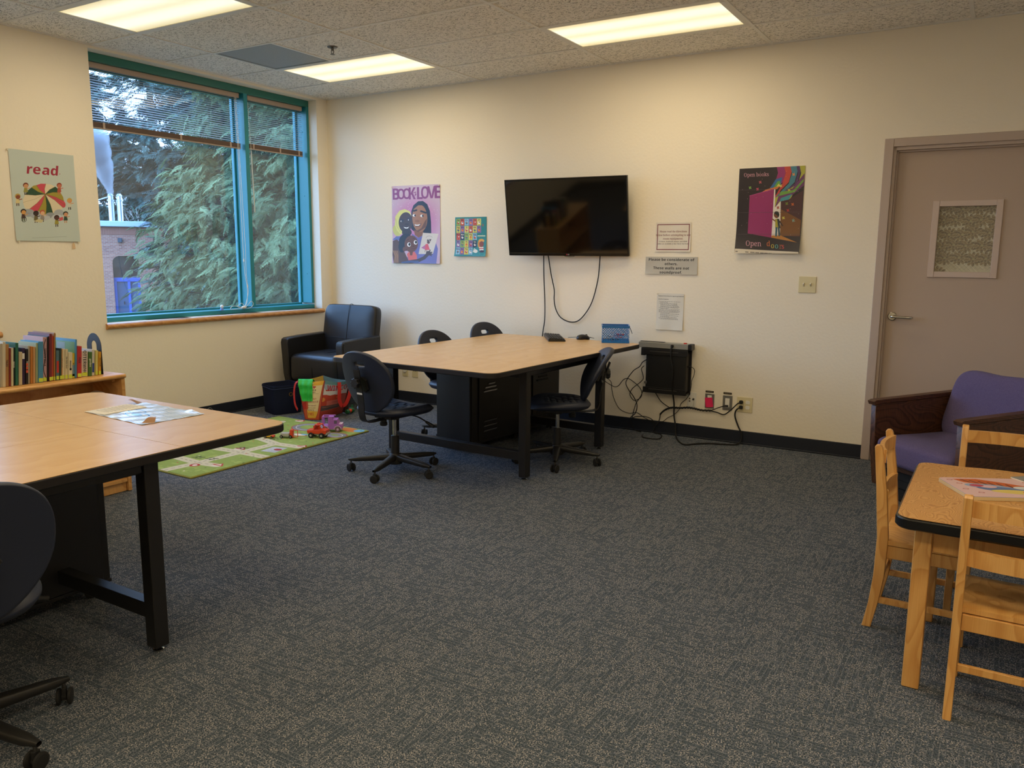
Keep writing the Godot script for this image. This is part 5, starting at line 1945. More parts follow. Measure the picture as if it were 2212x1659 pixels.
func caster_mesh(r: float) -> MB:
	var b := MB.new()
	for s in [-1.0, 1.0]:
		b.xf = Transform3D(Basis(Vector3.BACK, PI / 2), Vector3(s * r * 0.62 + r * 0.22, r, 0))
		b.lathe([Vector2(r * 0.72, 0), Vector2(r * 0.97, r * 0.08), Vector2(r, r * 0.2), Vector2(r * 0.97, r * 0.36), Vector2(r * 0.72, r * 0.44)], 18)
	b.xf = Transform3D(Basis(Vector3.BACK, PI / 2), Vector3(r * 0.25, r, 0))
	b.lathe([Vector2(r * 0.5, 0), Vector2(r * 0.5, r * 0.5)], 14)
	b.xf = Transform3D()
	b.box(Vector3(0, r * 1.5, 0.0), Vector3(r * 0.5, r * 1.3, r * 0.9), r * 0.1)
	return b

# a black steel equipment cabinet on casters: its door faces +x, one end faces +z
func cabinet(label: String, at: Vector3, turn: float, w: float, l: float, h: float, lock: bool) -> Node3D:
	var t := thing("equipment_cabinet", label, "cabinet", at, turn, "black steel cabinets under the study tables")
	var y0 := 0.062
	put("body", abox(Vector3(-w / 2, (y0 + h) / 2, -l / 2), Vector3(w, h - y0, l), 0.006), mat("cabinet_black", c8(24, 23, 24), 0.45), t)
	var dm := mat("cabinet_door", c8(27, 26, 27), 0.42)
	var d := MB.new()
	d.box(Vector3(0.004, (y0 + h) / 2, -l / 2 - 0.03), Vector3(0.012, h - y0 - 0.03, l - 0.13), 0.003)
	var door := put("door", d, dm, t)
	for q in [[0.482, 0.07], [0.457, 0.125], [0.43, 0.15], [y0 + 0.15, 0.15], [y0 + 0.115, 0.15], [y0 + 0.08, 0.15]]:
		var lv := MB.new()
		lv.xf = Transform3D(Basis(Vector3.BACK, 0.9), Vector3(0.012, q[0], -0.22 - (0.15 - q[1]) * 0.2))
		lv.box(Vector3(0, 0, 0), Vector3(0.016, 0.003, q[1]), 0.0008)
		put("louvre", lv, (M.white_plastic if q[0] > 0.4 else mat("louvre_grey", c8(110, 112, 116), 0.4)) if lock else dm, door)
		put("slot", abox(Vector3(0.0105, q[0] + 0.006, -0.22 - (0.15 - q[1]) * 0.2), Vector3(0.001, 0.009, q[1])), mat("slot_black", c8(8, 8, 8), 0.8), door)
	var pl := MB.new()
	pl.box(Vector3(0.003, (y0 + h) / 2, -0.045), Vector3(0.008, h - y0 - 0.03, 0.06), 0.002)
	put("corner_panel", pl, dm, t)
	put("plinth", abox(Vector3(-w / 2, y0 + 0.004, -l / 2), Vector3(w + 0.008, 0.016, l + 0.004), 0.003), dm, t)
	if lock:
		var k := MB.new()
		k.xf = Transform3D(Basis(Vector3.RIGHT, PI / 2), Vector3(-w * 0.48, h - 0.055, 0.0))
		k.lathe([Vector2(0.02, 0), Vector2(0.02, 0.003), Vector2(0.016, 0.005), Vector2(0.014, 0.002), Vector2(0.001, 0.002)], 24, false)
		put("grommet", k, M.chrome, t, "round chrome grommet")
		var kl := MB.new()
		kl.xf = Transform3D(Basis(Vector3.BACK, -PI / 2), Vector3(0.01, h - 0.14, -l + 0.15))
		kl.lathe([Vector2(0.01, 0), Vector2(0.009, 0.006), Vector2(0.004, 0.007)], 14)
		put("lock", kl, M.dull_steel, door)
	for s in [-w + 0.05, -0.05]:
		for z in [-0.06, -l + 0.06]:
			var c := put("caster", caster_mesh(0.024), M.black_rubber, t)
			c.position = Vector3(s, 0, z)
			c.rotation.y = 0.6 + z
	return t

func build_tables():
	study_table("light maple laminate study table against the television wall, keyboard on it", Vector3(2.752, 0, 1.235), -0.045, 0.487, -0.515)
	study_table("light maple laminate study table in the left foreground with a sheet of paper", Vector3(2.748, 0, 4.763), 0.0, 0.42, -0.42)
	cabinet("black cabinet with bright louvres under the near half of the far table", Vector3(2.62, 0, 1.392), -0.095, 0.315, 0.65, 0.66, true)
	cabinet("black cabinet under the wall half of the far table", Vector3(2.684, 0, 0.738), -0.095, 0.315, 0.48, 0.66, false)
	var c := cabinet("black cabinet under the foreground table beside the task chair", Vector3(2.715, 0, 5.35), 0.0, 0.315, 1.2, 0.66, false)
	c.set_meta("group", "black steel cabinets under the study tables")
	# what lies on the far table
	var kt := thing("keyboard", "black computer keyboard lying at an angle on the far table", "keyboard", Vector3(2.725, 0.7406, 0.352), atan2(-0.83, -0.56))
	# local z is the long side pointing away from the camera, local x across
	kt.rotation.y = 0.594
	var kb := MB.new()
	kb.xf = Transform3D(Basis(Vector3.RIGHT, 0.0), Vector3.ZERO)
	kb.prism([Vector2(-0.066, 0.0), Vector2(0.066, 0.0), Vector2(0.066, 0.012), Vector2(-0.066, 0.022)], -0.215, 0.215, 0.002)
	put("body", kb, M.black_plastic, kt)
	var kc := mat("key_black", c8(34, 34, 36), 0.45)
	var km := abox(Vector3.ZERO, Vector3(0.0165, 0.008, 0.0155), 0.002).mesh()
	for i in 6:
		for j in 22:
			if j in [14, 18]:
				continue
			if i == 0 and j > 3 and j < 10:
				continue
			var o := put("key", km, kc, kt)
			var x := 0.053 - i * 0.0205
			o.position = Vector3(x, 0.0215 - x * 0.0758 - 0.002, -0.201 + j * 0.0191)
			o.rotation.z = -0.0756
	var spb := put("space_bar", abox(Vector3(0.053, 0.0155, -0.201 + 6.5 * 0.0191), Vector3(0.0165, 0.008, 0.11), 0.002), kc, kt)
	spb.rotation.z = 0.0
	var mo := thing("computer_mouse", "black and silver computer mouse right of the keyboard", "mouse", Vector3(2.934, 0.7406, 0.259), 2.58)
	var mb := MB.new()
	mb.pillow(Vector3(0, 0.004, 0), Vector3(0.062, 0.062, 0.112), 0.8, 0.7, 24, 12, [[Vector3(0, 0.03, 0.05), 0.04, Vector3(0, -0.008, 0)], [Vector3(0, -0.031, 0), 0.05, Vector3(0, 0.026, 0)]])
	put("shell", mb, M.black_plastic, mo)
	var ms := MB.new()
	ms.pillow(Vector3(0, 0.011, -0.012), Vector3(0.044, 0.052, 0.075), 0.8, 0.8, 20, 10)
	put("palm_cover", ms, mat("mouse_silver", c8(164, 164, 166), 0.3, 0.4), mo, "silver palm cover")
	var mw := MB.new()
	mw.xf = Transform3D(Basis(Vector3.BACK, PI / 2), Vector3(0.004, 0.03, 0.03))
	mw.lathe([Vector2(0.009, 0), Vector2(0.009, 0.007)], 14)
	put("scroll_wheel", mw, M.black_rubber, mo)
	cable("thin mouse cord lying behind the keyboard on the far table", 0.0018, [Vector3(2.966, 0.756, 0.205), Vector3(2.985, 0.743, 0.165), Vector3(2.93, 0.743, 0.12), Vector3(2.83, 0.743, 0.14), Vector3(2.78, 0.743, 0.22)])
	basket()
	# the sheet on the near table
	var p := Art.new(480, 300, c8(224, 230, 238))
	for k in 26:
		var y := 8.0 + k * 12
		var pts := []
		for i in 13:
			pts.append(Vector2(i * 40, y + 6 * sin(i * 0.9 + k * 1.3) + 4 * sin(i * 2.1 + k)))
		p.line(pts, 1.6 + (k % 3), c8(150, 176, 212) if k % 2 else c8(186, 200, 222))
	p.ring(180, 150, 60, 26, 5, c8(60, 140, 210))
	p.ring(250, 190, 80, 34, 6, c8(54, 132, 206))
	p.oval(250, 192, 40, 16, c8(120, 176, 226))
	var dt := thing("drawing", "glossy sheet with blue crayon waves taped to the near table", "drawing", Vector3(2.765, 0.7408, 3.985), -0.07)
	var b := MB.new()
	var rows := []
	for j in 13:
		var row := []
		for i in 21:
			var u := i / 20.0 - 0.5
			var v := j / 12.0 - 0.5
			var hgt: float = 0.0016 + 0.0012 * sin(u * 31 + v * 9) * sin(v * 17) + 0.03 * pow(maxf(0.0, u * 0.6 + 0.62 - absf(v - 0.62) * 2.0 - absf(u - 0.28) * 2.2), 2)
			row.append(Vector3(u * 0.43, hgt, -v * 0.27))
		rows.append(row)
	b.sheet(rows)
	var dm := printed(p.texture(), 0.12)
	put("sheet", b, dm, dt)
	var un := thing("paper_sheet", "cream printed sheet under the left end of the glossy drawing", "paper", Vector3(2.605, 0.7432, 4.005), 0.05)
	put("sheet", abox(Vector3(0, 0.0006, 0), Vector3(0.13, 0.0006, 0.2)), mat("cream_paper", c8(226, 216, 190), 0.7), un)
	var li := MB.new()
	for k in 9:
		li.box(Vector3(-0.01, 0.0011, -0.08 + k * 0.017), Vector3(0.08, 0.0003, 0.0025))
	put("print_lines", li, mat("print_grey", c8(120, 112, 100), 0.7), un)
	for q in [[Vector3(2.96, 0.7409, 4.105), 0.5, "brown curled tape at the near corner of the glossy drawing"], [Vector3(2.55, 0.7409, 3.855), 2.4, "brown curled tape at the far corner of the glossy drawing"]]:
		var tp := thing("tape", q[2], "tape", q[0], q[1], "tape on the drawing's corners")
		var tb := MB.new()
		var rr := []
		for j in 7:
			var row := []
			for i in 5:
				var u := i / 4.0 - 0.5
				var v := j / 6.0
				row.append(Vector3(u * 0.055 * (1.0 - v * 0.55), 0.001 + 0.022 * sin(v * PI * 0.75) * v, -v * 0.05))
			rr.append(row)
		tb.sheet(rr)
		put("strip", tb, mat("kraft_tape", c8(160, 118, 76), 0.45), tp)

func basket():
	var t := thing("basket", "translucent blue plastic basket with punched holes on the far table", "basket", Vector3(3.222, 0.7408, 0.284), 0.45)
	var m := mat("blue_plastic", Color(0.05, 0.45, 0.78, 0.78), 0.3)
	m.transparency = BaseMaterial3D.TRANSPARENCY_ALPHA
	var w := 0.205
	var d := 0.185
	var h := 0.128
	# each wall is a grid of small plates round a round-cornered hole, so that the holes go through
	for side in 4:
		var b := MB.new()
		var len_ := w if side % 2 == 0 else d
		var off := (d if side % 2 == 0 else w) / 2
		b.xf = Transform3D(Basis(Vector3.UP, side * PI / 2), Vector3.ZERO) * Transform3D(Basis(), Vector3(0, 0, off))
		var nx := 11 if side % 2 == 0 else 10
		var ny := 5
		var cw := len_ / nx
		var ch := (h - 0.03) / ny
		b.box(Vector3(0, 0.008, 0), Vector3(len_, 0.016, 0.0025))
		b.box(Vector3(0, h - 0.007, 0), Vector3(len_, 0.014, 0.0035))
		for i in nx:
			for j in ny:
				var c := Vector3(-len_ / 2 + cw * (i + 0.5), 0.016 + ch * (j + 0.5), 0)
				var r := minf(cw, ch) * (0.34 if (i + j) % 2 == 0 else 0.22)
				for k in 8:
					var a0 := TAU * k / 8 + PI / 8
					var a1 := TAU * (k + 1) / 8 + PI / 8
					var o0 := Vector3(cos(a0), sin(a0), 0)
					var o1 := Vector3(cos(a1), sin(a1), 0)
					var e0 := o0 / maxf(absf(o0.x), absf(o0.y)) * 0.5
					var e1 := o1 / maxf(absf(o1.x), absf(o1.y)) * 0.5
					b.quad(c + o0 * r, c + Vector3(e0.x * cw, e0.y * ch, 0), c + Vector3(e1.x * cw, e1.y * ch, 0), c + o1 * r)
		put("wall", b, m, t)
	put("floor", abox(Vector3(0, 0.002, 0), Vector3(w, 0.003, d)), m, t)
	var rim := MB.new()
	for s in [-1.0, 1.0]:
		rim.box(Vector3(0, h, s * d / 2), Vector3(w + 0.008, 0.005, 0.009), 0.002)
		rim.box(Vector3(s * w / 2, h, 0), Vector3(0.009, 0.005, d), 0.002)
	put("rim", rim, m, t)
	var hd := MB.new()
	var arc := []
	for k in 13:
		var a := PI * k / 12
		arc.append(Vector3(w / 2 + 0.006 + 0.02 * sin(a), h - 0.012 - 0.05 * sin(a), cos(a) * 0.07))
	hd.wire(arc, 0.0022, 6)
	put("handle", hd, M.dull_steel, t, "wire handle folded down")
	# pencils and chips of colour lying inside
	var cols := [c8(200, 60, 50), c8(230, 200, 180), c8(60, 60, 70), c8(190, 150, 90), c8(150, 40, 40), c8(220, 220, 216)]
	var r := RandomNumberGenerator.new()
	r.seed = 44
	for k in 14:
		var cr := thing("crayon", "crayon lying inside the blue basket on the far table", "crayon", t.transform * Vector3(r.randf_range(-0.06, 0.06), 0.012 + 0.0042 * k, r.randf_range(-0.05, 0.05)), r.randf() * TAU, "crayons inside the blue basket")
		var b := MB.new()
		b.rod(Vector3(-0.042, 0, 0), Vector3(0.034, 0, 0), 0.0042, -1, 8)
		put("wrapper", b, mat("crayon%d" % (k % 6), cols[k % 6], 0.6), cr)
		put("tip", arod(Vector3(0.034, 0, 0), Vector3(0.044, 0, 0), 0.0038, 0.0012, 8), mat("crayon_tip%d" % (k % 6), cols[k % 6].darkened(0.15), 0.5), cr)

# ------------------------------------------------------------------ chairs
# a task chair that faces +z; lean is how far the back is tipped, lift raises seat and back
func task_chair(label: String, at: Vector3, turn: float, lean: float, lift: float, spin: float) -> Node3D:
	var t := thing("task_chair", label, "chair", at, turn, "dark blue task chairs at the study tables")
	var bp := mat("chair_base", c8(30, 29, 28), 0.42)
	var pu := mat("chair_foam", c8(36, 42, 60), 0.5)
	# five-arm base
	var base := MB.new()
	base.lathe([Vector2(0.045, 0.055), Vector2(0.05, 0.07), Vector2(0.042, 0.115), Vector2(0.034, 0.125)], 20)
	var hub := put("base", base, bp, t)
	for k in 5:
		var a := spin + TAU * k / 5
		var d := Vector3(cos(a), 0, sin(a))
		var sd := Vector3.UP.cross(d)
		var b := MB.new()
		var rows := []
		for q in 9:
			var u := q / 8.0
			var p: Vector3 = d * lerpf(0.03, 0.292, u) + Vector3(0, lerpf(0.098, 0.078, u), 0)
			var w := lerpf(0.027, 0.017, u)
			var h := lerpf(0.022, 0.013, u)
			if q == 8:
				p += d * 0.012
				w *= 0.5
				h *= 0.5
			var row := []
			for e in 12:
				var an := TAU * e / 12
				row.append(p + sd * MB._sp(cos(an), 0.6) * w + Vector3.UP * MB._sp(sin(an), 0.6) * h)
			rows.append(row)
		b.sheet(rows, true, false)
		put("arm", b, bp, hub)
		var c := put("caster", caster_mesh(0.026), M.black_rubber, t)
		c.position = d * 0.288
		c.rotation.y = -a + 1.1 + k * 0.7
		put("caster_stem", arod(d * 0.288 + Vector3(0, 0.05, 0), d * 0.288 + Vector3(0, 0.075, 0), 0.006), M.dull_steel, c, "").transform = c.transform.affine_inverse()
	var col := MB.new()
	col.lathe([Vector2(0.027, 0.1), Vector2(0.0255, 0.235 + lift * 0.3), Vector2(0.02, 0.238 + lift * 0.3)], 20)
	put("column_sleeve", col, bp, t)
	var rod := MB.new()
	rod.lathe([Vector2(0.014, 0.235 + lift * 0.3), Vector2(0.014, 0.37 + lift)], 18)
	put("gas_lift", rod, M.chrome, t, "chrome gas lift")
	var y := 0.385 + lift
	var me := MB.new()
	me.box(Vector3(0, y - 0.015, -0.01), Vector3(0.15, 0.035, 0.2), 0.006)
	me.rod(Vector3(0, y - 0.05, 0), Vector3(0, y - 0.01, 0), 0.03)
	me.rod(Vector3(0, y - 0.055, -0.1), Vector3(0, y - 0.02, -0.1), 0.02)
	put("mechanism", me, M.black_metal, t)
	var kn2 := MB.new()
	kn2.xf = Transform3D(Basis(), Vector3(0.0, y - 0.075, -0.1))
	kn2.lathe([Vector2(0.022, 0), Vector2(0.025, 0.006), Vector2(0.025, 0.02), Vector2(0.014, 0.026)], 10)
	put("tension_knob", kn2, M.black_plastic, t)
	var lv := MB.new()
	lv.wire(smooth([Vector3(-0.06, y - 0.015, 0.04), Vector3(-0.16, y - 0.025, 0.05), Vector3(-0.24, y - 0.055, 0.055)], 5), 0.0045, 8)
	lv.rod(Vector3(-0.225, y - 0.049, 0.054), Vector3(-0.285, y - 0.072, 0.058), 0.009, 0.011, 10)
	put("height_lever", lv, M.black_plastic, t)
	# seat: a moulded pad with a waffle of raised blocks
	var seat := MB.new()
	var top := []
	var nu := 64
	var nr := 22
	for j in nr + 1:
		var f := float(j) / nr
		var row := []
		for i in nu:
			var a := -TAU * i / nu
			var rx := 0.235 * MB._sp(cos(a), 0.75)
			var rz := 0.22 * MB._sp(sin(a), 0.72)
			if rz < 0:
				rx *= 1.0 - 0.12 * absf(rz) / 0.205
			var x := rx * (1.0 - f)
			var z := rz * (1.0 - f)
			var h := 0.046 - 0.014 * exp(-(x * x + (z + 0.02) * (z + 0.02)) / 0.018)
			h += 0.010 * pow(absf(x) / 0.225, 2)
			h -= 0.03 * pow(maxf(0.0, z / 0.205), 4)
			h -= 0.022 * pow(maxf(0.0, 1.0 - f / 0.14), 2)
			if z < 0.09 and z > -0.15 and absf(x) < 0.17:
				var rowk := floorf((z + 1) / 0.042)
				var fx := fposmod(x + (0.035 if int(rowk) % 2 else 0.0), 0.07) / 0.07
				var fz := fposmod(z + 1, 0.042) / 0.042
				var blk := smoothstep(0.0, 0.16, minf(fz, 1 - fz)) * smoothstep(0.0, 0.1, minf(fx, 1 - fx))
				h -= 0.007 * (1.0 - blk) * smoothstep(0.17, 0.13, absf(x))
			row.append(Vector3(x, y + h + 0.005, z))
		top.append(row)
	var under := []
	for q in [[0.55, 0.0], [0.94, 0.004], [1.0, 0.022]]:
		var row := []
		for i in nu:
			var p: Vector3 = top[0][i]
			row.append(Vector3(p.x * q[0], lerpf(y + 0.002, p.y, q[1] / 0.03), p.z * q[0]))
		under.append(row)
	var all := under + top
	seat.sheet(all, true, false)
	put("seat", seat, pu, t)
	# back support: a flat steel J, with a slot, a clamp knob and a size tag
	var st := MB.new()
	var ln := sin(lean)
	var lc := cos(lean)
	var piv := Vector3(0, y + 0.215, -0.262)
	var jp := smooth([Vector3(0, y - 0.028, -0.05), Vector3(0, y - 0.032, -0.2), Vector3(0, y - 0.02, -0.262), Vector3(0, y + 0.03, -0.284), Vector3(0, y + 0.12, -0.29), Vector3(0, y + 0.305, -0.29 - 0.12 * ln)], 6)
	st.strip(jp, Vector3.RIGHT, 0.052, 0.006)
	put("back_bar", st, M.black_metal, t)
	put("bar_slot", abox(Vector3(0, y + 0.27, -0.298 - 0.05 * ln), Vector3(0.012, 0.12, 0.004)), mat("slot_black", c8(8, 8, 8), 0.8), t)
	var tg := put("size_tag", abox(Vector3(0, y + 0.165, -0.2955 - 0.01 * ln), Vector3(0.046, 0.03, 0.003), 0.001), M.white_plastic, t)
	lettering("18308", 0.013, M.black_rubber, tg, Transform3D(Basis(Vector3.UP, PI), Vector3(0, y + 0.172, -0.2972 - 0.01 * ln)), true, false, 0.0004)
	var kn := MB.new()
	kn.xf = Transform3D(Basis(Vector3.RIGHT, -PI / 2), Vector3(0, y + 0.225, -0.296 - 0.03 * ln))
	var lobes := []
	for k in 40:
		var a := TAU * k / 40
		lobes.append(Vector2(cos(a), sin(a)) * (0.031 + 0.0035 * cos(a * 8)))
	kn.xf = Transform3D(Basis(Vector3.UP, PI), Vector3(0, y + 0.225, -0.31 - 0.03 * ln))
	kn.prism(lobes, 0.0, 0.026, 0.004)
	kn.prism(round_rect(0.03, 0.03, 0.0145), -0.012, 0.004, 0.001)
	put("clamp_knob", kn, M.black_plastic, t)
	var pm := MB.new()
	pm.xf = Transform3D(Basis(Vector3.RIGHT, -lean), piv)
	pm.prism([Vector2(-0.045, -0.03), Vector2(-0.02, -0.05), Vector2(0.02, -0.05), Vector2(0.045, -0.03), Vector2(0.045, 0.03), Vector2(0.02, 0.05), Vector2(-0.02, 0.05), Vector2(-0.045, 0.03)], -0.02, -0.006, 0.002)
	put("pivot_plate", pm, M.black_metal, t)
	# the backrest: an oval shell with a hand slot near its top
	var bk := MB.new()
	bk.xf = Transform3D(Basis(Vector3.RIGHT, -lean), piv + Vector3(0, 0.0, 0.0))
	var loops := []
	var n := 72
	var c0 := Vector2(0, 0.125)
	var prof := [[0.0, -0.006], [0.0, 0.012], [0.04, 0.0175], [0.3, 0.0175], [0.65, 0.0175], [0.93, 0.016], [0.985, 0.010], [1.0, 0.0], [0.985, -0.009], [0.94, -0.0125], [0.6, -0.0125], [0.3, -0.0125], [0.04, -0.0125], [0.0, -0.006]]
	for q in prof:
		var row := []
		for i in n:
			var a := TAU * i / n
			var dir := Vector2(cos(a), sin(a))
			var sl := c0 + Vector2(0.042 * MB._sp(cos(a), 0.5), 0.0165 * MB._sp(sin(a), 0.6))
			# where that ray leaves the oval outline
			var lo := 0.0
			var hi := 0.6
			for e in 22:
				var md := (lo + hi) / 2
				var p := c0 + dir * md
				var ex := 0.212 * (1.0 if p.y > -0.03 else 1.0 - 0.22 * pow((-0.03 - p.y) / 0.17, 2))
				if pow(absf(p.x) / ex, 2.15) + pow(absf(p.y - 0.005) / 0.205, 2.15) < 1.0:
					lo = md
				else:
					hi = md
			var rim := c0 + dir * lo
			var p: Vector2 = sl.lerp(rim, q[0])
			var curve := 0.03 * pow(p.x / 0.2, 2) - 0.012 * pow(p.y / 0.2, 2)
			row.append(Vector3(p.x, p.y, curve + q[1] + 0.012))
		loops.append(row)
	bk.sheet(loops, true, true)
	put("backrest", bk, pu, t)
	return t

# a small maple chair that faces +z
func kid_chair(label: String, at: Vector3, turn: float) -> Node3D:
	var t := thing("child_chair", label, "chair", at, turn, "small maple chairs at the children's table")
	var m: Material = M.maple
	var w := 0.345
	for s in [-1.0, 1.0]:
		var b := MB.new()
		# rear post: splayed foot, upright past the seat, leaning back above
		var side := [Vector2(-0.197, 0.0), Vector2(-0.165, 0.0), Vector2(-0.146, 0.10), Vector2(-0.132, 0.21), Vector2(-0.128, 0.36), Vector2(-0.148, 0.55), Vector2(-0.172, 0.698), Vector2(-0.176, 0.708), Vector2(-0.184, 0.713), Vector2(-0.195, 0.711), Vector2(-0.2, 0.704), Vector2(-0.184, 0.55), Vector2(-0.168, 0.36), Vector2(-0.170, 0.21), Vector2(-0.180, 0.10)]
		b.xf = Transform3D(Basis(Vector3(0, 0, 1), Vector3(0, 1, 0), Vector3(-1, 0, 0)), Vector3(s * (w / 2 - 0.012), 0, 0))
		b.prism(side, -0.0125, 0.0125, 0.003)
		put("rear_leg", b, m, t)
		var f := MB.new()
		f.box(Vector3(s * (w / 2 - 0.014), 0.168, 0.128), Vector3(0.027, 0.336, 0.032), 0.003)
		put("front_leg", f, m, t)
		put("side_stretcher", abox(Vector3(s * (w / 2 - 0.014), 0.112, -0.016), Vector3(0.014, 0.024, 0.262), 0.002), m, t)
		put("side_apron", abox(Vector3(s * (w / 2 - 0.014), 0.308, -0.016), Vector3(0.016, 0.05, 0.262), 0.002), m, t)
	put("front_apron", abox(Vector3(0, 0.308, 0.13), Vector3(w - 0.056, 0.05, 0.016), 0.002), m, t)
	put("rear_apron", abox(Vector3(0, 0.306, -0.148), Vector3(w - 0.05, 0.052, 0.018), 0.002), m, t)
	put("rear_stretcher", abox(Vector3(0, 0.16, -0.155), Vector3(w - 0.05, 0.024, 0.014), 0.002), m, t)
	# scooped seat
	var seat := MB.new()
	var up := []
	var dn := []
	for j in 13:
		var r1 := []
		var r2 := []
		for i in 17:
			var u := i / 16.0 - 0.5
			var v := j / 12.0 - 0.5
			var x := u * (w - 0.004 - (0.02 if j == 0 or j == 12 else 0.0) * 0.3)
			var z := -v * 0.3 + 0.0
			var dip := 0.010 * exp(-(u * u * 9 + v * v * 9))
			var e := pow(maxf(absf(u), absf(v)) * 2, 24) * 0.004
			r1.append(Vector3(x, 0.356 - dip - e, z))
			r2.append(Vector3(x, 0.336, z))
		up.append(r1)
		dn.append(r2)
	seat.sheet(up)
	seat.sheet(dn, false, false, true)
	for j in 12:
		seat.quad(dn[j][16], dn[j + 1][16], up[j + 1][16], up[j][16])
		seat.quad(dn[j + 1][0], dn[j][0], up[j][0], up[j + 1][0])
	for i in 16:
		seat.quad(dn[0][i], dn[0][i + 1], up[0][i + 1], up[0][i])
		seat.quad(dn[12][i + 1], dn[12][i], up[12][i], up[12][i + 1])
	put("seat", seat, m, t)
	# two bowed back rails
	for q in [[0.668, 0.05, -0.168], [0.512, 0.052, -0.15]]:
		var pts := []
		for k in 11:
			var u := k / 10.0 - 0.5
			pts.append(Vector3(u * (w - 0.044), q[0], q[2] - 0.022 * (1.0 - 4 * u * u)))
		var b := MB.new()
		b.strip(pts, Vector3.UP, q[1], 0.016)
		put("back_rail", b, m, t)
	return t

func build_seating():
	task_chair("dark blue task chair at the near end of the far table, back to the camera", Vector3(2.47, 0, 2.03), deg_to_rad(175), 0.27, 0.012, 0.62)
	task_chair("dark blue task chair on the right of the far table, tipped back", Vector3(3.235, 0, 1.235), deg_to_rad(-56), 0.5, 0.0, 0.15)
	task_chair("dark task chair behind the far table, nearer the window end", Vector3(2.262, 0, 1.0), deg_to_rad(84), 0.24, 0.01, 0.5)
	task_chair("dark task chair behind the far table, nearer the television wall", Vector3(2.30, 0, 0.36), deg_to_rad(80), 0.2, 0.03, 0.9)
	task_chair("dark task chair cut off by the left edge in the foreground", Vector3(3.325, 0, 5.0), deg_to_rad(-96), 0.2, 0.02, 0.62)
	kid_chair("small maple chair at the left side of the children's table", Vector3(5.592, 0, 2.62), PI / 2)
	kid_chair("small maple chair in front of the children's table, back to the camera", Vector3(5.876, 0, 3.148), PI)
	kid_chair("small maple chair behind the children's table, facing the camera", Vector3(5.826, 0, 2.37), 0.0)
	kid_table()
	purple_chair()
	leather_chair()

func kid_table():
	var t := thing("child_table", "low wood grain children's table with black edge on maple legs", "table", Vector3(6.125, 0, 2.886))
	var w := 1.214
	var d := 0.812
	var flat := Transform3D(Basis(Vector3.RIGHT, Vector3.FORWARD, Vector3.UP), Vector3.ZERO)
	var e := MB.new()
	e.xf = flat
	e.prism(round_rect(w, d, 0.05, 8), 0.562, 0.5995, 0.008)
	put("edge_band", e, mat("edge_gloss", c8(16, 16, 17), 0.28), t)
	var p := MB.new()
	p.xf = flat
	p.prism(round_rect(w - 0.014, d - 0.014, 0.046, 8), 0.599, 0.6005, 0.0004)
	put("table_top", p, M.oak_laminate, t)
	for sx in [-1.0, 1.0]:
		for sz in [-1.0, 1.0]:
			put("leg", abox(Vector3(sx * (w / 2 - 0.082), 0.281, sz * (d / 2 - 0.118)), Vector3(0.052, 0.562, 0.052), 0.004), M.maple, t)
	for s in [-1.0, 1.0]:
		put("apron", abox(Vector3(0, 0.515, s * (d / 2 - 0.118)), Vector3(w - 0.22, 0.09, 0.02), 0.002), M.maple, t)
		put("apron", abox(Vector3(s * (w / 2 - 0.082), 0.515, 0), Vector3(0.02, 0.09, d - 0.29), 0.002), M.maple, t)
	# a board book and a booklet
	var a := Art.new(300, 230, c8(226, 190, 190))
	a.poly([Vector2(40, 20), Vector2(120, 16), Vector2(190, 60), Vector2(236, 96), Vector2(200, 130), Vector2(130, 96), Vector2(60, 60)], c8(206, 100, 44))
	for k in 6:
		a.line([Vector2(66 + k * 24, 24 + k * 11), Vector2(80 + k * 22, 56 + k * 12)], 6, c8(70, 44, 40))
	a.oval(120, 110, 74, 30, c8(150, 170, 204), 0.3)
	a.oval(150, 140, 80, 28, c8(96, 122, 172), 0.25)
	a.oval(116, 108, 26, 16, c8(226, 186, 196))
	a.oval(84, 96, 22, 14, c8(196, 70, 96))
	a.oval(190, 170, 90, 24, c8(226, 204, 110), 0.15)
	a.oval(226, 176, 34, 16, c8(200, 56, 48), 0.2)
	a.oval(216, 118, 26, 18, c8(216, 220, 224))
	a.oval(248, 130, 14, 9, c8(52, 60, 90))
	for q in [[28, 30], [40, 74], [262, 50], [278, 200], [60, 180], [30, 140]]:
		a.ring(q[0], q[1], 8, 6, 3, c8(180, 90, 80))
	var bk := thing("board_book", "pink board book with a colourful cover on the children's table", "book", Vector3(5.80, 0.6008, 2.795), 0.48)
	var flat2 := Transform3D(Basis(Vector3.RIGHT, Vector3.FORWARD, Vector3.UP), Vector3.ZERO)
	var b := MB.new()
	b.xf = flat2
	b.prism(round_rect(0.32, 0.24, 0.02, 6), 0.0, 0.0125, 0.001)
	put("pages", b, mat("board_edge", c8(206, 184, 140), 0.7), bk)
	var cv := MB.new()
	cv.xf = flat2
	var rr := round_rect(0.318, 0.238, 0.019, 6)
	cv.prism(rr, 0.0124, 0.0135)
	for k in cv.uv.size():
		cv.uv[k] = Vector2(0.5 + cv.uv[k].x / 0.32, 0.5 - cv.uv[k].y / 0.24)
	put("cover", cv, printed(a.texture(), 0.4), bk)
	var bl := thing("booklet", "grey booklet lying on the corner of the pink board book", "booklet", Vector3(5.955, 0.6145, 2.62), 0.75)
	put("cover", abox(Vector3(0, 0.004, 0), Vector3(0.2, 0.001, 0.15)), mat("booklet_grey", c8(140, 142, 140), 0.5), bl)
	put("pages", abox(Vector3(0, 0.0018, 0), Vector3(0.2, 0.0034, 0.15)), mat("cream_paper", c8(226, 216, 190), 0.7), bl)

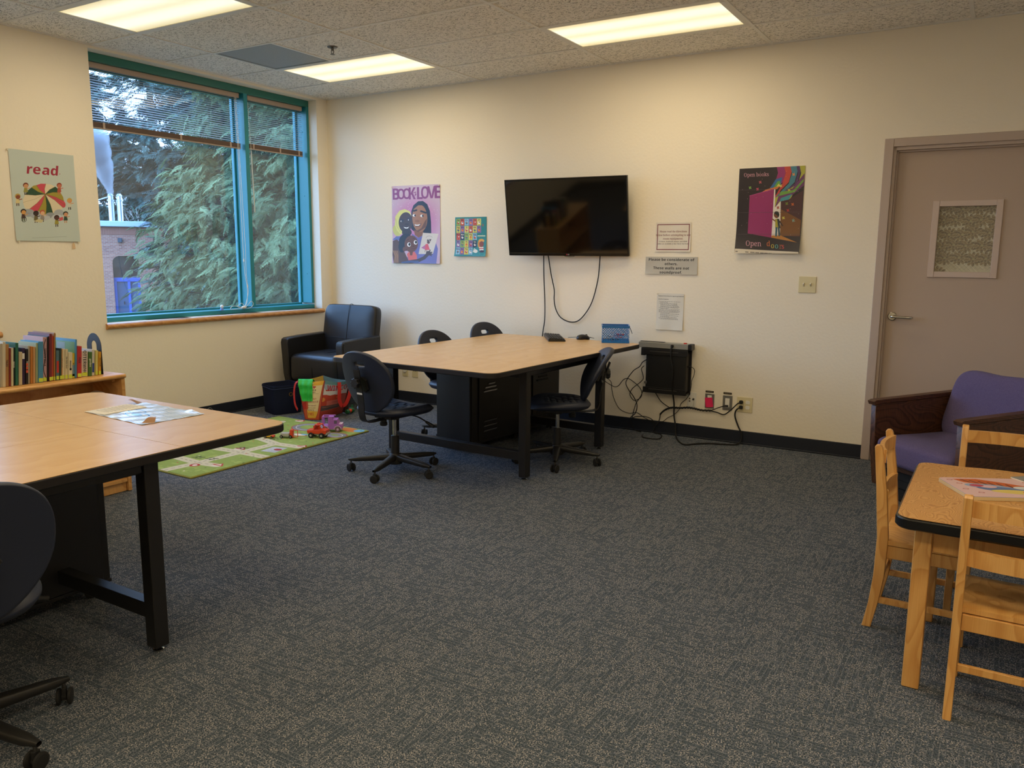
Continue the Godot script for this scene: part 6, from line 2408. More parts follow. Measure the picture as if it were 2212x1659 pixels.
func purple_chair():
	# faces +z; its left arm is the one near the wall
	var t := thing("armchair", "purple upholstered armchair with dark oak side panels by the door", "armchair", Vector3(5.565, 0, 0.965), atan2(-0.66, 0.75))
	var ok: Material = M.dark_oak
	var hw := 0.325
	for s in [-1.0, 1.0]:
		var b := MB.new()
		b.xf = Transform3D(Basis(Vector3(0, 0, 1), Vector3(0, 1, 0), Vector3(-1, 0, 0)), Vector3(s * (hw - 0.02), 0, 0))
		# outline in (depth, height): front at +0.25
		b.prism([Vector2(-0.42, 0.08), Vector2(0.215, 0.08), Vector2(0.252, 0.30), Vector2(0.262, 0.545), Vector2(0.25, 0.56), Vector2(-0.42, 0.592)], -0.02, 0.02, 0.004)
		put("side_panel", b, ok, t)
		var c := MB.new()
		var rows := []
		for q in [[0.278, 0.566], [0.262, 0.573], [-0.42, 0.606]]:
			rows.append(Vector3(s * (hw - 0.02), q[1], q[0]))
		c.strip(rows, Vector3.RIGHT, 0.052, 0.022)
		put("arm_cap", c, ok, t)
	put("front_rail", abox(Vector3(0, 0.215, 0.19), Vector3(hw * 2 - 0.08, 0.045, 0.03), 0.003), ok, t)
	put("seat_platform", abox(Vector3(0, 0.18, -0.1), Vector3(hw * 2 - 0.08, 0.1, 0.55), 0.01), M.black_rubber, t)
	var bs := MB.new()
	bs.box(Vector3(0, 0.045, -0.1), Vector3(hw * 2 - 0.14, 0.09, 0.5), 0.01)
	bs.box(Vector3(0, 0.11, -0.1), Vector3(hw * 2 - 0.1, 0.06, 0.54), 0.01)
	put("plinth", bs, M.black_rubber, t)
	put("back_panel", abox(Vector3(0, 0.36, -0.4), Vector3(hw * 2 - 0.08, 0.46, 0.025), 0.004), ok, t)
	var fab := mat("purple_fabric", c8(112, 102, 134), 0.9, 0.0, 0.2)
	triplanar(fab, Vector3(3, 3, 3))
	var fn := noise_image(256, 256, 0.3, 88, 1)
	relief(fab, fn, 0.12)
	fab.albedo_texture = speckle(256, c8(196, 190, 214), c8(255, 255, 255), 90)
	fab.rim_enabled = true
	fab.rim = 0.25
	var seat := MB.new()
	var w := hw * 2 - 0.086
	seat.pillow(Vector3(0, 0.305, -0.035), Vector3(w, 0.17, 0.62), 0.38, 0.22, 44, 22, [[Vector3(-0.13, 0.085, 0.03), 0.07, Vector3(0, -0.025, 0)], [Vector3(0.13, 0.085, 0.03), 0.07, Vector3(0, -0.025, 0)], [Vector3(0, 0.085, -0.1), 0.12, Vector3(0, -0.012, 0)]])
	put("seat_cushion", seat, fab, t)
	var back := MB.new()
	back.xf = Transform3D(Basis(Vector3.RIGHT, -0.3), Vector3(0, 0.535, -0.315))
	back.pillow(Vector3.ZERO, Vector3(w, 0.44, 0.17), 0.42, 0.3, 44, 26, [[Vector3(-0.13, -0.02, 0.085), 0.06, Vector3(0, 0, -0.035)], [Vector3(0.13, -0.02, 0.085), 0.06, Vector3(0, 0, -0.035)], [Vector3(0, -0.02, 0.085), 0.09, Vector3(0, 0, -0.012)], [Vector3(0, 0.22, 0.0), 0.12, Vector3(0, -0.012, 0)]])
	var bc := put("back_cushion", back, fab, t)
	for s in [-1.0, 1.0]:
		var bt := MB.new()
		bt.xf = back.xf * Transform3D(Basis(Vector3.RIGHT, PI / 2), Vector3(s * 0.13, -0.02, 0.05))
		bt.lathe([Vector2(0.011, 0.0), Vector2(0.011, 0.004), Vector2(0.006, 0.007), Vector2(0.0005, 0.008)], 14)
		put("button", bt, fab, bc)

func speckle(n: int, a: Color, b: Color, sd: int) -> ImageTexture:
	var r := RandomNumberGenerator.new()
	r.seed = sd
	var im := Image.create_empty(n, n, false, Image.FORMAT_RGB8)
	for y in n:
		for x in n:
			im.set_pixel(x, y, a.lerp(b, r.randf()))
	return ImageTexture.create_from_image(im)

func leather_chair():
	var t := thing("armchair", "black leather guest armchair in the corner by the window", "armchair", Vector3(0.485, 0, 0.47), 0.03)
	var le := mat("black_leather", c8(26, 26, 29), 0.36, 0.0, 0.5)
	triplanar(le, Vector3(5, 5, 5))
	relief(le, noise_image(256, 256, 0.12, 33, 2), 0.05)
	var wd := mat("leg_mahogany", c8(62, 30, 22), 0.4)
	var hw := 0.375
	# arms: upholstered slabs whose tops fall towards the front
	for s in [-1.0, 1.0]:
		var b := MB.new()
		b.xf = Transform3D(Basis(Vector3(0, 0, 1), Vector3(0, 1, 0), Vector3(-1, 0, 0)), Vector3(s * (hw - 0.045), 0, 0))
		var out := [Vector2(-0.2, 0.26), Vector2(0.235, 0.17), Vector2(0.285, 0.17), Vector2(0.315, 0.3), Vector2(0.335, 0.59), Vector2(0.325, 0.622), Vector2(0.3, 0.634), Vector2(0.12, 0.644), Vector2(-0.2, 0.65)]
		b.prism(out, -0.046, 0.046, 0.016)
		put("arm", b, le, t)
		put("front_leg", abox(Vector3(s * (hw - 0.05), 0.085, 0.265), Vector3(0.042, 0.17, 0.046), 0.004), wd, t)
		var rl := MB.new()
		rl.rod(Vector3(s * (hw - 0.08), 0.25, -0.2), Vector3(s * (hw - 0.07), 0.0, -0.3), 0.024, 0.018, 4)
		put("rear_leg", rl, wd, t)
	var seat := MB.new()
	seat.pillow(Vector3(0, 0.36, 0.045), Vector3(hw * 2 - 0.16, 0.27, 0.56), 0.3, 0.2, 40, 20, [[Vector3(0, 0.135, 0.0), 0.03, Vector3(0, -0.004, 0)]])
	put("seat", seat, le, t)
	var back := MB.new()
	var rows := []
	var nn := 48
	for q in [[0.0, -0.05], [0.94, -0.05], [1.0, -0.03], [1.0, 0.03], [0.95, 0.052], [0.7, 0.06], [0.4, 0.064], [0.0, 0.066]]:
		var row := []
		for i in nn:
			var a := TAU * i / nn
			var p: Vector2 = Vector2(0.318 * MB._sp(cos(a), 0.2), 0.29 * MB._sp(sin(a), 0.22)) * q[0]
			# stitched cross seams
			var z: float = q[1]
			row.append(Vector3(p.x, p.y, z))
		rows.append(row)
	back.xf = Transform3D(Basis(Vector3.RIGHT, -0.17), Vector3(0, 0.63, -0.215))
	back.sheet(rows, true, false)
	var bk := put("backrest", back, le, t)
	var sm := MB.new()
	sm.xf = back.xf
	sm.wire(smooth([Vector3(0, -0.28, 0.0665), Vector3(0, 0, 0.067), Vector3(0, 0.27, 0.058), Vector3(0, 0.291, 0.0)], 5), 0.0022, 6)
	sm.wire([Vector3(-0.31, -0.03, 0.052), Vector3(-0.15, -0.03, 0.0655), Vector3(0, -0.03, 0.067), Vector3(0.15, -0.03, 0.0655), Vector3(0.31, -0.03, 0.052)], 0.0022, 6)
	put("seam", sm, mat("seam_black", c8(16, 16, 18), 0.5), bk)
	var ss := MB.new()
	ss.wire([Vector3(0, 0.24, 0.325), Vector3(0, 0.36, 0.327), Vector3(0, 0.45, 0.317), Vector3(0, 0.487, 0.25), Vector3(0, 0.495, 0.1), Vector3(0, 0.495, -0.1)], 0.0022, 6)
	put("seat_seam", ss, mat("seam_black", c8(16, 16, 18), 0.5), t)

# ------------------------------------------------------------------ the low bookshelf by the left edge
func build_shelf():
	var t := thing("bookshelf", "low birch bookshelf behind the foreground table, books along its top", "bookshelf", Vector3(1.29, 0, 3.806))
	var L := 1.2
	var D := 0.32
	var w: Material = M.birch
	var tp := MB.new()
	var nose := []
	for k in 9:
		var a := -PI / 2 + PI * k / 8
		nose.append(Vector2(D / 2 - 0.011 + cos(a) * 0.012, 0.688 + sin(a) * 0.012))
	tp.xf = Transform3D(Basis(Vector3.RIGHT, Vector3.UP, Vector3.BACK), Vector3.ZERO)
	tp.prism(nose + [Vector2(-D / 2, 0.7), Vector2(-D / 2, 0.676)], -L / 2, L / 2)
	put("top_board", tp, w, t)
	for s in [-1.0, 1.0]:
		put("end_panel", abox(Vector3(-0.002, 0.34, s * (L / 2 - 0.012)), Vector3(D - 0.02, 0.672, 0.022), 0.002), w, t)
	put("back_panel", abox(Vector3(-D / 2 + 0.012, 0.36, 0), Vector3(0.012, 0.62, L - 0.05)), w, t)
	put("shelf_board", abox(Vector3(0, 0.37, 0), Vector3(D - 0.03, 0.02, L - 0.05), 0.002), w, t)
	put("bottom_board", abox(Vector3(0, 0.07, 0), Vector3(D - 0.03, 0.02, L - 0.05), 0.002), w, t)
	put("kick_board", abox(Vector3(D / 2 - 0.04, 0.032, 0), Vector3(0.016, 0.06, L - 0.05), 0.002), w, t)
	put("cleat", abox(Vector3(-0.01, 0.662, -L / 2 + 0.034), Vector3(0.2, 0.022, 0.02), 0.002), w, t)
	var cl := thing("cloth", "pale crumpled cloth inside the right end of the low shelf", "cloth", Vector3(1.31, 0.381, 3.31))
	var cb := MB.new()
	var r := RandomNumberGenerator.new()
	r.seed = 31
	var dn := []
	for k in 14:
		var a := r.randf() * TAU
		dn.append([Vector3(cos(a) * 0.07, r.randf_range(0.0, 0.11), sin(a) * 0.06), 0.035, Vector3(r.randf_range(-0.02, 0.02), r.randf_range(-0.03, 0.03), r.randf_range(-0.02, 0.02))])
	cb.pillow(Vector3(0, 0.11, 0), Vector3(0.17, 0.22, 0.14), 0.8, 0.8, 32, 16, dn)
	put("cloth", cb, mat("pale_cloth", c8(222, 218, 206), 0.9), cl)
	# books: [far edge along the shelf, thickness, height, r, g, b, look]
	var B := [
		[3.853, 4, 220, 90, 150, 150, "thin teal book at the left edge of the picture"],
		[3.849, 10, 222, 176, 168, 150, "grey beige book second from the left edge"],
		[3.840, 14, 230, 206, 196, 170, "cream mottled book left of the tan one"],
		[3.825, 19, 216, 176, 130, 78, "thick tan book near the left end of the row"],
		[3.806, 8, 196, 130, 46, 46, "thin dark red book beside the tan one"],
		[3.798, 10, 196, 206, 200, 168, "cream book between the dark red and black ones"],
		[3.788, 12, 197, 28, 40, 36, "black book with a white title left of the green one"],
		[3.776, 15, 219, 44, 104, 84, "tall dark green book in the left half of the row"],
		[3.760, 16, 171, 196, 180, 146, "short beige book with brown curls right of the green one"],
		[3.743, 17, 189, 52, 38, 72, "dark purple book with a white sticker"],
		[3.725, 14, 183, 30, 26, 28, "black book with orange title blocks"],
		[3.710, 11, 198, 180, 172, 150, "grey beige book right of the black and orange one"],
		[3.698, 12, 194, 190, 122, 54, "orange brown book in the middle of the row"],
		[3.686, 10, 191, 196, 150, 100, "light tan book right of the orange brown one"],
		[3.677, 7, 188, 214, 208, 186, "thin ivory book left of the sage green one"],
		[3.670, 10, 210, 160, 172, 130, "sage green book left of the thick blue one"],
		[3.660, 26, 215, 76, 140, 178, "thick sky blue picture book"],
		[3.632, 22, 236, 190, 150, 152, "tall pink book with black branches on its spine"],
		[3.609, 6, 240, 28, 26, 28, "thin tall black book right of the pink one"],
		[3.603, 14, 252, 112, 44, 52, "tall maroon book with a pale cover edge"],
		[3.589, 14, 239, 186, 78, 54, "tall red orange book right of the maroon one"],
		[3.575, 7, 256, 166, 120, 62, "tallest thin golden brown book"],
		[3.568, 6, 250, 24, 24, 26, "thin tall black book right of the golden brown one"],
		[3.562, 18, 159, 90, 120, 130, "blue grey book with a red title panel"],
		[3.544, 10, 170, 50, 72, 64, "dark teal book left of the orange cookie book"],
		[3.533, 21, 163, 214, 150, 70, "orange and cream book with a cookie title"],
		[3.512, 15, 162, 216, 204, 168, "cream book right of the cookie book"],
		[3.496, 22, 143, 220, 212, 180, "cream book with a black dot on its spine"],
		[3.471, 14, 136, 216, 184, 50, "short yellow and blue grey book"],
		[3.456, 9, 211, 80, 150, 190, "large blue and green picture book standing tall behind short ones"],
		[3.447, 25, 172, 186, 54, 52, "red book with a green label in the right half"],
		[3.419, 38, 140, 218, 204, 190, "thick white book with grey vertical title"],
		[3.380, 21, 134, 70, 110, 50, "green book right of the thick white one"],
		[3.356, 16, 145, 212, 206, 196, "white book with a blue arch on its spine"],
		[3.336, 14, 139, 216, 206, 120, "pale yellow book near the bookend"],
		[3.320, 14, 130, 214, 156, 44, "golden yellow book against the black bookend"]]
	var title := {3: "TALES", 6: "DRAGON", 10: "THE OWL", 17: "SPRING WALK", 23: "RIVER", 25: "COOKIE", 26: "the little door", 27: "moon", 28: "BUS", 30: "FOX", 31: "OTTERWHO", 32: "garden", 35: "HELLO SUN"}
	var lean := 0.085
	var lime := mat("spine_sticker", c8(206, 224, 70), 0.6)
	for k in B.size():
		var q: Array = B[k]
		var th: float = q[1] / 1000.0 * 0.97
		var h: float = q[2] / 1000.0 * 1.02
		var c := c8(q[3], q[4], q[5])
		var dep := clampf(h * 0.82, 0.12, 0.215) if k != 29 else 0.205
		var b := thing("book", q[6], "book", Vector3(1.365 + ((k * 37) % 11 - 5) * 0.0012, 0.7004, q[0] - th * 0.5), 0.0, "books along the top of the low shelf")
		b.rotation.x = -lean
		b.position.y += sin(lean) * th * 0.5
		var cv := MB.new()
		var ct := minf(0.0022, th * 0.2)
		cv.box(Vector3(-0.0015, h / 2, 0), Vector3(0.003, h, th), 0.001)
		for s in [-1.0, 1.0]:
			cv.box(Vector3(-dep / 2 - 0.001, h / 2, s * (th / 2 - ct / 2)), Vector3(dep - 0.002, h, ct), 0.0005)
		put("cover", cv, mat("book%d" % k, c, 0.45), b)
		put("pages", abox(Vector3(-dep / 2, h / 2, 0), Vector3(dep - 0.008, h - 0.008, th - ct * 2)), mat("book_pages", c8(224, 216, 196), 0.8), b)
		if th > 0.0065 and k >= 16 and k != 29 and k not in [32, 33]:
			put("spine_sticker", abox(Vector3(0.0006, 0.013, 0), Vector3(0.0006, 0.02, th * 0.86)), lime, b)
		if title.has(k):
			var sz := minf(th * 0.5, h * 0.8 / (title[k].length() * 0.75))
			lettering(title[k], sz, mat("title%d" % k, c8(236, 232, 220) if c.v < 0.6 else c8(50, 44, 48), 0.6), b, Transform3D(Basis(Vector3.UP, PI / 2) * Basis(Vector3.BACK, -PI / 2), Vector3(0.0005, h * 0.55, 0)))
		match k:
			9:
				put("spine_label", abox(Vector3(0.0006, h * 0.78, 0), Vector3(0.0006, 0.03, th * 0.7)), M.paper, b)
			10:
				for e in 3:
					put("title_block", abox(Vector3(0.0006, h * (0.36 + 0.1 * e), 0), Vector3(0.0006, 0.014, th * 0.7)), mat("block_orange", c8(222, 96, 60), 0.5), b)
			17:
				var br := MB.new()
				br.wire(smooth([Vector3(0.0005, 0.02, -0.006), Vector3(0.0005, 0.07, 0.008), Vector3(0.0005, 0.13, -0.002), Vector3(0.0005, 0.19, 0.006), Vector3(0.0005, 0.23, -0.004)], 5), 0.0016, 5)
				put("spine_print", br, M.black_rubber, b)
			23:
				put("title_panel", abox(Vector3(0.0006, h * 0.45, 0), Vector3(0.0006, h * 0.4, th * 0.7)), mat("panel_red", c8(196, 62, 48), 0.5), b)
			25:
				put("title_panel", abox(Vector3(0.0005, h * 0.5, -th * 0.16), Vector3(0.0006, h * 0.98, th * 0.6)), mat("cream_panel", c8(220, 206, 170), 0.5), b)
			27:
				put("title_panel", abox(Vector3(0.0006, h * 0.36, 0), Vector3(0.0006, 0.012, th * 0.5)), M.black_rubber, b)
			28:
				put("title_panel", abox(Vector3(0.0006, h * 0.3, 0), Vector3(0.0006, h * 0.45, th * 0.96)), mat("panel_blue", c8(110, 138, 156), 0.5), b)
			29:
				# its front cover shows above the shorter books
				put("cover_picture", abox(Vector3(-dep / 2, h * 0.5, th / 2 + 0.0004), Vector3(dep * 0.92, h * 0.86, 0.0006)), mat("meadow_green", c8(110, 156, 84), 0.4), b)
				put("cover_picture", abox(Vector3(-dep * 0.7, h * 0.72, th / 2 + 0.0008), Vector3(dep * 0.4, h * 0.36, 0.0006)), mat("hill_grey", c8(150, 166, 160), 0.4), b)
			33:
				put("title_panel", abox(Vector3(0.0006, h * 0.3, 0), Vector3(0.0006, h * 0.36, th * 0.66)), mat("arch_blue", c8(48, 72, 150), 0.4), b)
	# bookend
	var be := thing("bookend", "black arched metal bookend closing the row of books", "bookend", Vector3(1.288, 0.7, 3.286))
	var m := MB.new()
	var out := [Vector2(-0.07, 0.0)]
	var inn := []
	var pts := [Vector2(0.07, 0.0)]
	for k in 17:
		var a := PI * k / 16
		pts.append(Vector2(cos(a) * (0.07 - 0.006 * sin(a)), 0.165 + sin(a) * 0.07))
	pts.append(Vector2(-0.07, 0.0))
	pts.append(Vector2(-0.024, 0.0))
	for k in 13:
		var a := PI - PI * k / 12
		pts.append(Vector2(cos(a) * 0.024, 0.165 + sin(a) * 0.026))
	pts.append(Vector2(0.024, 0.0))
	m.prism(pts, -0.0012, 0.0012, 0.0004)
	put("plate", m, M.black_metal, be)
	var tg := MB.new()
	tg.box(Vector3(0, 0.001, 0.05), Vector3(0.046, 0.0012, 0.1))
	put("foot", tg, M.black_metal, be)

# ------------------------------------------------------------------ toys, rug, bag, bin, cords
func art_rug() -> Texture2D:
	var W := 515.0
	var H := 820.0
	var a := Art.new(515, 820, c8(140, 160, 76))
	var r := RandomNumberGenerator.new()
	r.seed = 9
	for k in 700:
		a.oval(r.randf() * W, r.randf() * H, r.randf_range(4, 18), r.randf_range(3, 10), c8(140, 160, 76).lerp(c8(160, 178, 92), r.randf()))
	var road := c8(206, 198, 168)
	var roads := [[Vector2(0.1, 0.42), Vector2(0.55, 0.413), Vector2(0.75, 0.444), Vector2(1.0, 0.428)], [Vector2(0.75, 0.444), Vector2(0.748, 0.636), Vector2(0.745, 0.858), Vector2(0.723, 1.0)], [Vector2(0.2, 0.65), Vector2(0.521, 0.646), Vector2(0.748, 0.636), Vector2(1.0, 0.634)], [Vector2(0.1, 0.84), Vector2(0.54, 0.839), Vector2(0.745, 0.848), Vector2(0.9, 0.833)], [Vector2(0.3, 0.42), Vector2(0.3, 0.65), Vector2(0.26, 0.84)], [Vector2(0.2, 0.1), Vector2(0.26, 0.25), Vector2(0.3, 0.42)]]
	for q in roads:
		var p := []
		for e in q:
			p.append(Vector2(e.x * W, e.y * H))
		a.line(p, 40, road)
	for q in roads:
		for i in q.size() - 1:
			var p0: Vector2 = q[i] * Vector2(W, H)
			var p1: Vector2 = q[i + 1] * Vector2(W, H)
			var n := int(p0.distance_to(p1) / 22)
			for k in n:
				a.line([p0.lerp(p1, (k + 0.2) / n), p0.lerp(p1, (k + 0.65) / n)], 3, c8(130, 124, 110))
	# race track ring
	for q in [[0.545, 0.11, 0.115, 0.062], [0.9, 0.17, 0.07, 0.028]]:
		a.ring(q[0] * W, q[1] * H, q[2] * W, q[3] * H, 30, c8(128, 130, 136))
		a.ring(q[0] * W, q[1] * H, q[2] * W, q[3] * H, 3, c8(216, 212, 200))
		a.ring(q[0] * W, q[1] * H, q[2] * W + 17, q[3] * H + 17, 4, c8(176, 72, 60))
	# car park, lake, buildings, arrows
	a.poly([Vector2(0.81 * W, 0.49 * H), Vector2(0.92 * W, 0.47 * H), Vector2(0.95 * W, 0.56 * H), Vector2(0.83 * W, 0.575 * H)], c8(176, 180, 190))
	for k in 5:
		a.line([Vector2(0.83 * W, (0.495 + k * 0.016) * H), Vector2(0.87 * W, (0.492 + k * 0.016) * H)], 3, c8(226, 226, 226))
	a.oval(0.9 * W, 0.515 * H, 16, 12, c8(160, 44, 48))
	a.oval(0.664 * W, 0.258 * H, 40, 16, c8(222, 216, 206), -0.4)
	a.ring(0.664 * W, 0.258 * H, 40, 16, 5, c8(170, 60, 50))
	a.oval(0.70 * W, 0.24 * H, 18, 8, c8(110, 170, 200))
	a.oval(0.87 * W, 0.045 * H, 50, 26, c8(206, 120, 50), 0.3)
	a.oval(0.952 * W, 0.038 * H, 22, 22, c8(110, 170, 200))
	for q in [[0.666, 0.598], [0.97, 0.42], [0.9, 0.83], [0.3, 0.03], [0.42, 0.93]]:
		var x: float = q[0] * W
		var y: float = q[1] * H
		a.poly([Vector2(x - 22, y), Vector2(x, y - 22), Vector2(x + 22, y), Vector2(x + 16, y + 16), Vector2(x - 16, y + 16)], c8(220, 206, 190))
		a.line([Vector2(x - 22, y), Vector2(x, y - 22), Vector2(x + 22, y), Vector2(x - 22, y)], 5, c8(180, 52, 48))
	a.oval(0.78 * W, 0.879 * H, 17, 17, c8(176, 52, 52))
	a.oval(0.78 * W, 0.879 * H, 9, 9, c8(230, 220, 210))
	for q in [[0.629, 0.784], [0.641, 0.375], [0.736, 0.769], [0.58, 0.36], [0.66, 0.575], [0.2, 0.72]]:
		for e in 4:
			var x: float = q[0] * W + (e % 2) * 20 - 10
			var y: float = q[1] * H + (e / 2) * 16
			a.line([Vector2(x - 8, y), Vector2(x + 8, y - 6)], 6, c8(54, 66, 40))
	for k in 36:
		var x := r.randf() * W
		var y := r.randf() * H
		a.oval(x, y, 3.4, 3.4, [c8(220, 210, 190), c8(200, 80, 60), c8(90, 110, 60)][k % 3])
	return a.texture()

func art_bag_end() -> Texture2D:
	# the narrow end: a long shopping list of a sign on cream and yellow
	var a := Art.new(260, 420, c8(196, 84, 48))
	a.frame(Vector2(420, 270), Vector2(760, 0), Vector2(0, 1220))
	a.poly([Vector2(420, 270), Vector2(700, 270), Vector2(690, 760), Vector2(420, 760)], c8(196, 190, 180))
	a.line([Vector2(440, 470), Vector2(480, 560)], 40, c8(176, 50, 60))
	a.poly([Vector2(430, 1000), Vector2(600, 880), Vector2(600, 1150), Vector2(430, 1190)], c8(184, 44, 40))
	a.poly([Vector2(700, 270), Vector2(1165, 270), Vector2(1140, 420), Vector2(1080, 1250), Vector2(1010, 1440), Vector2(580, 1440), Vector2(600, 1200), Vector2(660, 1130), Vector2(680, 760)], c8(226, 208, 160))
	a.poly([Vector2(690, 270), Vector2(1165, 270), Vector2(1150, 400), Vector2(700, 400)], c8(226, 172, 52))
	a.poly([Vector2(640, 1180), Vector2(700, 1210), Vector2(1080, 1230), Vector2(1010, 1440), Vector2(580, 1440), Vector2(600, 1210)], c8(230, 180, 62))
	a.line([Vector2(690, 430), Vector2(665, 1120), Vector2(600, 1200), Vector2(580, 1440)], 14, c8(130, 50, 40))
	a.line([Vector2(1172, 270), Vector2(1085, 1280), Vector2(1010, 1440)], 16, c8(140, 50, 40))
	a.oval(858, 330, 20, 20, c8(240, 236, 226))
	a.oval(885, 440, 30, 26, c8(186, 44, 40))
	a.oval(920, 440, 26, 24, c8(186, 44, 40))
	a.poly([Vector2(860, 452), Vector2(946, 452), Vector2(902, 492)], c8(186, 44, 40))
	var f := font(true, false)
	var sf := font(true, true)
	a.text("WinCo", 720, 505, 66, c8(30, 28, 28), f, 0, 0.86)
	a.text("FOODS", 760, 598, 32, c8(60, 56, 52), f, 0, 1.3)
	a.line([Vector2(850, 655), Vector2(1050, 665)], 5, c8(70, 66, 60))
	var red := c8(160, 48, 50)
	a.text("PROUDLY", 700, 800, 50, red, f, 0, 0.95)
	a.text("POWERED BY", 690, 890, 66, c8(170, 80, 80), sf, 0, 0.62)
	a.text("OUR COMMUNITY", 675, 1020, 40, c8(150, 90, 90), f, 0, 0.68)
	a.text("EMPLOYEE OWNERS", 670, 1098, 30, c8(150, 100, 80), f, 0, 0.8)
	a.text("SINCE", 655, 1158, 62, c8(130, 76, 60), sf, 0, 1.05)
	a.text("1985", 615, 1262, 96, c8(196, 62, 36), sf, 0, 1.05)
	return a.texture()

func art_bag_side() -> Texture2D:
	var a := Art.new(320, 420, c8(186, 70, 48))
	a.frame(Vector2(1150, 290), Vector2(720, 0), Vector2(0, 1160))
	a.poly([Vector2(1150, 290), Vector2(1870, 290), Vector2(1870, 420), Vector2(1150, 420)], c8(96, 140, 150))
	a.poly([Vector2(1150, 390), Vector2(1870, 400), Vector2(1870, 560), Vector2(1150, 560)], c8(150, 166, 180))
	a.poly([Vector2(1150, 480), Vector2(1230, 600), Vector2(1870, 520), Vector2(1870, 730), Vector2(1700, 700), Vector2(1600, 730), Vector2(1480, 700), Vector2(1350, 730), Vector2(1250, 710), Vector2(1150, 720)], c8(206, 204, 206))
	a.text("WINCO", 1240, 415, 175, c8(176, 40, 52), font(true, false), 0, 0.72, -0.02)
	a.oval(1170, 860, 66, 64, c8(214, 140, 60))
	a.oval(1580, 790, 50, 40, c8(206, 120, 64))
	a.poly([Vector2(1285, 900), Vector2(1640, 870), Vector2(1720, 1020), Vector2(1300, 1090)], c8(206, 112, 100))
	a.text("Foods for less", 1440, 930, 36, c8(160, 60, 60), font(true, false), 0, 0.6)
	a.poly([Vector2(1150, 1050), Vector2(1700, 1040), Vector2(1700, 1160), Vector2(1150, 1210)], c8(96, 80, 82))
	a.line([Vector2(1200, 1100), Vector2(1640, 1080)], 10, c8(196, 130, 90))
	a.line([Vector2(1150, 1210), Vector2(1700, 1165)], 8, c8(206, 130, 96))
	return a.texture()

func build_floor_things():
	# rug
	var rug := thing("rug", "green play rug printed with roads and houses", "rug", Vector3(1.015, 0.0, 2.04), -0.012)
	var b := MB.new()
	var w := 1.03
	var d := 1.64
	b.box(Vector3(0, 0.005, 0), Vector3(w, 0.01, d), 0.003)
	put("backing", b, mat("rug_edge", c8(150, 146, 60), 0.9), rug)
	var pile := MB.new()
	pile.box(Vector3(0, 0.0105, 0), Vector3(w - 0.016, 0.005, d - 0.016), 0.002)
	for k in pile.uv.size():
		var p: Vector3 = pile.v[k]
		pile.uv[k] = Vector2(p.x / w + 0.5, p.z / d + 0.5)
	var rm := printed(art_rug(), 0.95)
	relief(rm, noise_image(256, 256, 0.3, 3, 1), 0.1)
	put("pile", pile, rm, rug)
	# navy fabric bin
	var bin := thing("storage_bin", "navy fabric storage bin with a metal eyelet", "bin", Vector3(0.345, 0, 1.015), -0.36)
	var nv := mat("navy_fabric", c8(30, 36, 58), 0.9, 0.0, 0.2)
	triplanar(nv, Vector3(8, 8, 8))
	relief(nv, noise_image(256, 256, 0.4, 13, 1), 0.06)
	var bm := MB.new()
	var rows := []
	for q in [[0.0, 0.0, 0.02], [0.128, 0.0, 0.03], [0.132, 0.006, 0.035], [0.138, 0.12, 0.045], [0.146, 0.236, 0.055], [0.148, 0.25, 0.055], [0.145, 0.253, 0.055], [0.141, 0.248, 0.055], [0.132, 0.12, 0.045], [0.124, 0.012, 0.03], [0.0, 0.01, 0.02]]:
		var row := []
		for i in 56:
			var a := -TAU * i / 56
			var s: float = q[0]
			row.append(Vector3(MB._sp(cos(a), 0.36) * s, q[1] + 0.004 * sin(a * 2) * q[1] / 0.25, MB._sp(sin(a), 0.36) * s) * (Vector3(1, 1, 1) + Vector3(0.012 * sin(a * 3 + q[1] * 20), 0, 0.012 * cos(a * 2))))
		rows.append(row)
	bm.sheet(rows, true, false)
	put("body", bm, nv, bin)
	var rim := MB.new()
	var rp := []
	for i in 57:
		var a := TAU * i / 56
		rp.append(Vector3(MB._sp(cos(a), 0.36) * 0.147, 0.232 + 0.004 * sin(-a * 2), MB._sp(sin(a), 0.36) * 0.147))
	rim.wire(rp, 0.0022, 6)
	put("hem", rim, mat("hem_blue", c8(40, 58, 104), 0.8), bin)
	var ey := MB.new()
	ey.xf = Transform3D(Basis(Vector3.UP, PI / 2) * Basis(Vector3.RIGHT, PI / 2), Vector3(0.141, 0.175, -0.02))
	ey.lathe([Vector2(0.011, 0.0), Vector2(0.013, 0.004), Vector2(0.017, 0.004), Vector2(0.019, 0.0)], 24, false)
	put("eyelet", ey, mat("brass", c8(196, 176, 140), 0.25, 1.0), bin)
	bag()
	toys()
	cords()

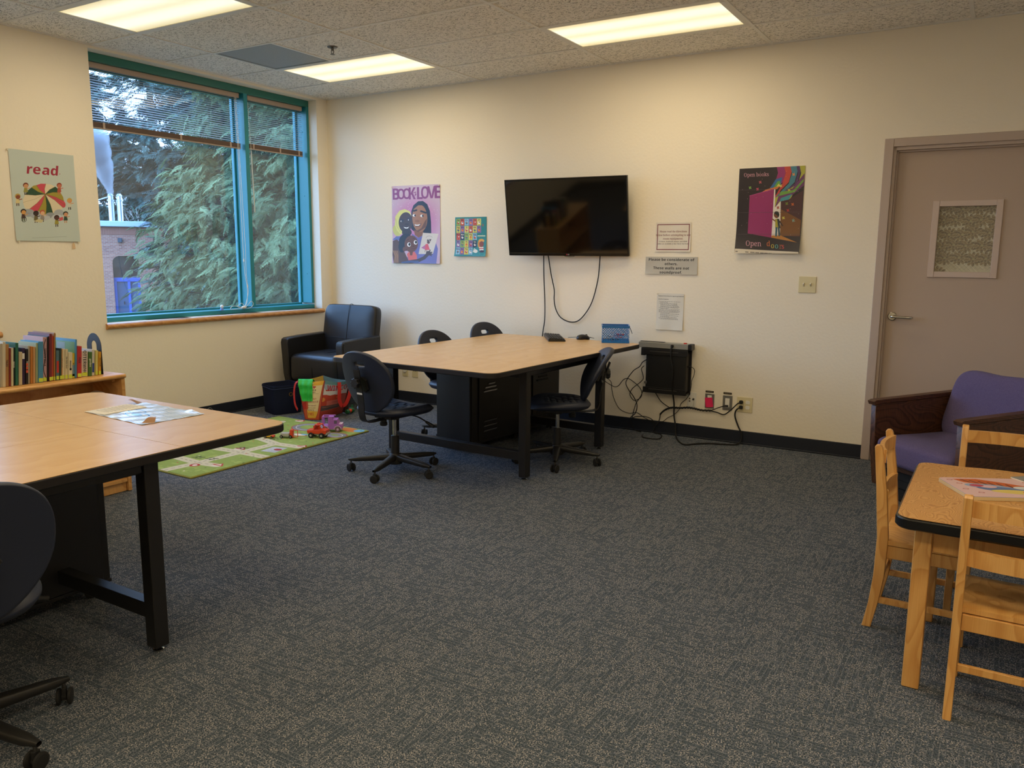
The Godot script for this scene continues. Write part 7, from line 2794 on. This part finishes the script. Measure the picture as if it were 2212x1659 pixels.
func bag():
	var t := thing("shopping_bag", "large red and yellow supermarket shopping bag with red handles", "bag", Vector3.ZERO)
	var lo := [Vector3(0.775, 0.004, 1.165), Vector3(0.886, 0.004, 1.118), Vector3(0.835, 0.004, 0.78), Vector3(0.715, 0.004, 0.83)]
	var hi := [Vector3(0.700, 0.335, 1.165), Vector3(0.905, 0.335, 1.055), Vector3(1.020, 0.325, 0.875), Vector3(0.735, 0.345, 0.90)]
	var bend := [0.022, 0.035, 0.02, 0.03]
	var mats := [printed(art_bag_end(), 0.3), printed(art_bag_side(), 0.3), mat("bag_teal", c8(110, 150, 160), 0.35), mat("bag_orange", c8(206, 150, 60), 0.35)]
	for k in 4:
		var a0: Vector3 = lo[k]
		var a1: Vector3 = lo[(k + 1) % 4]
		var b0: Vector3 = hi[k]
		var b1: Vector3 = hi[(k + 1) % 4]
		var nrm := (b1 - b0).cross(Vector3.UP) * -1.0
		nrm = Vector3.UP.cross(b1 - b0).normalized() * -1.0
		var rows := []
		var inner := []
		for j in 15:
			var v := j / 14.0
			var row := []
			var rin := []
			for i in 15:
				var u := i / 14.0
				var p := a0.lerp(a1, u).lerp(b0.lerp(b1, u), v)
				p += nrm * (bend[k] * sin(PI * u) * sin(PI * minf(v * 0.8 + 0.1, 1.0)) + 0.004 * sin(u * 13 + v * 21) * sin(v * 17 - u * 5) * sin(PI * u))
				p.y -= 0.012 * sin(PI * u) * v * v
				row.append(p)
				rin.append(p - nrm * 0.002 + Vector3(0, 0, 0))
			rows.append(row)
			inner.append(rin)
		var m := MB.new()
		m.sheet(rows)
		put("panel", m, mats[k], t)
		var mi := MB.new()
		mi.sheet(inner, false, false, true)
		put("lining", mi, mat("bag_lining%d" % k, [c8(206, 214, 222), c8(196, 206, 216), c8(110, 150, 160), c8(216, 170, 60)][k], 0.5), t)
		var pip := MB.new()
		pip.wire([a0, a0.lerp(b0, 0.33), a0.lerp(b0, 0.66), b0], 0.0035, 6)
		put("piping", pip, mat("piping_red", c8(150, 40, 36), 0.5), t)
	var bt := MB.new()
	bt.quad(lo[0], lo[1], lo[2], lo[3])
	put("bottom", bt, mat("bag_red", c8(176, 50, 34), 0.4), t)
	var red := mat("strap_red", c8(196, 40, 32), 0.6)
	for q in [[[Vector3(0.70, 0.325, 1.150), Vector3(0.672, 0.30, 1.165), Vector3(0.662, 0.22, 1.175), Vector3(0.685, 0.13, 1.19), Vector3(0.725, 0.085, 1.20)], Vector3(0.8, 0, 0.3)], [[Vector3(0.985, 0.315, 0.965), Vector3(0.99, 0.25, 0.97), Vector3(0.985, 0.17, 0.97), Vector3(0.99, 0.12, 0.955), Vector3(1.0, 0.11, 0.94), Vector3(1.02, 0.14, 0.915), Vector3(1.04, 0.24, 0.89), Vector3(1.025, 0.325, 0.88)], Vector3(0.55, 0, -0.8)]]:
		var s := MB.new()
		s.strip(smooth(q[0], 5), q[1], 0.03, 0.003)
		put("handle", s, red, t)
	# bright green cloth hanging over the rim
	var g := thing("cloth", "bright green cloth hanging over the rim of the shopping bag", "cloth", Vector3.ZERO)
	var rows := []
	for j in 17:
		var v := j / 16.0
		var row := []
		for i in 13:
			var u := i / 12.0
			var p: Vector3
			var top: Vector3 = hi[0].lerp(hi[1], lerpf(0.06, 0.60, u))
			var bot: Vector3 = top.lerp(lo[0].lerp(lo[1], lerpf(0.06, 0.60, u)), 0.52)
			var out := Vector3(0.45, 0, 0.88) * (0.03 + 0.006 * sin(u * 15 + v * 4) + 0.004 * sin(v * 19))
			if v < 0.25:
				var q := v / 0.25
				p = (top + Vector3(-0.03, 0.0, -0.06) + Vector3(0, -0.03, 0)).lerp(top + Vector3(0, 0.012, 0.01), q)
			else:
				p = (top + Vector3(0, 0.012, 0.01)).lerp(bot, (v - 0.25) / 0.75) + out * minf((v - 0.25) * 5, 1.0)
			row.append(p)
		rows.append(row)
	var m := MB.new()
	m.sheet(rows, false, false, true)
	put("cloth", m, mat("lime_cloth", c8(40, 190, 70), 0.45), g)

func wheel(t: Node3D, p: Vector3, r: float, w: float, tyre: Material, hub: Material):
	var b := MB.new()
	b.xf = Transform3D(Basis(Vector3.RIGHT, PI / 2), p - Vector3(0, 0, w / 2))
	b.lathe([Vector2(r * 0.8, 0), Vector2(r, w * 0.15), Vector2(r, w * 0.85), Vector2(r * 0.8, w)], 24)
	var o := put("wheel", b, tyre, t)
	for s in [-1.0, 1.0]:
		var h := MB.new()
		h.xf = Transform3D(Basis(Vector3.RIGHT, PI / 2 * s), p + Vector3(0, 0, s * w / 2 - s * 0.001))
		h.lathe([Vector2(r * 0.45, 0), Vector2(r * 0.35, 0.003)], 16)
		put("hub", h, hub, o)

func toys():
	var y := 0.013
	var tr := thing("toy_truck", "orange red toy pickup truck on the play rug", "toy truck", Vector3(1.385, y, 1.625), 0.36)
	var red := mat("toy_red", c8(222, 66, 28), 0.3)
	var gry := mat("toy_grey", c8(176, 172, 166), 0.4)
	var body := MB.new()
	body.prism([Vector2(-0.075, 0.032), Vector2(0.072, 0.032), Vector2(0.078, 0.045), Vector2(0.076, 0.062), Vector2(0.042, 0.067), Vector2(-0.03, 0.064), Vector2(-0.078, 0.06), Vector2(-0.08, 0.045)], -0.036, 0.036, 0.004)
	put("body", body, red, tr)
	var cab := MB.new()
	for s in [-1.0, 1.0]:
		cab.prism([Vector2(-0.03, 0.062), Vector2(-0.022, 0.062), Vector2(-0.008, 0.096), Vector2(-0.014, 0.1)], s * 0.03 - 0.003, s * 0.03 + 0.003, 0.001)
		cab.prism([Vector2(0.034, 0.064), Vector2(0.042, 0.064), Vector2(0.026, 0.1), Vector2(0.02, 0.096)], s * 0.03 - 0.003, s * 0.03 + 0.003, 0.001)
	cab.box(Vector3(0.006, 0.101, 0), Vector3(0.048, 0.008, 0.066), 0.003)
	cab.box(Vector3(-0.026, 0.078, 0), Vector3(0.006, 0.03, 0.058), 0.002)
	cab.box(Vector3(0.004, 0.108, 0), Vector3(0.02, 0.008, 0.03), 0.003)
	put("cab", cab, red, tr)
	put("driver", abox(Vector3(0.004, 0.078, 0), Vector3(0.016, 0.026, 0.02), 0.006), red, tr)
	var ch := MB.new()
	ch.box(Vector3(0.0, 0.026, 0), Vector3(0.14, 0.012, 0.05), 0.003)
	ch.box(Vector3(0.078, 0.034, 0), Vector3(0.012, 0.016, 0.07), 0.003)
	put("chassis", ch, gry, tr)
	for x in [-0.045, 0.04]:
		for s in [-1.0, 1.0]:
			wheel(tr, Vector3(x, 0.021, s * 0.036), 0.021, 0.018, M.black_rubber, gry)
	var vn := thing("toy_van", "purple toy van with an open roof frame behind the red truck", "toy van", Vector3(1.315, y, 1.41), 0.62)
	var pu := mat("toy_purple", c8(178, 112, 196), 0.35)
	var lil := mat("toy_lilac", c8(222, 196, 214), 0.4)
	var vb := MB.new()
	vb.prism([Vector2(-0.07, 0.02), Vector2(0.085, 0.02), Vector2(0.09, 0.05), Vector2(0.075, 0.062), Vector2(0.062, 0.062), Vector2(0.05, 0.1), Vector2(0.015, 0.1), Vector2(0.015, 0.118), Vector2(-0.022, 0.118), Vector2(-0.022, 0.05), Vector2(-0.07, 0.05)], -0.042, 0.042, 0.004)
	put("body", vb, pu, vn)
	var rf := MB.new()
	for s in [-1.0, 1.0]:
		rf.box(Vector3(-0.065, 0.082, s * 0.036), Vector3(0.01, 0.07, 0.01), 0.003)
		rf.box(Vector3(-0.02, 0.12, s * 0.036), Vector3(0.1, 0.008, 0.01), 0.003)
	rf.box(Vector3(-0.065, 0.12, 0), Vector3(0.01, 0.008, 0.08), 0.003)
	put("roof_frame", rf, pu, vn)
	for s in [-1.0, 1.0]:
		put("side_window", abox(Vector3(0.036, 0.08, s * 0.0425), Vector3(0.022, 0.026, 0.002), 0.0008), mat("toy_glass", c8(110, 100, 120), 0.1), vn)
	put("bonnet_trim", abox(Vector3(0.072, 0.062, 0), Vector3(0.032, 0.006, 0.07), 0.002), lil, vn)
	for x in [-0.045, 0.052]:
		for s in [-1.0, 1.0]:
			wheel(vn, Vector3(x, 0.022, s * 0.04), 0.022, 0.014, mat("toy_tyre", c8(120, 96, 100), 0.5), lil)
			var ar := MB.new()
			var ap := []
			for k in 13:
				var a := PI * k / 12
				ap.append(Vector3(x + cos(a) * 0.027, 0.022 + sin(a) * 0.027, s * 0.044))
			ar.wire(ap, 0.003, 6)
			put("wheel_arch", ar, lil, vn)
	# half hidden under the table edge
	var fk := thing("toy_forklift", "orange and grey toy forklift half hidden by the table edge", "toy vehicle", Vector3(1.20, y, 1.765), 0.5)
	put("mast", abox(Vector3(0.035, 0.035, 0), Vector3(0.024, 0.06, 0.04), 0.004), red, fk)
	var fm := MB.new()
	fm.wire([Vector3(0.05, 0.012, 0.02), Vector3(0.085, 0.012, 0.02), Vector3(0.085, 0.062, 0.02), Vector3(0.05, 0.062, 0.02)], 0.003, 6)
	put("guard", fm, red, fk)
	put("body", abox(Vector3(-0.015, 0.025, 0), Vector3(0.07, 0.03, 0.045), 0.006), gry, fk)
	for x in [-0.04, 0.03]:
		for s in [-1.0, 1.0]:
			wheel(fk, Vector3(x, 0.012, s * 0.024), 0.012, 0.01, M.black_rubber, gry)
	var cr := thing("toy_car", "small red and yellow toy car under the near table's edge", "toy car", Vector3(1.09, y, 1.845), 0.4)
	var cb := MB.new()
	cb.prism([Vector2(-0.04, 0.008), Vector2(0.04, 0.008), Vector2(0.042, 0.02), Vector2(0.015, 0.024), Vector2(0.004, 0.036), Vector2(-0.024, 0.036), Vector2(-0.034, 0.024), Vector2(-0.042, 0.02)], -0.016, 0.016, 0.002)
	put("body", cb, mat("toy_yellow", c8(226, 176, 40), 0.35), cr)
	put("nose", abox(Vector3(0.032, 0.016, 0), Vector3(0.022, 0.014, 0.033), 0.003), red, cr)
	for x in [-0.024, 0.024]:
		for s in [-1.0, 1.0]:
			wheel(cr, Vector3(x, 0.009, s * 0.016), 0.009, 0.007, M.black_rubber, gry)
	var hm := thing("toy_mallet", "green and orange wooden toy mallet beside the shopping bag", "toy", Vector3(0.92, 0.03, 0.76), 0.0)
	var gr := mat("toy_green", c8(24, 96, 56), 0.35)
	var hd := MB.new()
	hd.xf = Transform3D(MB._aim(Vector3(0.25, 0.0, 0.97).normalized()), Vector3(-0.01, 0, -0.03))
	hd.lathe([Vector2(0.018, 0), Vector2(0.026, 0.006), Vector2(0.026, 0.026), Vector2(0.016, 0.034)], 18)
	hd.lathe([Vector2(0.014, 0.07), Vector2(0.021, 0.078), Vector2(0.021, 0.098), Vector2(0.013, 0.106)], 18)
	put("head", hd, gr, hm)
	var nk := MB.new()
	nk.xf = hd.xf
	nk.lathe([Vector2(0.016, 0.034), Vector2(0.02, 0.05), Vector2(0.014, 0.07)], 18)
	put("neck", nk, red, hm)
	put("handle", arod(Vector3(-0.01, 0.002, -0.015), Vector3(-0.13, 0.004, -0.16), 0.012, 0.014), gr, hm)

func cords():
	# loops of thin cable on the floor behind the near table
	var b := MB.new()
	for k in 3:
		var p := []
		for i in 13:
			var a := PI * i / 12
			p.append(Vector3(0.05 + 0.01 * k, 0.004 + sin(a) * 0.085, 1.56 + k * 0.055 - cos(a) * 0.045))
		b.wire(p, 0.0028, 6)
	tag(put("cable_coil", b, mat("cord_grey", c8(120, 124, 122), 0.5)), "loops of grey cable standing against the baseboard under the window", "cable")
	# blind cords and wand
	var wb := MB.new()
	wb.xf = Transform3D(Basis(), Vector3(-0.118, 2.30, 0.845) - blind_narrow.position)
	wb.rod(Vector3(0, 0.0, 0), Vector3(0.0, -0.54, -0.012), 0.0045, 0.005, 6)
	wb.rod(Vector3(-0.02, 0.42, 0.0), Vector3(0, 0.0, 0), 0.0018, -1, 6)
	put("tilt_wand", wb, M.cord_white, blind_narrow)
	var c := blind_wide
	var back := Transform3D(Basis(), -c.position)
	for q in [[[Vector3(-0.125, 2.74, 1.0), Vector3(-0.118, 2.2, 0.99), Vector3(-0.112, 1.6, 0.99), Vector3(-0.11, 1.25, 0.985), Vector3(-0.11, 1.1, 0.965), Vector3(-0.105, 1.0, 0.97), Vector3(-0.1, 0.94, 0.99), Vector3(-0.09, 0.905, 1.03)]], [[Vector3(-0.125, 2.74, 0.985), Vector3(-0.116, 2.1, 0.975), Vector3(-0.11, 1.5, 0.965), Vector3(-0.108, 1.2, 0.968), Vector3(-0.108, 1.06, 0.955), Vector3(-0.1, 0.97, 0.985), Vector3(-0.085, 0.912, 1.03), Vector3(-0.07, 0.905, 1.1), Vector3(-0.06, 0.905, 1.2), Vector3(-0.075, 0.93, 1.16), Vector3(-0.085, 0.915, 1.06)]], [[Vector3(-0.08, 0.905, 1.03), Vector3(-0.075, 0.94, 0.985), Vector3(-0.075, 0.965, 0.955), Vector3(-0.078, 0.94, 0.93), Vector3(-0.085, 0.91, 0.95), Vector3(-0.09, 0.905, 1.0), Vector3(-0.09, 0.95, 1.05), Vector3(-0.085, 0.92, 1.1), Vector3(-0.075, 0.905, 1.02)]]]:
		var m := MB.new()
		m.xf = back
		m.wire(smooth(q[0], 6), 0.0022, 6)
		put("lift_cord", m, M.cord_white, c)
	for q in [Vector3(-0.11, 1.33, 0.988), Vector3(-0.109, 1.1, 0.96)]:
		var k := MB.new()
		k.xf = back * Transform3D(Basis(), q)
		k.lathe([Vector2(0.004, -0.014), Vector2(0.007, 0.0), Vector2(0.003, 0.018)], 10)
		put("tassel", k, M.cord_white, c)
	var kn := MB.new()
	kn.xf = back
	kn.pillow(Vector3(-0.082, 0.912, 1.035), Vector3(0.035, 0.028, 0.05), 0.9, 0.9, 16, 10)
	put("knot", kn, M.cord_white, c)
	var fg := thing("sill_trinket", "tiny pale blue and white trinket on the window sill edge", "trinket", Vector3(-0.085, 0.898, 1.272))
	var fb := MB.new()
	fb.lathe([Vector2(0.014, 0.0), Vector2(0.016, 0.012), Vector2(0.01, 0.022)], 16)
	put("base", fb, mat("trinket_blue", c8(110, 140, 200), 0.4), fg)
	var f2 := MB.new()
	f2.pillow(Vector3(0, 0.034, 0), Vector3(0.03, 0.03, 0.03), 1.0, 1.0, 16, 10)
	put("head", f2, M.white_plastic, fg)
